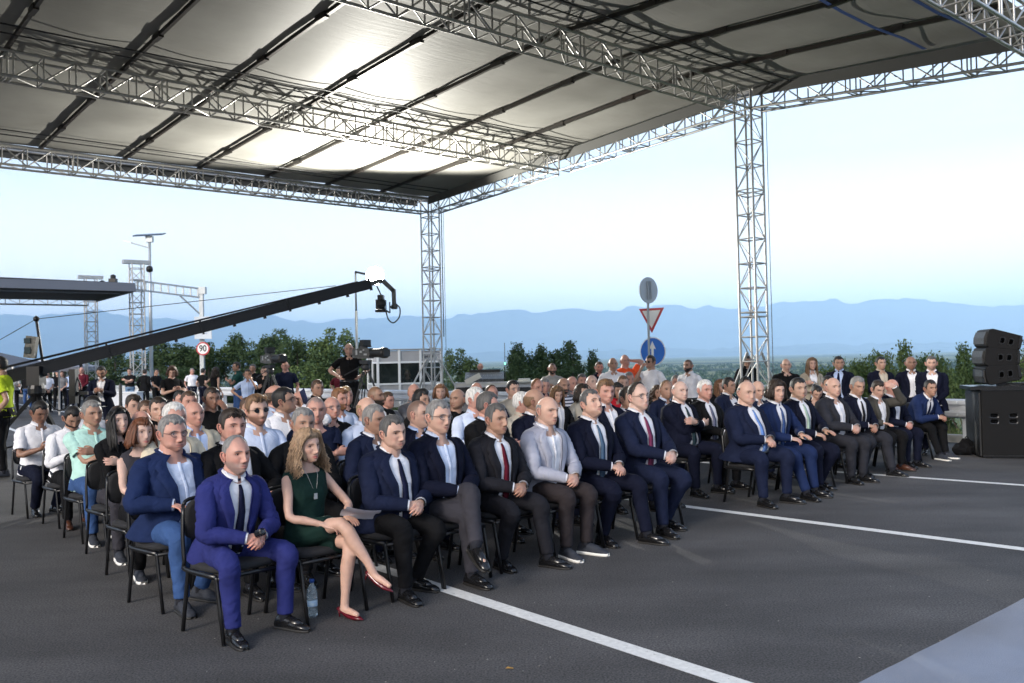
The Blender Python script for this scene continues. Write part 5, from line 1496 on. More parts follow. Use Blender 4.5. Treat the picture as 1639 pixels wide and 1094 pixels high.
def jacket_mesh(sp, J, lod, opening, lapel=True):
    nm = NM(); n = (34, 22, 16)[lod]; rows_n = (30, 20, 14)[lod]
    lo = -0.16 if not sp['stand'] else -0.32
    tab = torso_tab(sp, 0.024, hi=1.0, flare=0.12)
    if sp['stand']:
        t0 = tab[0]; tab = [(-0.34, t0[1] + 0.012, t0[2] + 0.012, t0[3])] + tab
    tb = interp_tab(tab, rows_n)
    top_, bot_ = 0.955, (0.0 if opening != 'closed' else 0.42)
    def op(t):   # half angle of the opening
        if opening == 'closed': return max(0.03, 0.62 * (t - 0.42) / 0.54) if t > 0.42 else 0.03
        if opening == 'half': return 0.10 + 0.62 * max(0, (t - 0.25)) / 0.7 if t > 0.25 else 0.10 + (0.25 - t) * 0.5
        return 0.26 + 0.16 * max(0, t - 0.62) / 0.33 + (0.25 - min(t, 0.25)) * 0.7
    rows = []; wv = sp['seed'] * 0.77
    for i, (t, w, d, s_) in enumerate(tb):
        o_ = op(t); ang = np.linspace(o_, 2 * math.pi - o_, n)
        wf = 1 + 0.018 * np.sin(ang * 5 + t * 9 + wv) * max(0, 0.8 - t) + 0.012 * np.sin(ang * 3 - t * 22 + wv * 2) * (t < 0.7)
        R_ = ring_pts(J, t, w, d, s_, ang)
        c = J['pel'] + J['sd'] * (t * 0.515) + J['fwd'] * s_
        R_ = c + (R_ - c) * wf[:, None]
        if not sp['stand'] and t < 0.05: R_[:, 2] = np.maximum(R_[:, 2], 0.455)
        rows.append(R_)
    V, Fc = loft(rows, closed=False); nm.add(V, Fc)
    # inner lining edge: second skin 6 mm inside near the opening
    for sd in (0, 1):
        edge = [r[0] if sd == 0 else r[-1] for r in rows]; inn = [r[1] if sd == 0 else r[-2] for r in rows]
        E = np.array(edge); I_ = np.array(inn); cc = J['pel'] + J['sd'] * 0.25
        off = J['fwd'] * -0.012
        V2 = np.vstack([E, E + off, I_ + off]); m_ = len(E)
        nm.add(V2, [(k, k + 1, m_ + k + 1, m_ + k) for k in range(m_ - 1)] + [(m_ + k, m_ + k + 1, 2 * m_ + k + 1, 2 * m_ + k) for k in range(m_ - 1)])
        if lapel:
            k0 = int(len(tb) * 0.30) if opening == 'closed' else int(len(tb) * 0.34)
            rws = []
            for k in range(k0, len(tb)):
                t, w, d, s_ = tb[k]; o_ = op(t); f_ = (k - k0) / max(1, (len(tb) - 1 - k0))
                wid_ = 0.36 * min(1, f_ * 1.8) * (1 - 0.45 * max(0, (f_ - 0.72) / 0.28)) + 0.02
                if 0.72 < f_ < 0.78: wid_ *= 0.72
                angs = np.array([o_ - 0.02, o_ + wid_ * 0.5, o_ + wid_]) if sd == 0 else np.array([2 * math.pi - o_ + 0.02, 2 * math.pi - o_ - wid_ * 0.5, 2 * math.pi - o_ - wid_])
                R_ = ring_pts(J, t, w + 0.010, d + 0.012, s_, angs); 
                R_[1] += norm(R_[1] - (J['pel'] + J['sd'] * t * .515)) * 0.006
                R_[2] += norm(R_[2] - (J['pel'] + J['sd'] * t * .515)) * 0.009
                R3 = ring_pts(J, t, w - 0.003, d - 0.003, s_, angs[2:])
                rws.append(np.vstack([R_, R3]))
            V3, F3 = loft(rws, closed=False); nm.add(V3, F3)
    # collar roll behind the neck
    t, w, d, s_ = tb[-1]
    ang = np.linspace(0.75, 2 * math.pi - 0.75, 14); c = J['neck'] + J['sd'] * -0.006
    P = [c + arr(math.sin(a) * (w + 0.004), 0, 0) + J['fwd'] * (math.cos(a) * (d + 0.004) - 0.01) + J['sd'] * (0.018 - 0.028 * max(0, math.cos(a))) for a in ang]
    V4, F4 = tube_nm(P, [(0.017, 0.008)] * 14, 8, 1, ref=J['sd'])
    nm.add(V4, F4)
    for V5, F5 in sleeves(sp, J, 0.010 if lod < 2 else 0.012): nm.add(V5, F5)
    return nm
def shirt_mesh(sp, J, lod, sleeve, collar=True, neckline='shirt'):
    nm = NM(); n = (26, 18, 12)[lod]
    hi = 1.0
    tab = torso_tab(sp, 0.010 if sleeve is not None else 0.008, hi=hi, lo=-0.16)
    if sp['stand'] and sp.get('untuck'): tab = [(-0.24, tab[0][1] + 0.012, tab[0][2] + 0.012, tab[0][3])] + tab
    tb = interp_tab(tab, (24, 16, 11)[lod]); rows = []
    ang = np.linspace(0, 2 * math.pi, n + 1)[:-1]; wv = sp['seed'] * 1.3
    for t, w, d, s_ in tb:
        wf = 1 + 0.020 * np.sin(ang * 4 + t * 14 + wv) * max(0, 0.75 - t) + 0.014 * np.sin(ang * 7 - t * 25 + wv * 2) * (t < 0.7) + 0.02 * math.exp(-((t - 0.06) / 0.09) ** 2)
        R_ = ring_pts(J, t, w, d, s_, ang); c = J['pel'] + J['sd'] * (t * 0.515) + J['fwd'] * s_
        R_ = c + (R_ - c) * wf[:, None]
        if t > 0.88 and neckline == 'shirt' and not sp.get('tie'):
            R_ = R_ - np.outer(np.clip(np.cos(ang), 0, 1) ** 9 * 0.085 * (t - 0.88) / 0.12, J['sd'])
        if t > 0.9 and neckline in ('scoop', 'tank'):
            dip = np.clip(np.cos(ang), 0, 1) ** 1.5 * (0.085 if neckline == 'scoop' else 0.10) * (t - 0.9) / 0.1
            R_ = R_ - np.outer(dip, J['sd'])
        rows.append(R_)
    V, Fc = loft(rows); nm.add(V, Fc)
    if sleeve is not None and sleeve > 0:
        for V5, F5 in sleeves(sp, J, 0.003 if sleeve >= 1 else 0.008, end=sleeve, cuff=0.012): nm.add(V5, F5)
    if collar:
        t, w, d, s_ = tb[-1]; c = J['neck'] + J['sd'] * -0.004 + J['fwd'] * s_
        opn = 0.16 if sp.get('tie') else 0.42
        ang = np.linspace(opn, 2 * math.pi - opn, 20)
        nk_ = 1.0 if sp['fem'] else 1.10
        R0 = [c + arr(math.sin(a) * 0.066 * nk_, 0, 0) + J['fwd'] * math.cos(a) * 0.068 * nk_ for a in ang]
        R1 = [c + arr(math.sin(a) * 0.066 * nk_, 0, 0) + J['fwd'] * (math.cos(a) * 0.064 * nk_ + 0.004) + J['sd'] * (0.042 - 0.022 * max(0, math.cos(a)) ** 2) for a in ang]
        R2 = [c + arr(math.sin(a) * 0.079 * nk_, 0, 0) + J['fwd'] * (math.cos(a) * 0.080 * nk_ + 0.002) + J['sd'] * (0.006 - 0.030 * max(0, math.cos(a)) ** 3) for a in ang]
        V6, F6 = loft([np.array(R0), np.array(R1), np.array(R2)], closed=False); nm.add(V6, F6)
        if lod < 2 and not sp.get('tie') and neckline == 'shirt':     # placket
            pts = [J['pel'] + J['sd'] * (t * 0.515) + J['fwd'] * (s2 + d2 + 0.003) for t, w2, d2, s2 in tb if 0.0 < t < 0.93]
            V7, F7 = tube_nm(pts, [(0.014, 0.003)] * len(pts), 6, 1, ref=J['fwd']); nm.add(V7, F7)
    return nm
def tie_mesh(sp, J):
    nm = NM(); tab = torso_tab(sp, 0.010, hi=1.0)
    ts = [0.925, 0.86, 0.75, 0.6, 0.45, 0.3, 0.17, 0.08, 0.05]; wd = [0.011, 0.017, 0.024, 0.028, 0.032, 0.036, 0.040, 0.038, 0.004]
    T = np.array(tab); sw = 0.012 * math.sin(sp['seed'])
    rows = []
    for i, (t, w) in enumerate(zip(ts, wd)):
        d = float(np.interp(t, T[:, 0], T[:, 2])); s_ = float(np.interp(t, T[:, 0], T[:, 3]))
        c = J['pel'] + J['sd'] * (t * 0.515) + J['fwd'] * (s_ + d + 0.008) + arr(sw * i / 8, 0, 0)
        rows.append(np.array([c + arr(-w, 0, 0), c + J['fwd'] * 0.005, c + arr(w, 0, 0), c - J['fwd'] * 0.004]))
    V, Fc = loft(rows); nm.add(V, Fc + [(0, 1, 2, 3), tuple(len(V) - 4 + k for k in (3, 2, 1, 0))])
    d = float(np.interp(0.95, T[:, 0], T[:, 2])); s_ = float(np.interp(0.95, T[:, 0], T[:, 3]))
    kc = J['neck'] - J['sd'] * 0.012 + J['fwd'] * 0.062
    V, Fc = tube_nm([kc + J['sd'] * 0.012, kc, kc - J['sd'] * 0.028 + J['fwd'] * 0.004], [(0.022, 0.012), (0.020, 0.013), (0.011, 0.009)], 8, 2, ref=J['fwd']); nm.add(V, Fc)
    return nm
def skirt_mesh(sp, J, lod):
    parts = []
    a = np.linspace(0, 2 * math.pi, 15)[:-1]
    rows = [ring_pts(J, t, w, d, s, a) for t, w, d, s in torso_tab(sp, 0.010, hi=0.4)]
    V, Fc = loft(rows); c0, c1 = len(V), len(V) + 1; V = np.vstack([V, rows[0].mean(0), rows[-1].mean(0)]); mm_ = len(rows)
    parts.append((V, Fc + [(c0, (k + 1) % 14, k) for k in range(14)] + [(c1, (mm_ - 1) * 14 + k, (mm_ - 1) * 14 + (k + 1) % 14) for k in range(14)]))
    for s in (1, -1):
        h_, kn = J['hip%d' % s], J['kn%d' % s]
        e = h_ * 0.22 + kn * 0.78
        parts.append(tube_nm([h_, (h_ + e) / 2 + arr(-s * 0.01, 0, 0.005), e], [0.108, 0.100, 0.086], 14, 3))
    mid = (J['kn1'] + J['kn-1']) / 2 * 0.7 + (J['hip1'] + J['hip-1']) / 2 * 0.3
    parts.append(tube_nm([(J['hip1'] + J['hip-1']) / 2, mid], [(0.10, 0.10), (0.06, 0.07)], 12, 3))
    V, Fc = remesh(parts, 0.011 if lod == 0 else 0.016, 4, 0.6)
    return NM().add(V, Fc)

def rotm(yaw, pitch, roll=0.0):
    cy, sy = math.cos(yaw), math.sin(yaw); cp, sp_ = math.cos(pitch), math.sin(pitch); cr_, sr = math.cos(roll), math.sin(roll)
    Rz = arr([cy, sy, 0], [-sy, cy, 0], [0, 0, 1]) if False else np.array([[cy, sy, 0], [-sy, cy, 0], [0, 0, 1]])
    Rx = np.array([[1, 0, 0], [0, cp, -sp_], [0, sp_, cp]])
    Ry = np.array([[cr_, 0, sr], [0, 1, 0], [-sr, 0, cr_]])
    return Rz @ Rx @ Ry
C = {  # cloth colours (linear)
    'navy': (0.009, 0.013, 0.034), 'dnavy': (0.0055, 0.007, 0.018), 'blue': (0.020, 0.036, 0.125), 'bright': (0.022, 0.027, 0.125), 'royal': (0.011, 0.021, 0.068), 'charcoal': (0.014, 0.014, 0.018),
    'black': (0.007, 0.007, 0.008), 'dgrey': (0.024, 0.025, 0.032), 'lgrey': (0.34, 0.35, 0.42), 'tweed': (0.06, 0.057, 0.050), 'white': (0.72, 0.72, 0.76), 'lblue': (0.42, 0.53, 0.78),
    'pblue': (0.55, 0.62, 0.78), 'mint': (0.42, 0.66, 0.60), 'cream': (0.62, 0.55, 0.42), 'beige': (0.48, 0.43, 0.35), 'grey': (0.16, 0.16, 0.17), 'green': (0.008, 0.024, 0.020), 'maroon': (0.10, 0.012, 0.022),
    'red': (0.45, 0.02, 0.03), 'orange': (0.80, 0.10, 0.03), 'jeans': (0.035, 0.075, 0.19), 'ljeans': (0.16, 0.26, 0.40), 'brownk': (0.028, 0.023, 0.025), 'dgreen': (0.012, 0.05, 0.045), 'lime': (0.42, 0.55, 0.03), 'blazer': (0.33, 0.29, 0.23),
    'ggrey': (0.30, 0.30, 0.29), 'taupe': (0.035, 0.034, 0.042)}
TIES = {'navytie': (0.010, 0.012, 0.035), 'burg': (0.11, 0.010, 0.022), 'wine': (0.17, 0.035, 0.085), 'ltie': (0.12, 0.22, 0.50), 'btie': (0.045, 0.085, 0.22), 'gtie': (0.02, 0.04, 0.05), 'palegreen': (0.30, 0.40, 0.34), 'greytie': (0.12, 0.13, 0.20), 'blacktie': (0.01, 0.01, 0.012), 'steel': (0.07, 0.12, 0.19)}
m_sole_w = mat("white_sole", (0.75, 0.74, 0.70), 0.6); m_sole_k = mat("black_sole", (0.012, 0.011, 0.01), 0.6)
m_leather = mat("polished_leather", (0.008, 0.008, 0.009), 0.18, noise=0.2, nscale=12); m_brown_l = mat("brown_leather", (0.06, 0.022, 0.012), 0.3, noise=0.2, nscale=12)
m_suede = mat("dark_suede", (0.020, 0.024, 0.035), 0.8); m_patent = mat("burgundy_patent", (0.09, 0.004, 0.010), 0.12); m_sock = mat("dark_sock", (0.008, 0.009, 0.016), 0.9)
m_gframe = mat("spectacle_frame", (0.015, 0.012, 0.01), 0.3); m_glens = mat("spectacle_lens", (0.9, 0.9, 0.9), 0.02, alpha=0.12); m_dlens = mat("sunglass_lens", (0.005, 0.005, 0.006), 0.08)
m_phone = mat("phone_body", (0.008, 0.009, 0.012), 0.15)
SHOE = {'black': (m_leather, m_sole_k, m_sock), 'brown': (m_brown_l, m_sole_k, m_sock), 'white': (m_suede, m_sole_w, m_sock), 'suede': (m_suede, m_sole_k, m_sock)}
PCOUNT = [0]
def person(label, loc, rz, scale=1.0, stand=False, lean=6, arms=('clasp', 'clasp'), legs='flat', bulk=1.0, belly=0.0, fem=0, top='suit', tc='navy', shirt='white', tie=None, opening='open',
           trou=None, shoes='black', hair='short', hc='dark', skin='fair', yaw=0, pitch=0, roll=0, beard=None, glasses=None, fat=0.0, nose=1.0, smile=0.0, lod=2, hlen=None, group=None, lips=False,
           stripe=None, phone=False, untuck=False, headset=False, hscale=1.0, watch=False):
    PCOUNT[0] += 1; seed = PCOUNT[0]; vr = random.Random(seed * 7 + 3)
    nose = nose * vr.choice((0.8, 1.0, 1.25)); smile = smile or vr.choice((0, 0, 0.4)); fat = fat or vr.choice((0.0, 0.25, 0.5)); roll = roll + vr.uniform(-4, 4); pitch = pitch + vr.uniform(-4, 3)
    bulk = bulk * (1.07 if not fem else 1.0)
    sp = dict(stand=stand, lean=lean, arms=tuple(arms), legs=legs, bulk=bulk, belly=belly, fem=fem, seed=seed, tie=tie, untuck=untuck)
    J = skeleton(sp)
    t = thing("person", label, "person", loc, rz, group)
    t.scale = (scale,) * 3
    sk = SKIN[skin]; hp = dict(fem=fem, fat=fat, nose=nose, smile=smile, hair=hair, hc=hc, beard=beard, scale=(1.03 if fem else 1.09) * hscale, lips=lips)
    if hlen: hp['hlen'] = hlen
    nm = NM()
    V, Fc = body_base(sp, J, lod); nm.add(V, Fc, 0, sk)
    Mh = np.eye(4); Mh[:3, :3] = rotm(math.radians(yaw), math.radians(pitch), math.radians(roll)) @ np.diag([1 + vr.uniform(-0.045, 0.045), 1 + vr.uniform(-0.03, 0.03), 1 + vr.uniform(-0.035, 0.03)]); Mh[:3, 3] = J['headc'] + arr(0, 0.0, 0.012)
    tf, D, P, HF, nu, m_ = build_head(nm, hp, Mh, sk, lod)
    hk = 0.90 if fem else 1.0
    if top is not None or True:
        for s in (1, -1):
            w = J['wr%d' % s] - norm(J['wr%d' % s] - J['el%d' % s]) * 0.004
            place_hand(nm, w, J['hd%d' % s], J['pm%d' % s], s, J['cu%d' % s], lod, sk, hk)
    brow = hair_mat(hc if hc not in ('white',) else 'grey')
    def ob(name, me):
        o = bpy.data.objects.new(name, me); COL.objects.link(o); o.parent = t; return o
    body = ob("body", nm.mesh("body", [m_skin, m_eye, m_iris, brow], tint=True))
    rg = np.random.RandomState(seed)
    hn = hair_nm(hp, tf, D, P, HF, lod, rg)
    if hn is not None and hn.n: ob("hair", hn.mesh("hair", [hair_mat(hc)]))
    if beard and beard[1] >= 0.9 and lod < 2:
        x, y, z = P[:, 0], P[:, 1], P[:, 2]
        bm_ = sstep(-0.035, -0.055, z - 0.42 * np.clip(np.abs(x) - 0.045, 0, 1)) * sstep(-0.005, 0.02, y) * (1 - np.exp(-(x / 0.024) ** 4) * sstep(0.013, 0.009, np.abs(z + 0.0655)))
        Dn = P / np.linalg.norm(P, axis=1)[:, None]; Hh = P + Dn * (0.006 * bm_ - 0.003)[:, None]
        keep = [f for f in HF if max(bm_[i] for i in f) > 0.5]
        if keep:
            used = sorted(set(i for f in keep for i in f)); mp_ = {i: k for k, i in enumerate(used)}
            ob("beard", NM().add(tf(Hh[used]), [tuple(mp_[i] for i in f) for f in keep]).mesh("beard", [hair_mat(beard[0])]))
    if glasses: ob("glasses", glasses_nm(tf, P, D).mesh("glasses", [m_gframe, m_dlens if glasses == 'dark' else m_glens]))
    def cl(key, kind='wool', **kw): return cloth("cloth_" + key + ("_s%d" % int(kw['stripe'][1]) if kw.get('stripe') else ""), C[key] if key in C else TIES[key], kind=kind, **kw)
    trc = trou or (tc if top == 'suit' else 'black')
    if top == 'dress':
        o = ob("dress", shirt_mesh(sp, J, lod, None, collar=False, neckline='scoop').mesh("dress", [cl(tc)]))
        o2 = ob("skirt", skirt_mesh(sp, J, lod).mesh("skirt", [cl(tc)]))
    else:
        tm = trousers_mesh(sp, J, lod)
        o = ob("trousers", tm); 
        o.material_slots[0].link = 'OBJECT'; o.material_slots[0].material = cl(trc)
        o.data = tm
    if stand and top not in ('suit', 'dress', 'blouse') or (not stand and lod < 2 and top in ('shirt', 'shortshirt', 'suit')):
        tw = [q_ for q_ in torso_tab(sp, 0.017) if abs(q_[0] - 0.10) < 1e-6][0]
        an_ = np.linspace(0, 2 * math.pi, 29); R_ = ring_pts(J, 0.095, tw[1] + 0.002, tw[2] + 0.002, tw[3], an_)
        Rb = R_ - J['sd'] * 0.036; Ri = R_ - np.array([0, 0, 0]) ; cc_ = R_.mean(0); Ri = cc_ + (R_ - cc_) * 0.9
        V_, F_ = loft([Ri, R_, Rb], closed=False); ob("belt", NM().add(V_, F_).mesh("belt", [m_leather]))
    if top == 'suit':
        ob("jacket", jacket_mesh(sp, J, lod, opening).mesh("jacket", [cl(tc)]))
        ob("shirt", shirt_mesh(sp, J, lod, 1.0, neckline='shirt').mesh("shirt", [cl(shirt, 'cotton')]))
        if tie: ob("tie", tie_mesh(sp, J).mesh("tie", [cl(tie, 'cotton')]))
    elif top in ('shirt', 'shortshirt', 'polo', 'tee', 'tank', 'blouse'):
        sl = {'shirt': 1.0, 'shortshirt': 0.78, 'polo': 0.62, 'tee': 0.6, 'tank': None, 'blouse': 0.9}[top]
        ob("shirt" if top != 'tank' else "top", shirt_mesh(sp, J, lod, sl, collar=top in ('shirt', 'shortshirt', 'polo'), neckline={'tank': 'tank', 'tee': 'tee', 'blouse': 'scoop'}.get(top, 'shirt')).mesh("shirt", [cl(tc, 'cotton', **({'stripe': stripe} if stripe else {}))]))
    if shoes == 'heels':
        for s in (1, -1): ob("shoe", shoe_nm(J, s, heel=True).mesh("shoe", [m_patent]))
    elif shoes:
        for s in (1, -1): ob("shoe", shoe_nm(J, s, white=shoes == 'white').mesh("shoe", list(SHOE[shoes])))
    if watch:
        w, e = J['wr-1'], J['el-1']; d_ = norm(e - w); c_ = w + d_ * 0.012; 
        ob("watch", NM().add(*tube_nm([c_, c_ + d_ * 0.02], [0.033, 0.034], 12, 1)).mesh("watch", [m_gframe]))
    if headset:
        pts = [Mh[:3, 3] + Mh[:3, :3] @ arr(math.sin(a) * 0.088, -0.01, math.cos(a) * 0.130) for a in np.linspace(-1.5, 1.5, 9)]
        q_ = NM().add(*tube_nm(pts, [0.006] * 9, 6, 1))
        for s in (1, -1): q_.add(*tube_nm([Mh[:3, 3] + Mh[:3, :3] @ arr(s * 0.080, -0.005, 0), Mh[:3, 3] + Mh[:3, :3] @ arr(s * 0.105, -0.005, 0)], [0.034, 0.032], 10, 1))
        ob("headset", q_.mesh("headset", [m_black]))
    t['_j'] = None; del t['_j']
    return t, J
# ================================================================== chairs
m_chair = mat("chair_frame_black", (0.010, 0.010, 0.011), 0.28, metal=0.2); m_pad = mat("chair_fabric", (0.011, 0.011, 0.013), 0.9, noise=0.2, nscale=30, bump=0.3, bscale=200, bdist=0.003)
def chair_meshes():
    out = {}
    def keep(name, mb, m, smooth=False):
        me = bpy.data.meshes.new(name); me.from_pydata(mb.v, [], mb.f); me.materials.append(m)
        if smooth: me.polygons.foreach_set('use_smooth', [True] * len(mb.f))
        me.update(); out[name] = me
    # seat pad with soft edge
    rows = []
    def pad(cx, cy, cz, w, d, h, tilt):
        nm = NM(); a = np.linspace(0, 2 * math.pi, 21)[:-1]; rr = []
        for k, (sc, z) in enumerate(((0.90, -h / 2), (1.0, -h / 4), (1.0, h / 5), (0.90, h / 2))):
            x = np.sign(np.cos(a)) * np.abs(np.cos(a)) ** 0.45 * w / 2 * sc; y = np.sign(np.sin(a)) * np.abs(np.sin(a)) ** 0.45 * d / 2 * sc
            P = np.stack([x, y * math.cos(tilt) - z * math.sin(tilt), y * math.sin(tilt) + z * math.cos(tilt)], 1) + arr(cx, cy, cz); rr.append(P)
        V, Fc = loft(rr); n_ = 20
        return V, Fc + [tuple(range(n_))[::-1], tuple(len(V) - n_ + k for k in range(n_))]
    V, Fc = pad(0, -0.02, 0.402, 0.43, 0.40, 0.05, math.radians(2)); keep('seat', MB().add(V, Fc), m_pad, True)
    V, Fc = pad(0, -0.235, 0.66, 0.40, 0.26, 0.04, math.radians(80)); keep('backrest', MB().add(V, Fc), m_pad, True)
    mb = MB()
    for s in (-1, 1):
        pts = [(s * 0.225, 0.17, 0.375), (s * 0.225, -0.18, 0.375), (s * 0.220, -0.205, 0.42), (s * 0.215, -0.23, 0.58), (s * 0.195, -0.255, 0.75)]
        V, Fc = tube_nm(pts, [(.011, .016)] * 5, 8, 3); mb.add(V, Fc)
    V, Fc = tube_nm([(-0.195, -0.255, 0.75), (-0.155, -0.262, 0.78), (0, -0.266, 0.79), (0.155, -0.262, 0.78), (0.195, -0.255, 0.75)], [0.012] * 5, 8, 3); mb.add(V, Fc)
    mb.bar((-0.225, 0.19, 0.37), (0.225, 0.19, 0.37), 0.02, 0.02); mb.bar((-0.225, -0.17, 0.37), (0.225, -0.17, 0.37), 0.02, 0.02)
    keep('frame', mb, m_chair, True)
    mb = MB(); V, Fc = tube_nm([(0, -0.02, 0.38), (0, -0.01, 0.32), (0.0, 0.055, 0.0)], [(.011, .016)] * 3, 8, 2); mb.add(V, Fc); keep('leg', mb, m_chair, True)
    return out
CHM = chair_meshes()
def chair(label, loc, rz):
    t = thing("stacking_chair", label, "chair", loc, rz, "black chairs set out in rows")
    for nm, me in CHM.items():
        spots = [(0, 0, 0, 0)] if nm != 'leg' else [(-0.225, 0.19, 0, 0), (0.225, 0.19, 0, 0), (-0.225, -0.17, math.pi, 0), (0.225, -0.17, math.pi, 0)]
        for x, y, r_, _ in spots:
            o = bpy.data.objects.new(nm, me); COL.objects.link(o); o.parent = t; o.location = (x, y, 0); o.rotation_euler = (0, 0, r_)
    return t

# ================================================================== seated audience
AR = Vector((0.698, 0.716, 0)); FA = Vector((0.716, -0.698, 0))
TARGET = Vector((6.0, 0.5, 0))
SEATED = {}
def seat(px, py, row, label, dx=0.0, **kw):
    k = (px - CX) / F
    o = Vector((-1.72, 5.62, 0)) - FA * (0.96 * row)
    s = (k * o.y - o.x) / (AR.x - k * AR.y)
    p = o + AR * s
    vr = random.Random(px * 31 + row)
    if row >= 1:
        if 'lean' not in kw: kw['lean'] = vr.choice((0, 4, 4, 10))
        if 'arms' not in kw: kw['arms'] = vr.choice((('clasp', 'clasp'), ('hands_low', 'hands_low'), ('cross', 'cross'), ('lap', 'hands_low'), ('lap', 'lap')))
        if kw.get('legs', 'flat') == 'flat': kw['legs'] = vr.choice(('flat', 'stag', 'stag2', 'tuck'))
        kw['yaw'] = kw.get('yaw', 0) + vr.uniform(-9, 9)
        kw['turn'] = math.radians(vr.uniform(-7, 7))
    lean = kw.get('lean', 4); kw['lean'] = lean
    z = H - (py - horizon(px)) / F * p.y
    crown = 0.545 + 0.56 * math.cos(math.radians(lean)) + 0.075 + 0.012 + 0.137
    sc = z / crown
    sc = max(0.88, min(1.06, sc))
    # head sits in front of the hips when leaning: put the head, not the hips, in the measured column
    off = 0.55 * math.sin(math.radians(lean)) + 0.05
    p = p - FA * off * sc * 0.6
    g = (TARGET - p); ga = math.atan2(g.x, -g.y); ba = math.atan2(FA.x, -FA.y)
    turn = ba - ga
    body = 0.35 * turn + kw.pop('turn', 0.0)
    rz = math.atan2(-FA.x, FA.y)                     # local +y looks along FA
    rz_b = rz - body
    yaw = kw.pop('yaw', 0) + math.degrees(turn) * 0.5
    kw['yaw'] = max(-75, min(75, yaw))
    kw.setdefault('lod', 0 if (row == 0 and px < 960) else (1 if row <= 1 or (row <= 2 and px < 620) else 2))
    t, J = person(label, (p.x, p.y, 0), rz_b, scale=sc, group=None, **kw)
    cp = p + FA * (0.12 + 0.12 * max(0, math.sin(math.radians(lean - 5))))
    chair("black chair under the " + label, (cp.x, cp.y, 0), rz - body * 0.5)
    SEATED[label] = (t, J)
    return t, J
W_ = 'white'
seat(366, 697, 0, "man in bright blue suit with dark patterned tie", tc='bright', tie='navytie', hair='receding', hc='grey', skin='ruddy', beard=('grey', .55), legs='wide', lean=16, pitch=4, yaw=8, opening='open', fat=0.1)
seat(487, 685, 0, "curly haired woman in sleeveless dark green dress", fem=1, top='dress', tc='green', hair='curlylong', hc='curly', skin='fair', legs='crossr', arms=('hands_low', 'lap'), shoes='heels', lips=True, lean=4, watch=True, bulk=0.98)
seat(620, 665, 0, "stout man in navy jacket with navy tie and black trousers", tc='navy', trou='black', tie='navytie', hair='short', hc='dgrey', skin='fair', bulk=1.22, belly=0.8, fat=0.8, legs='stag', lean=12, watch=True)
seat(697, 640, 0, "smiling man with glasses and open light blue shirt collar", tc='dnavy', shirt='pblue', trou='taupe', hair='short', hc='grey', skin='fair', glasses='clear', legs='cross', arms=('hands_low', 'hands_low'), lean=6, smile=1, bulk=1.08)
seat(787, 646, 0, "dark haired man in charcoal suit with burgundy tie", tc='charcoal', tie='burg', hair='short', hc='dgrey', skin='tan', legs='stag2', lean=12, smile=.6, bulk=1.10, belly=.3, fat=0.4)
seat(870, 633, 0, "bald man in light grey jacket and brown trousers", tc='lgrey', trou='brownk', hair='bald', hc='grey', skin='fair', legs='flat', lean=10, shoes='white', bulk=1.02)
seat(943, 623, 0, "grey haired man in dark suit looking up, steel blue tie", tc='dnavy', tie='steel', hair='short', hc='dgrey', skin='fair', legs='stag2', pitch=16, lean=5, bulk=1.06, arms=('hands_low', 'hands_low'))
seat(1019, 612, 0, "man in navy suit with wine tie and dark glasses frames", tc='navy', tie='wine', hair='receding', hc='dark', skin='pale', glasses='clear', legs='stag', lean=4, fat=0.5, bulk=1.1)
seat(1192, 610, 0, "large bald man in navy suit with light blue tie", tc='navy', tie='ltie', hair='bald', hc='dgrey', skin='fair', legs='wide', lean=5, bulk=1.30, belly=1.0, fat=1.0, hscale=1.04, arms=('hands_low', 'hands_low'))
seat(1238, 608, 0, "man with long dark hair in blue suit and blue tie", tc='royal', tie='btie', hair='mop', hc='dark', skin='fair', legs='fwd', lean=9, arms=('hands_low', 'lap'))
seat(1275, 605, 0, "black haired man in dark suit with pale green tie", tc='dnavy', tie='palegreen', trou='dnavy', hair='short', hc='black', skin='olive', legs='stag', lean=5, arms=('hands_low', 'lap'), fat=0.4, bulk=1.08)
seat(1330, 604, 0, "laughing man with shaved head and open white collar", tc='dgrey', hair='bald', hc='dark', skin='fair', legs='flat', lean=8, smile=1, fat=0.6, bulk=1.15)
seat(1367, 603, 0, "grey haired man smiling down with thin black tie", tc='dnavy', trou='dgrey', tie='blacktie', hair='short', hc='grey', skin='tan', legs='stag2', arms=('hands_low', 'clasp'), lean=13, pitch=-12, smile=1, fat=0.5, bulk=1.1)
seat(1400, 608, 0, "man in grey tweed jacket covering his forehead", tc='tweed', trou='black', hair='short', hc='dark', skin='fair', legs='flat', lean=14, arms=('lap', 'brow'), pitch=-22, shoes='brown', bulk=1.08)
seat(1424, 606, 0, "bald man in dark navy beside the tweed jacket", tc='dnavy', hair='bald', hc='dgrey', skin='ruddy', legs='flat', lean=10, pitch=-10, yaw=-5)
seat(1478, 608, 0, "man in royal blue jacket leaning forward at the far end", tc='royal', trou='black', tie='navytie', hair='short', hc='black', skin='tan', legs='fwd', lean=38, arms=('reach', 'reach'), shoes='white', smile=.5)
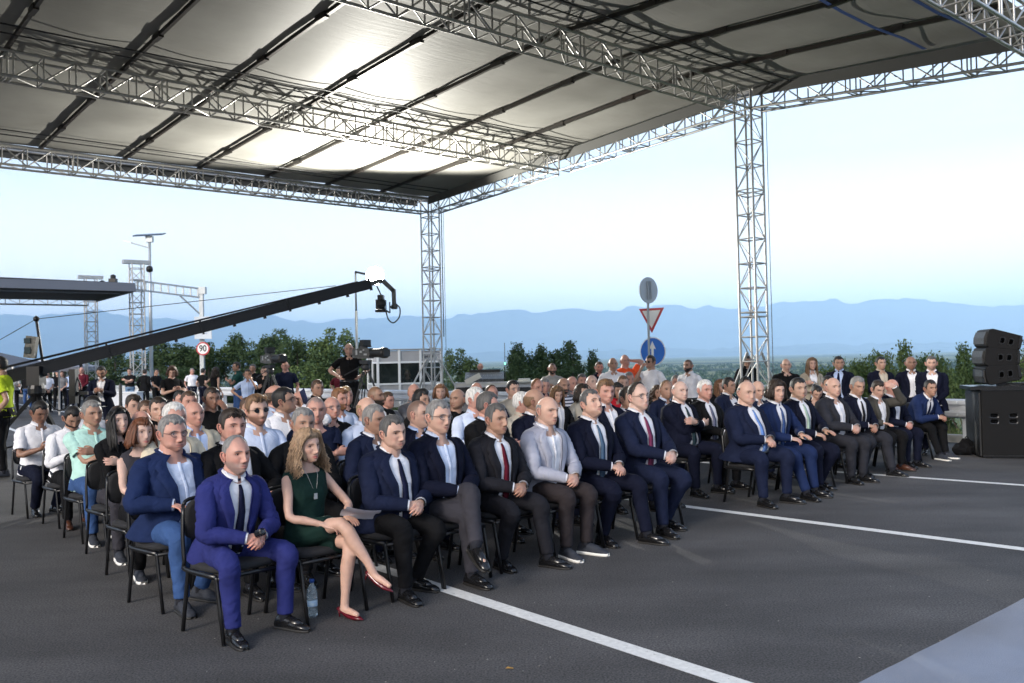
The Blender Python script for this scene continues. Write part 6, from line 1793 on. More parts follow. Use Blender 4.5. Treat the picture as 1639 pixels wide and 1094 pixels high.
# second row
seat(270, 665, 1, "heavy man in navy blazer with glasses and jeans", tc='royal', shirt='pblue', trou='jeans', hair='short', hc='grey', skin='ruddy', glasses='clear', legs='flat', arms=('lap', 'lap'), lean=7, bulk=1.28, belly=1.0, fat=1.0, shoes='suede', yaw=6, lod=0)
seat(367, 656, 1, "dark haired man behind the bright blue suit", tc='black', hair='side', hc='dark', skin='ruddy', legs='flat', bulk=1.15, fat=.6, yaw=8)
seat(481, 652, 1, "grey haired man behind the curly haired woman", top='shirt', tc='black', hair='short', hc='grey', skin='tan', legs='flat', bulk=1.08)
seat(592, 648, 1, "lined faced man glancing sideways in navy jacket", tc='navy', hair='short', hc='grey', skin='tan', legs='flat', yaw=-12, lean=8)
seat(667, 640, 1, "young man turned away behind the smiling man with glasses", tc='dnavy', shirt='lblue', hair='buzz', hc='dark', skin='fair', legs='flat', yaw=-30)
seat(777, 627, 1, "man with cropped dark grey hair in black suit, second row", tc='black', shirt='pblue', hair='short', hc='dgrey', skin='ruddy', legs='flat', yaw=-35, bulk=1.1)
seat(854, 621, 1, "balding man turned away in dark navy suit", tc='dnavy', hair='bald', hc='lbrown', skin='tan', legs='flat', yaw=-40, bulk=1.15)
seat(968, 608, 1, "light brown haired man in navy suit, open white shirt", tc='dnavy', hair='side', hc='lbrown', skin='ruddy', legs='flat')
seat(1003, 620, 1, "man half hidden left of the wine tie", tc='dnavy', hair='short', hc='dark', skin='tan', legs='flat', yaw=-25)
seat(1086, 609, 1, "bald man in dark navy suit with dotted green tie", tc='dnavy', tie='gtie', hair='bald', hc='grey', skin='pale', legs='wide', bulk=1.2, belly=.8, fat=.8)
seat(1126, 608, 1, "white haired man in black suit with grey tie", tc='black', tie='greytie', hair='short', hc='white', skin='ruddy', legs='flat', bulk=1.12, fat=.7, yaw=4)
seat(1209, 609, 1, "bald man looking down between large man and long hair", tc='navy', hair='bald', hc='dgrey', skin='fair', legs='flat', pitch=-14, yaw=-10)
seat(1281, 612, 1, "partly hidden man behind the pale green tie", tc='dnavy', hair='short', hc='dark', skin='pale', legs='flat')
seat(1302, 622, 1, "woman bending down with dark hair in a bun", fem=1, top='blouse', tc='black', hair='bun', hc='black', skin='fair', legs='flat', lean=22, pitch=-30)
seat(1322, 602, 1, "dark haired man hidden behind the laughing man", tc='black', hair='short', hc='black', skin='tan', legs='flat')
# third row and further back
T3 = dict(legs='flat')
seat(224, 668, 2, "auburn haired woman in grey sleeveless top with bracelet", fem=1, top='tank', tc='taupe', trou='black', hair='bob', hc='auburn', skin='pale', arms=('clasp', 'hands_low'), lips=True, legs='flat', lean=4, shoes='white', hlen=0.12, lod=1)
seat(187, 652, 3, "long black haired woman in black top, arms folded", fem=1, top='shirt', tc='black', trou='taupe', hair='long', hc='black', skin='pale', arms=('cross', 'cross'), legs='stag', pitch=6, hlen=0.26, lod=1, shoes='white')
seat(146, 641, 4, "grey haired man in mint polo shirt and jeans", top='polo', tc='mint', trou='jeans', hair='short', hc='grey', skin='tan', arms=('cross', 'cross'), legs='stag', bulk=1.15, belly=.5, fat=.4, lod=1, shoes='white')
seat(112, 650, 5, "bearded man in white shirt reading his phone", top='shirt', tc='white', trou='black', hair='short', hc='black', skin='tan', beard=('black', 1.0), arms=('phone', 'phone'), legs='stag', lean=14, pitch=-35, shoes='brown', bulk=1.08, lod=1)
seat(60, 642, 6, "man in short sleeved white shirt with phone at far left", top='shortshirt', tc='white', trou='dnavy', hair='short', hc='black', skin='dark', arms=('phone', 'phone'), legs='flat', lean=8, pitch=-25, bulk=1.08, lod=1)
seat(222, 656, 3, "bald man behind the auburn haired woman", top='shirt', tc='grey', hair='bald', hc='grey', skin='ruddy', **T3)
seat(275, 644, 2, "white haired man in cream jacket", tc='cream', hair='short', hc='white', skin='ruddy', trou='beige', **T3)
seat(309, 641, 3, "bald ruddy man in cream jacket with folded arms", tc='cream', shirt='lblue', trou='beige', hair='bald', hc='white', skin='ruddy', arms=('cross', 'cross'), bulk=1.12, lod=1, **T3)
seat(409, 633, 2, "man in sunglasses and light blue shirt", top='shirt', tc='pblue', hair='side', hc='lbrown', skin='fair', glasses='dark', beard=('auburn', .8), bulk=1.08, **T3)
seat(395, 636, 4, "brown haired man hidden behind the sunglasses man", top='shirt', tc='white', hair='short', hc='brown', skin='tan', **T3)
seat(452, 620, 3, "man in white shirt holding a phone to his ear", top='shirt', tc='white', hair='short', hc='black', skin='tan', glasses='clear', arms=('hands_low', 'ear'), yaw=-45, pitch=8, lod=1, **T3)
seat(438, 616, 4, "bald man seen from behind in tan sleeves", top='shirt', tc='pblue', hair='bald', hc='brown', skin='ruddy', yaw=-60, **T3)
seat(475, 625, 4, "white bearded man with glasses", top='shirt', tc='pblue', hair='bald', hc='white', skin='ruddy', glasses='clear', beard=('white', .95), **T3)
seat(503, 634, 2, "ruddy man in navy polo shirt with folded arms", top='polo', tc='navy', hair='buzz', hc='grey', skin='ruddy', arms=('cross', 'cross'), bulk=1.22, fat=.9, belly=.6, yaw=18, **T3)
seat(528, 634, 3, "balding man with glasses in charcoal shirt", top='shirt', tc='black', hair='bald', hc='white', skin='ruddy', glasses='clear', fat=.5, bulk=1.1, lod=1, **T3)
seat(506, 608, 7, "brown haired man sitting far back by the rail", top='shirt', tc='black', hair='short', hc='brown', skin='tan', **T3)
seat(541, 622, 4, "red bearded man in profile with light blue shirt", top='shirt', tc='pblue', hair='side', hc='ginger', skin='ruddy', beard=('ginger', 1.0), yaw=-25, lod=1, **T3)
seat(551, 619, 5, "man behind the red bearded man", top='polo', tc='black', hair='short', hc='blond', skin='ruddy', **T3)
seat(583, 635, 2, "bald man in pale striped shirt behind the navy jacket", top='shirt', tc='pblue', hair='bald', hc='blond', skin='fair', yaw=-15, **T3)
seat(601, 618, 4, "man with dark chin beard and black jacket looking up", tc='black', hair='buzz', hc='lbrown', skin='tan', beard=('dark', 1.0), yaw=-35, pitch=10, bulk=1.1, lod=1, **T3)
seat(616, 627, 5, "man beside the black jacket with dark chin beard", top='shirt', tc='grey', hair='short', hc='brown', skin='ruddy', yaw=-20, **T3)
seat(661, 614, 5, "bald man in front of the interpreter booth", top='shirt', tc='grey', hair='bald', hc='blond', skin='ruddy', **T3)
seat(674, 624, 3, "person with black curly hair in black jacket", fem=1, tc='black', hair='afro', hc='black', skin='tan', yaw=-30, trou='black', **T3)
seat(704, 614, 5, "woman with a short ginger bob", fem=1, top='blouse', tc='grey', hair='bob', hc='ginger', skin='fair', yaw=20, hlen=0.09, lod=1, **T3)
seat(727, 622, 3, "bald man laughing to the left in black shirt", top='tee', tc='black', hair='bald', hc='dgrey', skin='tan', yaw=75, smile=1, lean=12, bulk=1.15, fat=.5, lod=1, **T3)
seat(760, 620, 2, "white haired man in pale shirt turned away", top='shirt', tc='pblue', hair='short', hc='white', skin='ruddy', yaw=-40, bulk=1.15, lod=1, **T3)
seat(761, 612, 5, "bald forehead showing behind the white haired man", top='shirt', tc='grey', hair='bald', hc='brown', skin='ruddy', **T3)
seat(785, 616, 4, "man with receding brown hair in navy", tc='navy', hair='receding', hc='brown', skin='ruddy', **T3)
seat(820, 609, 4, "young man in beige sweater with black framed glasses", top='tee', tc='beige', hair='short', hc='black', skin='fair', glasses='clear', lod=1, **T3)
seat(834, 628, 2, "white haired person turned away behind the dark navy suit", top='shirt', tc='beige', hair='short', hc='white', skin='ruddy', yaw=-45, **T3)
seat(857, 606, 4, "balding bearded man with navy jacket", tc='navy', hair='receding', hc='ginger', skin='ruddy', beard=('dark', .8), **T3)
seat(870, 606, 5, "man behind the balding bearded man", top='shirt', tc='navy', hair='short', hc='grey', skin='ruddy', **T3)
seat(900, 604, 4, "dark bearded man in navy and white striped shirt", top='tee', tc='white', stripe=(2, 130.0, (0.02, 0.025, 0.06)), hair='bald', hc='dark', skin='tan', beard=('black', 1.0), bulk=1.1, lod=1, **T3)
seat(914, 602, 5, "bald man behind the striped shirt", top='shirt', tc='grey', hair='bald', hc='grey', skin='ruddy', **T3)
seat(890, 616, 3, "woman with long brown hair looking down in white blouse", fem=1, top='suit', tc='black', shirt='white', hair='long', hc='lbrown', skin='fair', yaw=10, pitch=-14, hlen=0.30, lod=1, **T3)
seat(929, 614, 3, "woman with dark bob in beige top", fem=1, top='shirt', tc='beige', hair='bob', hc='dark', skin='fair', hlen=0.13, yaw=-10, lod=1, **T3)
seat(930, 599, 6, "dark haired man far back behind the beige top", top='shirt', tc='grey', hair='short', hc='dgrey', skin='ruddy', **T3)
seat(944, 600, 4, "bald grey man with raised chin", top='shirt', tc='pblue', hair='bald', hc='grey', skin='pale', pitch=14, **T3)
seat(985, 612, 3, "dark haired woman in a red top", fem=1, top='shirt', tc='red', hair='bob', hc='black', skin='tan', hlen=0.08, **T3)
seat(996, 601, 4, "man with short greying beard in light blue shirt", top='shirt', tc='pblue', hair='short', hc='lbrown', skin='fair', beard=('grey', .7), **T3)
seat(1004, 596, 5, "grey haired man behind the greying beard", top='shirt', tc='red', hair='short', hc='grey', skin='ruddy', **T3)
seat(1048, 616, 3, "smiling woman with brown curls in dark floral top", fem=1, top='blouse', tc='black', hair='curlylong', hc='brown', skin='tan', smile=1, hlen=0.12, **T3)
seat(1064, 609, 2, "man with thin hair in blue suit behind the green tie", tc='navy', shirt='pblue', hair='receding', hc='lbrown', skin='tan', **T3)
seat(1081, 601, 4, "man whose grey hair shows behind the dotted green tie", top='shirt', tc='grey', hair='short', hc='grey', skin='ruddy', **T3)
seat(1149, 606, 3, "woman with long ginger hair behind the white haired man", fem=1, top='blouse', tc='black', hair='long', hc='ginger', skin='fair', hlen=0.24, **T3)
seat(1164, 604, 2, "dark haired man in navy suit looking right", tc='navy', hair='short', hc='black', skin='tan', yaw=-20, bulk=1.1, lod=1, **T3)
seat(1192, 602, 3, "woman with black hair below the right tower", fem=1, top='blouse', tc='black', hair='bob', hc='black', skin='fair', hlen=0.08, **T3)
seat(253, 636, 4, "serious dark haired man left of the cream jackets", top='shirt', tc='black', hair='short', hc='dark', skin='fair', yaw=12, lod=1, **T3)
seat(231, 641, 5, "man with short brown hair behind the serious man", top='polo', tc='dgreen', hair='short', hc='brown', skin='tan', **T3)
seat(212, 633, 6, "young man with floppy dark hair", top='tee', tc='white', hair='floppy', hc='dark', skin='fair', **T3)
seat(187, 650, 4, "brown haired person behind the black haired woman", fem=1, top='shirt', tc='black', hair='mop', hc='brown', skin='fair', **T3)
seat(145, 634, 6, "black haired man in white shirt behind the mint polo", top='shirt', tc='white', hair='short', hc='black', skin='tan', yaw=-30, pitch=-20, **T3)
seat(287, 625, 6, "dark haired man in the seventh row", top='shirt', tc='black', hair='short', hc='black', skin='ruddy', **T3)
seat(301, 626, 5, "brown haired man behind the folded cream sleeves", top='shirt', tc='dgrey', hair='short', hc='brown', skin='ruddy', **T3)
seat(338, 620, 5, "man in black T-shirt with his hand over his mouth", top='tee', tc='black', hair='short', hc='dark', skin='dark', arms=('hands_low', 'face'), bulk=1.12, lod=1, **T3)
# two empty chairs that show between the rows
for (px, py, r_, lb) in ((632, 640, 4, "empty black chair in front of the interpreter booth"), (446, 690, 2, "empty black chair behind the grey haired man, third row")):
    k = (px - CX) / F; o = Vector((-1.72, 5.62, 0)) - FA * (0.96 * r_); s = (k * o.y - o.x) / (AR.x - k * AR.y); p = o + AR * s
    chair(lb, (p.x, p.y, 0), math.atan2(-FA.x, FA.y))

# ================================================================== standing people
def stander(px, py, d, label, facing, z0=0.0, **kw):
    "facing: degrees, 0 = towards the camera, positive = turned to the picture's right"
    tp = at(px, py, d)
    sc = max(0.86, min(1.08, (tp.z - z0) / 1.788)); 
    if kw.get('fem'): pass
    kw.setdefault('lod', 2); kw.setdefault('lean', 2)
    rz = math.pi + math.radians(facing)
    return person(label, (tp.x, tp.y, z0), rz, scale=sc, stand=True, **kw)
stander(163, 583, 18.5, "young man in navy suit and white shirt reading phone", 12, tc='dnavy', arms=('phone', 'phone'), hair='short', hc='black', skin='tan', beard=('dark', .8), pitch=-26, lod=1)
stander(274, 583, 19, "person in black T-shirt with white chest stripes", 40, top='tee', tc='black', trou='dgrey', arms=('phone', 'phone'), hair='mop', hc='brown', skin='fair', yaw=20, pitch=-22, lod=1)
stander(131, 586, 34, "man in dark red shirt by the far tower", 10, top='shirt', tc='maroon', arms=('front', 'front'), hair='bald', hc='grey', skin='ruddy')
stander(208, 588, 34, "man in black T-shirt and light jeans near the lamp post", 0, top='tee', tc='black', trou='ljeans', arms=('cross', 'cross'), hair='short', hc='black', skin='fair')
stander(231, 591, 34, "man in black suit with his back turned near the lamp", 170, tc='black', arms=('down', 'down'), hair='short', hc='dark', skin='fair')
stander(249, 590, 33, "person in black just right of the lamp post", 60, top='tee', tc='black', arms=('front', 'front'), hair='short', hc='black', skin='tan')
stander(307, 589, 33, "man in white T-shirt standing with hands behind", 40, top='tee', tc='white', trou='navy', arms=('down', 'down'), hair='short', hc='grey', skin='ruddy', bulk=1.1)
stander(324, 588, 32, "person in black under the 90 sign", 150, top='tee', tc='black', trou='dnavy', arms=('down', 'down'), hair='short', hc='black', skin='fair')
stander(343, 585, 25, "woman with long dark curls in black dress", 150, fem=1, top='tank', tc='black', arms=('down', 'hips'), hair='curlylong', hc='dark', skin='olive', hlen=0.22)
stander(381, 577, 24, "man in dark green shirt with folded arms", -60, top='polo', tc='dgreen', trou='jeans', arms=('cross', 'cross'), hair='short', hc='dark', skin='tan', lod=1)
stander(396, 588, 19.5, "woman in pale blue shirt with hand on her hip", 20, fem=1, top='polo', tc='lblue', trou='ljeans', arms=('hips', 'face'), hair='bun', hc='dark', skin='tan', lod=1)
stander(405, 581, 26, "person in dark cap behind the pale blue shirt", 0, top='tee', tc='black', arms=('front', 'front'), hair='short', hc='dgrey', skin='tan')
stander(424, 584, 21, "person in black photographing with a camera", 0, top='shirt', tc='black', arms=('phone', 'face'), hair='short', hc='dark', skin='fair', lod=1)
stander(457, 575, 21.5, "man in navy T-shirt behind the first camera", 0, top='tee', tc='navy', arms=('down', 'down'), hair='bald', hc='grey', skin='ruddy', bulk=1.1, lod=1)
stander(547, 597, 22, "person in maroon shirt bending behind the cameraman", -25, top='polo', tc='maroon', arms=('hips', 'hips'), hair='short', hc='dark', skin='fair', lean=10)
stander(558, 546, 17.5, "camera operator in black wearing headphones", 12, z0=0.32, top='polo', tc='black', arms=('hips', 'hips'), hair='bald', hc='grey', skin='fair', headset=True, lod=1)
stander(112, 592, 36, "man in light blue shirt seen from behind", 170, top='shirt', tc='lblue', trou='dnavy', arms=('down', 'down'), hair='short', hc='black', skin='tan')
stander(100, 596, 35, "woman in grey vest beside the light blue shirt", 10, fem=1, top='tee', tc='grey', trou='black', arms=('front', 'front'), hair='long', hc='brown', skin='fair', hlen=0.18)
stander(92, 590, 35, "person in black left of the grey vest", 30, top='shirt', tc='black', arms=('down', 'down'), hair='short', hc='black', skin='fair')
stander(22, 596, 33, "person in light grey shirt under the tent edge", 20, top='tee', tc='ggrey', arms=('phone', 'phone'), hair='short', hc='dark', skin='tan')
stander(75, 598, 33, "person in white and black top behind the crane", 40, top='tee', tc='white', arms=('front', 'front'), hair='short', hc='black', skin='tan')
stander(44, 594, 36, "person in blue jeans behind the crane tripod", 0, top='shirt', tc='black', trou='jeans', arms=('down', 'down'), hair='short', hc='dark', skin='fair')
stander(883, 578, 17.5, "man in grey T-shirt with folded arms", 8, top='tee', tc='ggrey', arms=('cross', 'cross'), hair='buzz', hc='dark', skin='tan', beard=('dark', .9), lod=1)
stander(958, 580, 18, "man in dark shirt standing behind the crowd", 10, top='polo', tc='dnavy', arms=('down', 'down'), hair='short', hc='brown', skin='ruddy', beard=('dark', .4), lod=1)
stander(980, 569, 16.2, "balding man in white polo shirt", 8, top='polo', tc='white', arms=('down', 'down'), hair='bald', hc='dgrey', skin='tan', bulk=1.1, lod=1)
stander(999, 564, 17.2, "man in orange T-shirt with hand behind his head", 15, top='tee', tc='orange', arms=('down', 'headback'), hair='bald', hc='dgrey', skin='ruddy', bulk=1.1, lod=1, roll=10)
stander(1043, 565, 15.8, "man in white T-shirt resting chin on his hand", -50, top='tee', tc='white', arms=('face', 'down'), hair='short', hc='dark', skin='tan', glasses='dark', bulk=1.08, lod=1)
stander(1103, 571, 15.4, "bearded man in white shirt with sunglasses hanging", -45, top='shirt', tc='white', trou='black', arms=('down', 'down'), hair='buzz', hc='dark', skin='tan', beard=('black', .9), lod=1)
stander(1195, 567, 19.6, "person in black standing behind the right tower", 0, tc='black', shirt='black', arms=('down', 'down'), hair='short', hc='dark', skin='tan')
stander(1257, 575, 15.2, "man in black jacket beside the tower brace", 0, top='shirt', tc='black', arms=('front', 'front'), hair='bald', hc='dark', skin='fair', bulk=1.15, lod=1)
stander(1297, 568, 15.0, "woman in beige blazer with long light brown hair", 5, fem=1, tc='blazer', trou='dgrey', arms=('cross', 'cross'), hair='long', hc='lbrown', skin='fair', smile=1, hlen=0.26, lod=1)
stander(1343, 567, 15.2, "man in dark suit and tie looking to the right", -30, tc='dnavy', shirt='lblue', tie='navytie', arms=('down', 'down'), hair='short', hc='black', skin='tan', yaw=-25, lod=1)
stander(1408, 580, 15.0, "smiling dark haired man in open navy jacket", 6, tc='dnavy', shirt='beige', arms=('front', 'front'), hair='short', hc='black', skin='olive', smile=1, lod=1)
stander(1457, 580, 14.6, "tanned bald man in dark jacket and white T-shirt", -10, tc='dnavy', arms=('down', 'down'), hair='bald', hc='dgrey', skin='dark', smile=.6, lod=1)
stander(1490, 569, 13.9, "tall man in navy suit leaning by the guard rail", -20, tc='dnavy', arms=('front', 'front'), hair='short', hc='dgrey', skin='fair', beard=('dgrey', .5), lod=1, bulk=1.05)
stander(4, 566, 13.6, "worker in lime green T-shirt at the left edge", -70, top='tee', tc='lime', trou='black', arms=('face', 'down'), hair='short', hc='black', skin='tan', bulk=1.1, lod=1, shoes='suede')
stander(769, 590, 25, "white haired technician behind the mixing desk", 0, top='shirt', tc='black', arms=('front', 'front'), hair='bald', hc='white', skin='ruddy')

# ------------------------------------------------------------------ held and small things
def wpt(lab, q):
    t, J = SEATED[lab]
    M = Matrix.Translation(t.location) @ Matrix.Rotation(t.rotation_euler.z, 4, 'Z') @ Matrix.Scale(t.scale[0], 4)
    return M @ Vector(q), M
def held(lab, name, label, cat, size, off, m, rot=(0, 0, 0), hand=None):
    t, J = SEATED[lab]
    q = (J['wr1'] + J['wr-1']) / 2 if hand is None else J['wr%d' % hand]
    p, M = wpt(lab, q + arr(*off))
    R3 = M.to_3x3().normalized() @ Matrix.Rotation(rot[2], 3, 'Z') @ Matrix.Rotation(rot[1], 3, 'Y') @ Matrix.Rotation(rot[0], 3, 'X')
    o = MB().box(p, size, mtx=R3).build(name, m, None, origin=p); 
    bv = o.modifiers.new("b", 'BEVEL'); bv.width = min(size) * 0.3; bv.segments = 2
    return tag(o, label, cat)
L_ = "bearded man in white shirt reading his phone"
held(L_, 'phone', "dark phone held by the bearded man in white shirt", "phone", (0.075, 0.15, 0.009), (0, 0.10, 0.045), m_phone, (0.6, 0, 0))
L_ = "man in short sleeved white shirt with phone at far left"
held(L_, 'phone', "black phone held by the man in short white sleeves", "phone", (0.08, 0.16, 0.010), (0, 0.10, 0.05), m_phone, (1.1, 0, 0))
L_ = "man in white shirt holding a phone to his ear"
held(L_, 'phone', "navy phone pressed to the ear of a white shirted man", "phone", (0.012, 0.08, 0.155), (-0.045, -0.035, 0.10), mat("navy_phone", (0.01, 0.015, 0.05), 0.2), (0.5, 0, 0), hand=-1)
L_ = "man in bright blue suit with dark patterned tie"
held(L_, 'receiver', "small black receiver in the hands of the bright blue suit", "receiver", (0.05, 0.06, 0.045), (0.0, 0.07, 0.035), m_phone, (0.4, 0, 0.3))
L_ = "curly haired woman in sleeveless dark green dress"
p, M = wpt(L_, SEATED[L_][1]['wr-1'] + arr(0.02, 0.17, 0.035)); R3 = M.to_3x3().normalized() @ Matrix.Rotation(-0.5, 3, 'Z') @ Matrix.Rotation(0.35, 3, 'X')
vs, fs = [], []
for i in range(7):
    for j in range(5):
        x, y = (j / 4 - .5) * 0.21, (i / 6 - .5) * 0.30
        vs.append(p + R3 @ Vector((x, y, 0.012 * math.sin(i * 0.9) + 0.04 * (j / 4) ** 2)))
fs = [(i * 5 + j, i * 5 + j + 1, (i + 1) * 5 + j + 1, (i + 1) * 5 + j) for i in range(6) for j in range(4)]
mb = MB().add(vs, fs).add([v - Vector((0, 0, 0.003)) for v in vs], [tuple(reversed(f)) for f in fs])
tag(mb.build("paper_sheets", mat("paper", (0.70, 0.71, 0.80), 0.8), None, smooth=True, origin=p), "white sheets of paper on the lap of the woman in green", "papers")
# pendant
t_, J_ = SEATED[L_]
nm = NM(); nk = J_['neck']; cq = J_['pel'] + J_['sd'] * 0.30 + J_['fwd'] * 0.128
for s in (1, -1): nm.add(*tube_nm([nk + arr(s * 0.055, 0.02, 0.0), nk + arr(s * 0.045, 0.085, -0.07), cq + arr(s * 0.004, 0.004, 0.02)], [0.0014] * 3, 4, 2))
o = bpy.data.objects.new("necklace", nm.mesh("necklace", [m_alu])); COL.objects.link(o); o.parent = t_
mb = MB().box(tuple(cq + arr(0, 0.006, 0.0)), (0.028, 0.006, 0.042)); me = bpy.data.meshes.new("pendant"); me.from_pydata(mb.v, [], mb.f); me.materials.append(m_alu)
o = bpy.data.objects.new("pendant", me); COL.objects.link(o); o.parent = t_
# water bottle
bp_ = G(500, 987)
t = thing("water_bottle", "clear plastic water bottle standing by the blue trouser leg", "bottle", bp_)
m_pet = mat("clear_plastic", (0.75, 0.88, 0.95), 0.05, trans=0.85)
MB().lathe(bp_, [(0.028, 0), (0.033, 0.008), (0.033, 0.05), (0.030, 0.058), (0.033, 0.066), (0.033, 0.10), (0.030, 0.108), (0.033, 0.115), (0.033, 0.15), (0.024, 0.185), (0.013, 0.205), (0.013, 0.22)], 18).build('body', m_pet, t, smooth=True)
MB().lathe(bp_ + UPV * 0.214, [(0.016, 0), (0.016, 0.02), (0.014, 0.022)], 14).build('cap', mat("blue_cap", (0.02, 0.08, 0.35), 0.4), t, smooth=True)
MB().lathe(bp_ + UPV * 0.068, [(0.0336, 0), (0.0342, 0.002), (0.0342, 0.034), (0.0336, 0.036)], 18).build('label', mat("bottle_label", (0.25, 0.45, 0.70), 0.5, color2=(0.6, 0.7, 0.75), nscale=40), t, smooth=True)
# sunglasses hanging on the shirt, slip of paint
# ================================================================== jib crane
PD, ED = 14.5, 16.5
pv_ = at(58, 592, PD); en = at(592, 455, ED)
adir = (en - pv_).normalized()
rear = pv_ - adir * 1.9
m_jib = mat("jib_black", (0.010, 0.010, 0.012), 0.4, metal=0.3)
base = Vector((pv_.x, pv_.y, 0))
t = thing("camera_crane", "long black camera crane reaching over the audience from the left", "camera crane", base)
aside = adir.cross(UPV).normalized(); aup = aside.cross(adir)
mb = MB()
N_ = 5
for i in range(N_):
    a = rear.lerp(en, i / N_); c = rear.lerp(en, (i + 1) / N_)
    w0 = 0.175 - 0.03 * i / N_; w1 = 0.175 - 0.03 * (i + 1) / N_
    o_ = MB()
    for dz in (-1, 1):
        o_.bar(a + aup * dz * w0 / 2, c + aup * dz * w1 / 2, 0.07, 0.035)
    o_.bar(a, c, 0.05, w1 - 0.03)
    o_.build('arm_section', m_jib, t)
    MB().box(c, (0.10, 0.03, w1 + 0.09), mtx=Matrix((aside, adir, aup)).transposed()).build('arm_joint', m_jib, t)
    for u in (0.35, 0.7):
        MB().box(a.lerp(c, u) - aup * (w1 / 2 + 0.03), (0.04, 0.05, 0.05), mtx=Matrix((aside, adir, aup)).transposed()).build('clamp', m_jib, t)
for k, dz in enumerate((0.10, 0.17)):
    rod('control_rod', rear + aup * (0.13 + dz * 0.3), en + aup * (0.08 + dz * .1) - adir * 0.2, 0.010, m_jib, t, 5)
mast_top = at(58, 511, PD)
rod('mast', pv_ + aup * 0.10 + adir * 0.12, mast_top, 0.022, m_jib, t, 8)
MB().lathe(mast_top - UPV * 0.05, [(0.01, 0), (0.045, 0.03), (0.045, 0.07), (0.01, 0.1)], 10).build('mast_head', m_jib, t, smooth=True)
rod('stay_cable', mast_top, en - adir * 0.6 + aup * 0.12, 0.006, m_jib, t, 5)
rod('stay_cable', mast_top, rear + aup * 0.1, 0.006, m_jib, t, 5)
# fulcrum head, control desk and monitor
MB().box(pv_ - UPV * 0.10, (0.20, 0.22, 0.30)).lathe(pv_ - UPV * 0.42, [(0.10, 0), (0.13, 0.05), (0.13, 0.12), (0.09, 0.25)], 14).build('fulcrum', m_jib, t)
MB().lathe(Vector((pv_.x, pv_.y, 0.70)), [(0.07, 0), (0.07, 0.5), (0.11, 0.55), (0.11, 0.6)], 12).build('column', m_jib, t, smooth=True)
for k, a in enumerate((3.55, 5.6, 1.5)):
    ft = base + Vector((math.cos(a) * 0.95, math.sin(a) * 0.95, 0.05))
    MB().bar(Vector((pv_.x, pv_.y, 1.22)), ft, 0.06, 0.06).build('leg', m_jib, t)
    rod('leg_strut', Vector((pv_.x, pv_.y, 0.45)), ft + UPV * 0.25, 0.016, m_jib, t, 6)
    MB().lathe(ft - UPV * 0.03, [(0.07, 0), (0.07, 0.04), (0.03, 0.05)], 12).build('foot', m_jib, t)
mm_ = at(50, 556, PD - 0.1)
MB().box(mm_, (0.16, 0.10, 0.34), mtx=Matrix.Rotation(0.14, 3, 'Y')).build('control_box', mat("gear_grey", (0.02, 0.022, 0.02), 0.5, color2=(0.10, 0.10, 0.085), nscale=26), t)
MB().box(mm_ + Vector((-0.03, -0.06, 0.10)), (0.10, 0.01, 0.08)).box(mm_ + Vector((-0.03, -0.06, -0.05)), (0.10, 0.01, 0.10)).build('screen', mat("dark_screen", (0.02, 0.03, 0.03), 0.1), t)
for k in range(4):
    MB().lathe(rear + adir * (0.1 + 0.07 * k) , [(0.17, -0.03), (0.17, 0.03)], 18, axis=adir).build('counterweight', m_jib, t)
pts = [pv_ + adir * 0.5 - aup * 0.15, pv_ + adir * 0.65 - UPV * 0.5, pv_ + adir * 0.35 - UPV * 0.75, pv_ + adir * 0.1 - UPV * 0.45]
V, Fc = tube_nm([arr(*q_) for q_ in pts], [0.012] * 4, 6, 6); MB().add(V, Fc).build('cable', m_black, t, smooth=True)
MB().box(pv_ + adir * 0.55 - UPV * 0.42, (0.10, 0.12, 0.55)).box(pv_ + adir * 0.62 - UPV * 0.55, (0.3, 0.05, 0.05)).build('monitor_arm', m_jib, t)
# remote head
h0 = at(592, 455, ED); h1 = at(612, 449, ED); h2 = at(630, 466, ED); h3 = at(631, 489, ED)
m_hd = mat("remote_head", (0.07, 0.075, 0.08), 0.45, metal=0.3)
mb = MB().bar(h0, h1, 0.07, 0.08).bar(h1, h2, 0.07, 0.08).bar(h2 + UPV * 0.03, h3, 0.07, 0.07, up=Vector((0, 1, 0)))
mb.lathe(h3 - UPV * 0.05, [(0.05, -0.02), (0.06, 0.0), (0.05, 0.06)], 12).build('head_bracket', m_hd, t)
cc = at(610, 488, ED)
MB().bar(h3 - UPV * 0.03 + Vector((0.06, 0, 0)), h3 - UPV * 0.03 + Vector((-0.08, 0, 0)), 0.03, 0.04).bar(h3 + Vector((-0.08, 0, -0.14)), h3 + Vector((-0.08, 0, 0.06)), 0.02, 0.02, up=Vector((0, 1, 0))).bar(h3 + Vector((-0.08, 0, -0.13)), cc + Vector((0.04, 0, -0.09)), 0.03, 0.03).build('tilt_arm', m_hd, t)
MB().box(cc, (0.16, 0.26, 0.17)).box(cc + UPV * 0.02 - Vector((0.0, 0, -0.08)), (0.10, 0.2, 0.14)).box(cc + Vector((0.0, 0, -0.115)), (0.19, 0.20, 0.04)).build('camera_body', m_jib, t)
MB().lathe(cc + Vector((0.02, -0.12, 0)), [(0.06, 0), (0.07, 0.06), (0.075, 0.2)], 14, axis=Vector((0.2, -1, 0))).build('lens', m_black, t, smooth=True)
V, Fc = tube_nm([arr(*at(x, y, ED)) for x, y in ((603, 458), (612, 478), (618, 500), (622, 512), (630, 517), (639, 508), (640, 494), (634, 487))], [0.012] * 8, 6, 4); MB().add(V, Fc).build('cable', m_black, t, smooth=True)

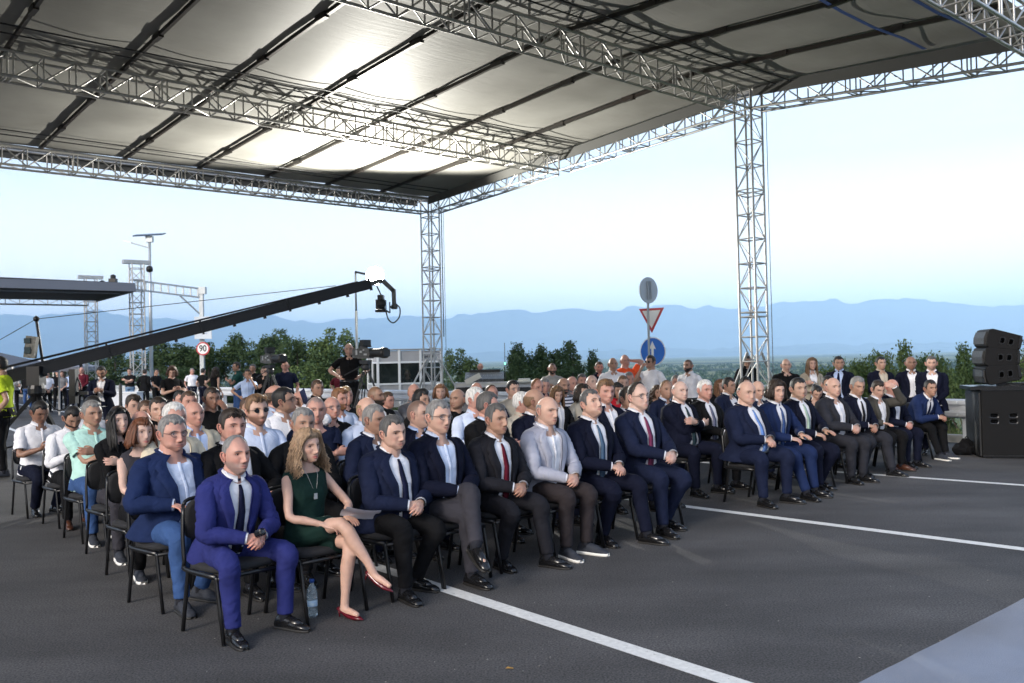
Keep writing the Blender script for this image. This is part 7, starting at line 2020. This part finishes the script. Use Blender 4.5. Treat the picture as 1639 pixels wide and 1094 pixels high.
# ================================================================== television cameras on tripods
def tv_camera(px, py, d, label, z0=0.0, face=-0.6, mir=1):
    c = at(px, py, d); b_ = Vector((c.x, c.y, z0))
    t = thing("tv_camera", label, "television camera", b_, group="television cameras behind the audience")
    fx = Vector((math.cos(face), math.sin(face), 0)); fy = Vector((-fx.y, fx.x, 0)); Mx = Matrix((fy, fx, UPV)).transposed()
    m_g = mat("camera_grey", (0.13, 0.13, 0.125), 0.5, color2=(0.035, 0.035, 0.035), nscale=14)
    MB().box(c, (0.13, 0.30, 0.19), mtx=Mx).box(c - fx * 0.22, (0.11, 0.13, 0.16), mtx=Mx).box(c + UPV * 0.11 - fx * .05, (0.06, 0.16, 0.04), mtx=Mx).build('body', m_g, t)
    for (ox_, oz_, w_, h_) in ((-0.05, 0.03, 0.05, 0.04), (0.06, -0.02, 0.07, 0.03), (-0.16, 0.02, 0.04, 0.09), (0.02, 0.06, 0.04, 0.02)):
        MB().box(c + fx * ox_ + fy * 0.072 + UPV * oz_, (0.01, w_, h_), mtx=Mx).box(c + fx * ox_ - fy * 0.072 + UPV * oz_, (0.01, w_, h_), mtx=Mx).build('panel', m_alu, t)
    MB().lathe(c + fx * 0.17, [(0.075, 0), (0.08, 0.05), (0.085, 0.22), (0.10, 0.25), (0.10, 0.34)], 14, axis=fx).build('lens', m_black, t, smooth=True)
    MB().box(c + fx * 0.50, (0.17, 0.06, 0.13), mtx=Mx).build('lens_hood', m_black, t)
    MB().box(c + UPV * 0.19 + fx * 0.0, (0.20, 0.10, 0.12), mtx=Mx).bar(c + UPV * 0.1, c + UPV * 0.2, 0.04, 0.04, up=fx).build('viewfinder', m_black, t)
    MB().bar(c + UPV * 0.125 - fx * 0.1, c + UPV * 0.125 + fx * 0.14, 0.03, 0.03).build('handle', m_dark, t)
    MB().box(c - UPV * 0.16, (0.12, 0.2, 0.07), mtx=Mx).lathe(c - UPV * 0.32, [(0.05, 0), (0.08, 0.04), (0.08, 0.10), (0.05, 0.13)], 12).build('fluid_head', m_dark, t)
    rod('pan_bar', c - UPV * 0.2, c - fx * 0.55 - UPV * 0.40, 0.012, m_dark, t, 6)
    apex = c - UPV * 0.33; hh = apex.z - z0
    for k in range(3):
        a = face + 0.5 + k * 2.094; dv = Vector((math.cos(a), math.sin(a), 0))
        for s in (-0.03, 0.03):
            sv = Vector((-dv.y, dv.x, 0)) * s
            rod('leg', apex + sv + dv * 0.05, b_ + dv * hh * 0.42 + sv * 0.5 + UPV * 0.02, 0.013, m_dark, t, 6)
        rod('spreader', b_ + UPV * hh * 0.35, b_ + dv * hh * 0.28 + UPV * hh * 0.33, 0.009, m_dark, t, 5)
    return t
tv_camera(432, 575, 19.6, "television camera on tripod in front of the trees, left one", face=-0.75)
tv_camera(585, 566, 17.0, "television camera beside the operator wearing headphones", z0=0.32, face=-0.6)
o_ = at(566, 600, 17.3)
t = thing("camera_platform", "low black camera platform under the headphone operator", "platform", (o_.x, o_.y, 0))
MB().box((o_.x, o_.y, 0.30), (2.2, 2.0, 0.04)).build('deck', m_black, t)
for sx in (-1, 1):
    for sy in (-1, 1): MB().box((o_.x + sx * 1.02, o_.y + sy * 0.92, 0.14), (0.06, 0.06, 0.28)).build('leg', m_dark, t)

# ================================================================== interpreter booth
bd = 31.0; bc = at(606, 655, bd); bc = Vector((bc.x, bc.y, 0)); th = 0.36
bx = Vector((math.cos(th), math.sin(th), 0)); by = Vector((-math.sin(th), math.cos(th), 0))
m_bp = mat("booth_panel", (0.30, 0.31, 0.33), 0.8, noise=0.06, nscale=3, bump=0.2, bscale=150); m_bf = mat("booth_frame", (0.62, 0.65, 0.68), 0.4)
m_bg = mat("booth_glass", (0.02, 0.028, 0.028), 0.03, alpha=0.45)
t = thing("interpreter_booth", "grey interpreter booth with dark windows behind the tower", "booth", bc)
MXB = Matrix((bx, by, UPV)).transposed()
HB = 1.98
def bpt(x, y, z): return bc + bx * x + by * y + UPV * z
for (x0, x1) in ((0.0, 0.74), (0.74, 1.48), (1.48, 2.22)):
    xm = (x0 + x1) / 2; w = x1 - x0 - 0.07
    MB().box(bpt(xm, 0.02, 0.42), (w, 0.03, 0.78), mtx=MXB).build('lower_panel', m_bp, t)
    MB().box(bpt(xm, 0.02, 1.75), (w, 0.03, 0.38), mtx=MXB).build('upper_panel', m_bp, t)
    MB().box(bpt(xm, 0.03, 1.18), (w, 0.008, 0.70), mtx=MXB).build('window', m_bg, t)
    for zz in (0.82, 1.55): MB().box(bpt(xm, 0.0, zz), (w, 0.06, 0.06), mtx=MXB).build('rail', m_bf, t)
for x in (0, 0.74, 1.48, 2.22): MB().box(bpt(x, 0, HB / 2), (0.07, 0.08, HB), mtx=MXB).build('post', m_bf, t)
for (y0, y1) in ((0.0, 0.8), (0.8, 1.6)):
    ym = (y0 + y1) / 2; w = y1 - y0 - 0.07
    for xx in (0.0, 2.22):
        MB().box(bpt(xx, ym, 0.42), (0.03, w, 0.78), mtx=MXB).build('lower_panel', m_bp, t)
        MB().box(bpt(xx, ym, 1.75), (0.03, w, 0.38), mtx=MXB).build('upper_panel', m_bp, t)
        MB().box(bpt(xx, ym, 1.18), (0.008, w, 0.70), mtx=MXB).build('window', m_bg, t)
        for zz in (0.82, 1.55): MB().box(bpt(xx, ym, zz), (0.05, w, 0.06), mtx=MXB).build('rail', m_bf, t)
for x, y in ((0, 0.8), (0, 1.6), (2.22, 0.8), (2.22, 1.6)): MB().box(bpt(x, y, HB / 2), (0.07, 0.07, HB), mtx=MXB).build('post', m_bf, t)
MB().box(bpt(1.11, 1.62, HB / 2), (2.15, 0.03, HB - 0.05), mtx=MXB).build('back_panel', mat("booth_inside", (0.05, 0.06, 0.06), 0.9), t)
MB().box(bpt(1.11, 0.8, HB + 0.012), (2.34, 1.72, 0.03), mtx=MXB).build('roof', m_bp, t)
MB().box(bpt(1.11, 0.35, 0.72), (2.05, 0.5, 0.04), mtx=MXB).build('desk', m_bp, t)
text_mesh('lettering', "Spectel", 0.15, m_signk, t, bpt(1.78, -0.006, 1.74), bx, (0, 0, 1), depth=0.003)
ip = bpt(1.25, 0.95, 0)
person("woman sitting inside the interpreter booth", (ip.x, ip.y, 0.0), math.pi + 0.2, fem=1, scale=0.97, top='blouse', tc='black', hair='bob', hc='blond', skin='fair', hlen=0.1, lod=2, arms=('lap', 'lap'))
ip = bpt(1.85, 0.95, 0)
person("second interpreter hidden behind the tower foot", (ip.x, ip.y, 0.0), math.pi + 0.2, fem=0, scale=0.97, top='shirt', tc='black', hair='short', hc='black', skin='fair', lod=2, arms=('lap', 'lap'))

# ================================================================== mixing desk
m_case = mat("flight_case", (0.018, 0.019, 0.022), 0.5); m_edge = mat("case_edge", (0.55, 0.56, 0.58), 0.35, metal=0.7); m_cw = mat("white_case", (0.62, 0.62, 0.58), 0.5)
def case(px, pytop, d, w, dep, h, label, name="flight_case", m=None):
    c = at(px, pytop, d); top_ = c.z
    cx, cy = c.x, c.y + dep / 2; z0 = top_ - h
    t = thing(name, label, "flight case", (cx, cy, z0), group="equipment cases of the mixing desk")
    MB().box((cx, cy, z0 + h / 2), (w - 0.02, dep - 0.02, h - 0.02)).build('body', m or m_case, t)
    for sx in (-1, 1):
        for sz in (0, 1): MB().box((cx + sx * w / 2, cy, z0 + sz * h), (0.035, dep + 0.03, 0.035)).build('edge', m_edge, t)
        MB().box((cx + sx * w / 2, cy - dep / 2, z0 + h / 2), (0.035, 0.035, h)).build('edge', m_edge, t)
    for sz in (0, 1): MB().box((cx, cy - dep / 2, z0 + sz * h), (w, 0.035, 0.035)).build('edge', m_edge, t)
    return t, (cx, cy, top_)
d_ = 23.5
def zc(px, py): return at(px, py, d_).z
for (px, w, lb) in ((748, 0.62, "black flight case at the left end of the mixing desk"), (790, 0.7, "black flight case under the middle of the mixing desk"), (834, 0.62, "black flight case at the right end of the mixing desk")):
    hh = zc(px, 619); case(px, 619, d_, w, 0.6, hh, lb)
t, (cx_, cy_, cz_) = case(790, 612.5, d_ - 0.02, 1.95, 0.75, 0.09, "flat pale case lid lying on the black cases", "case_tray", m_cw)
mc = at(775, 606, d_ - 0.05)
t = thing("mixing_console", "dark mixing console tilted on the pale case lid", "mixing console", mc)
MB().box(mc + Vector((0, .3, .02)), (1.0, 0.5, 0.10), mtx=Matrix.Rotation(0.35, 3, 'X')).build('surface', mat("console_face", (0.04, 0.045, 0.05), 0.4, color2=(0.16, 0.17, 0.18), nscale=30), t)
MB().box(mc + Vector((0, .52, .13)), (0.8, 0.04, 0.18)).build('meter_bridge', m_black, t)
mb = MB()
for k in range(18): mb.box(mc + Vector((-0.42 + k * 0.05, 0.2, 0.075)), (0.014, 0.022, 0.012))
mb.build('fader', m_alu, t)
o = MB().box(at(757, 607, d_ - .2), (0.42, 0.03, 0.14), mtx=Matrix.Rotation(-0.45, 3, 'Y')).build('flight_case_cover', m_cw, None, origin=at(757, 607, d_ - .2)); tag(o, "pale open case lid leaning at the left of the console", "case lid")
lp2 = at(836, 611, d_ - .1)
o = MB().box(lp2, (0.5, 0.3, 0.04)).box(lp2 + Vector((0.05, .1, .05)), (0.3, 0.2, 0.05)).build('equipment_tray', m_cw, None, origin=lp2); tag(o, "pale tray of equipment at the right of the console", "tray")
b_ = at(808.5, 596, d_)
t = thing("wireless_antenna", "thin antenna with a small green light on the mixing desk", "antenna", b_)
MB().tube(b_ + UPV * -0.2, b_ + UPV * 0.75, 0.008).build('rod', m_dark, t)
MB().box(b_ + Vector((0.0, 0, 0.22)), (0.03, 0.03, 0.05)).build('light', mat("green_led", (0.1, 0.8, 0.4), 0.5, emit=(0.2, 1, 0.5), estr=1.5), t)

# ================================================================== loudspeakers at the right
SD_ = 13.35
u_ = Vector((0.97, -0.243, 0)); v_ = Vector((0.243, 0.97, 0)); m_spk = mat("speaker_paint", (0.004, 0.004, 0.0045), 0.6, spec=0.18, bump=0.5, bscale=160, bdist=0.004); m_grl = mat("speaker_grille", (0.006, 0.006, 0.007), 0.5, bump=0.9, bscale=320, bdist=0.004)
s0 = at(1573, 734, SD_); s0.z = 0
MS = Matrix((u_, v_, UPV)).transposed()
t = thing("subwoofer", "big black subwoofer cabinet on the road at the right edge", "loudspeaker", s0)
def sp_(x, y, z): return s0 + u_ * x + v_ * y + UPV * z
HS = 0.98
o = MB().box(sp_(0.62, 0.45, HS / 2 + 0.01), (1.24, 0.9, HS), mtx=MS).build('cabinet', m_spk, t); bv = o.modifiers.new("b", 'BEVEL'); bv.width = 0.02; bv.segments = 2
o = MB().box(sp_(-0.012, 0.45, HS / 2), (0.02, 0.84, HS - 0.06), mtx=MS).build('grille', m_grl, t)
for x in (0.17, 0.42):
    for z in (0.62, 0.535):
        rows = []; a = np.linspace(0, 2 * math.pi, 17)[:-1]
        hw, hh = 0.062, 0.036
        P = [sp_(x + math.copysign(abs(math.cos(q)) ** .5, math.cos(q)) * hw, -0.004, z + math.copysign(abs(math.sin(q)) ** .5, math.sin(q)) * hh) for q in a]
        P2 = [sp_(x + math.copysign(abs(math.cos(q)) ** .5, math.cos(q)) * hw * .8, 0.0, z + math.copysign(abs(math.sin(q)) ** .5, math.sin(q)) * hh * .75) for q in a]
        mb = MB().add(P + P2, [(k, (k + 1) % 16, 16 + (k + 1) % 16, 16 + k) for k in range(16)])
        mb.add([p + v_ * 0.0 for p in P2], [tuple(range(16))], 1).build('handle', [m_chair, mat("handle_hole_shade", (0.001, 0.001, 0.001), 1.0, spec=0)], t)  # flat black face: the shade inside the handle hole is put into the colour
MB().bar(sp_(0.0, -0.006, HS + .01), sp_(1.24, -0.006, HS + .01), 0.012, 0.02).bar(sp_(0, -0.006, 0.03), sp_(1.24, -0.006, 0.03), 0.012, 0.03).build('trim', m_chair, t)
for x in (0.1, 1.1): MB().box(sp_(x, 0.45, 0.006), (0.1, 0.8, 0.012), mtx=MS).build('skid', m_chair, t)
# three curved array cabinets stacked on a frame
tilt = [math.radians(a) for a in (10, -2, -14)]
zc_ = HS + 0.10; H3 = 0.30
labs = ["lowest of the three stacked array loudspeakers", "middle one of the three stacked array loudspeakers", "top one of the three stacked array loudspeakers"]
fr = thing("rigging_base", "black rigging frame between the subwoofer and the array", "frame", sp_(0.15, 0.2, HS + 0.02))
MB().box(sp_(0.25, 0.4, HS + 0.035), (0.75, 0.7, 0.05), mtx=MS).box(sp_(0.45, 0.15, HS + 0.08), (0.4, 0.06, 0.06), mtx=MS).build('plate', m_chair, fr)
ox, oz = 0.16, HS + 0.075
for i in range(3):
    th_ = [-0.11, 0.05, 0.21][i]
    ax_ = Vector((u_.x * math.cos(th_), u_.y * math.cos(th_), -math.sin(th_))); az_ = Vector((u_.x * math.sin(th_), u_.y * math.sin(th_), math.cos(th_)))
    KA = 0.92
    apex_ = sp_(1.83, 0.02, 1.385)
    ax_ = ax_ * KA; az_ = az_ * KA
    c0 = apex_ - ax_ * 1.80 - az_ * 0.1575
    t = thing("array_speaker", labs[i], "loudspeaker", c0, group="array loudspeakers stacked on the subwoofer")
    prof = [(-0.10, 0.03), (-0.115, 0.15), (-0.10, 0.285), (-0.05, 0.313), (0.38, 0.277), (0.40, 0.22), (0.40, 0.10), (0.38, 0.038), (-0.05, 0.002)]
    P = [c0 + ax_ * x + az_ * z for x, z in prof]
    o = MB().prism(P, v_, 0.72).build('cabinet', m_spk, t); bv = o.modifiers.new("b", 'BEVEL'); bv.width = 0.012; bv.segments = 2
    MB().prism([c0 + ax_ * (x - 0.008) + az_ * z + v_ * 0.05 for x, z in ((-0.12, 0.05), (-0.135, 0.15), (-0.12, 0.25), (-0.10, 0.25), (-0.10, 0.05))], v_, 0.62).build('grille', m_grl, t)
    for x in (0.11, 0.235):
        MB().prism([c0 + ax_ * (x + dx) + az_ * (0.155 + dz) - v_ * 0.006 for dx, dz in ((-0.035, -0.055), (0.02, -0.06), (0.045, -0.03), (0.045, 0.04), (0.02, 0.06), (-0.03, 0.05))], v_, 0.005).build('handle', m_chair, t)
        MB().prism([c0 + ax_ * (x + dx * .72) + az_ * (0.155 + dz * .72) - v_ * 0.009 for dx, dz in ((-0.035, -0.055), (0.02, -0.06), (0.045, -0.03), (0.045, 0.04), (0.02, 0.06), (-0.03, 0.05))], v_, 0.004).build('handle_recess_shade', mat("handle_hole_shade", (0.001, 0.001, 0.001), 1.0, spec=0), t)  # raised black plate painted as the shade of a recess, nothing is cut in
    MB().bar(c0 + ax_ * 0.37 + az_ * 0.08 + v_ * 0.0, c0 + ax_ * 0.37 + az_ * 0.27, 0.03, 0.03, up=v_).build('rigging', m_chair, t)
    b1_ = c0 + ax_ * 0.39 + az_ * 0.18 + v_ * 0.2
    mbx = MB()
    for kk in range(2):
        pts = [b1_, b1_ + u_ * (0.06 + .03 * kk) + UPV * 0.02, b1_ + u_ * (0.12 + .05 * kk) - UPV * (0.12 + .05 * kk), b1_ + u_ * 0.10 - UPV * 0.26, b1_ + u_ * 0.0 - UPV * 0.32]
        V, Fc = tube_nm([arr(*q) for q in pts], [0.007] * 5, 5, 4); mbx.add(V, Fc)
    mbx.build('cable', m_black, t, smooth=True)
# cables on the frame and bag on the road
mbx = MB()
for k in range(4):
    pts = [sp_(0.2 + 0.1 * k, 0.1, HS + .05)] + [sp_(0.3 + 0.16 * j, 0.08 + 0.06 * ((j + k) % 3), HS + 0.03 + 0.035 * ((j * 2 + k) % 3)) for j in range(5)]
    V, Fc = tube_nm([arr(*q) for q in pts], [0.009] * 6, 5, 4); mbx.add(V, Fc)
tag(mbx.build('cables', m_black, None, smooth=True, origin=sp_(0.3, 0.1, HS)), "tangle of black cables on top of the subwoofer", "cables")
bg = at(1546, 724, SD_ + 0.5); bg.z = 0
parts_ = [ (lambda c, r_: (ball(c, r_, 16)))((bg.x + dx, bg.y + dy, dz), r_) for dx, dy, dz, r_ in ((-0.10, 0, 0.08, 0.10), (0.0, 0, 0.10, 0.13), (0.10, 0.02, 0.09, 0.11), (0.02, 0, 0.19, 0.065), (-0.03, 0, 0.22, 0.03))]
V, Fc = remesh([(np.array(v_q), f_q) for v_q, f_q in parts_], 0.015, 4, 0.5)
V = V + np.array([[0.006 * math.sin(60 * p[0] + 40 * p[2]), 0.006 * math.sin(50 * p[2] + 31 * p[0]), 0.005 * math.sin(55 * p[0])] for p in V]); V[:, 2] = np.maximum(V[:, 2], 0.003)
t = thing("bag", "black cloth bag slumped on the road beside the subwoofer", "bag", bg)
MB().add(V, Fc).build('body', cloth("bag_cloth", (0.006, 0.006, 0.007)), t, smooth=True)
V, Fc = tube_nm([(bg.x - 0.03, bg.y - .02, 0.22), (bg.x - 0.01, bg.y - .05, 0.28), (bg.x + 0.05, bg.y - .03, 0.23)], [0.008] * 3, 6, 4); MB().add(V, Fc).build('handle', m_black, t, smooth=True)

# ================================================================== tents and things at the far left
m_tent = mat("tent_grey", (0.11, 0.12, 0.14), 0.75, noise=0.1, nscale=2); m_tent2 = mat("tent_light", (0.30, 0.30, 0.34), 0.75)
def tent(px, pytop, pyeave, d, w, label, m, legs=True):
    c = at(px, pytop, d); e_ = at(px, pyeave, d); base = Vector((c.x, c.y, 0))
    t = thing("canopy_tent", label, "tent", base, group="pop up tents at the far left")
    h = w / 2; P = [base + Vector((sx * h, sy * h, e_.z)) for sx, sy in ((-1, -1), (1, -1), (1, 1), (-1, 1))]; ap = base + UPV * c.z
    mb = MB(); vs = P + [ap] + [p - UPV * 0.22 for p in P]
    mb.add(vs, [(0, 1, 4), (1, 2, 4), (2, 3, 4), (3, 0, 4), (0, 5, 6, 1), (1, 6, 7, 2), (2, 7, 8, 3), (3, 8, 5, 0)]).build('canopy', m, t)
    for p in P: MB().box(Vector((p.x, p.y, e_.z / 2)), (0.05, 0.05, e_.z)).build('leg', m_alu, t)
tent(-12, 562, 588, 30, 2.9, "dark grey pop up tent at the left edge behind the crane", m_tent)
tent(105, 578, 588, 48, 2.6, "small light grey tent behind the crane arm", m_tent2)
tent(40, 574, 586, 52, 3.2, "grey tent between the other two tents", m_tent2)
wr_ = at(30, 570, 88)
t = thing("shed", "low white roofed shed far behind the tents", "shed", (wr_.x, wr_.y, -0.5))
MB().box((wr_.x, wr_.y, 0.8), (9.5, 5, 2.6)).build('wall', mat("shed_wall", (0.12, 0.13, 0.14), 0.8), t)
MB().box((wr_.x, wr_.y, 2.35), (10.5, 6, 0.35), mtx=Matrix.Rotation(0.03, 3, 'Y')).build('roof', mat("shed_roof", (0.55, 0.60, 0.66), 0.6), t)
wb_ = at(196, 622, 31)
t = thing("white_table", "table with a white cloth left of the lamp post", "table", (wb_.x, wb_.y, 0))
MB().box((wb_.x, wb_.y, 0.74), (1.2, 0.6, 0.03)).build('top', m_white, t)
MB().box((wb_.x, wb_.y, 0.40), (1.16, 0.56, 0.66)).build('cloth', mat("table_cloth", (0.60, 0.62, 0.66), 0.8), t)
bk = at(193, 633, 29)
t = thing("bollard", "black floor stand in front of the white table", "stand", (bk.x, bk.y, 0))
MB().lathe((bk.x, bk.y, 0), [(0.16, 0), (0.15, 0.06), (0.07, 0.10), (0.05, 0.5), (0.05, 1.05), (0.02, 1.08)], 14).build('body', m_black, t, smooth=True)
# ================================================================== lit lamp on its stand behind the audience
lpos = at(600, 442, 23.0)
base = Vector((at(572, 600, 23.4).x, at(572, 600, 23.4).y, 0))
t = thing("flood_light", "glaring white flood light on a tall stand above the crane arm", "flood light", base)
top = Vector((base.x, base.y, lpos.z + 0.15))
m_cam = m_black
MB().tube(base + UPV * 0.9, base + UPV * 2.9, 0.035, 10).build('mast', m_galv, t, smooth=True)
MB().tube(base + UPV * 2.85, top, 0.024, 10).build('upper_mast', m_galv, t, smooth=True)
for k in range(3):
    a = k * 2.094 + 0.4
    MB().tube(base + UPV * 1.3, base + Vector((math.cos(a) * 0.75, math.sin(a) * 0.75, 0.02)), 0.018).build('leg', m_dark, t)
ldir = (Vector((1.0, 10.0, 2.6)) - lpos).normalized()
MB().bar(top, lpos - ldir * 0.12, 0.05, 0.05).build('bracket', m_dark, t)
MB().lathe(lpos - ldir * 0.28, [(0.12, 0), (0.16, 0.05), (0.20, 0.22), (0.24, 0.26)], 20, axis=ldir).build('housing', m_dark, t, smooth=True)
m_em = mat("lamp_glass", (1, 1, 1), 0.3, emit=(1.0, 0.97, 0.90), estr=60)
MB().lathe(lpos - ldir * 0.015, [(0.001, 0), (0.23, 0.0), (0.21, 0.03), (0.12, 0.055), (0.001, 0.06)], 24, axis=ldir).build('lens', m_em, t, smooth=True)
ld = bpy.data.lights.new("flood_light_beam", 'SPOT')
ld.energy = 1600; ld.color = (1.0, 0.97, 0.88); ld.shadow_soft_size = 0.05
ld.spot_size = R(172); ld.spot_blend = 0.25
lo = bpy.data.objects.new("flood_light_beam", ld); COL.objects.link(lo)
lo.location = lpos + ldir * 0.10
lo.rotation_euler = (-(Vector((0.25, -0.75, 0.45)).normalized())).to_track_quat('Z', 'Y').to_euler()
lo['kind'] = 'helper'
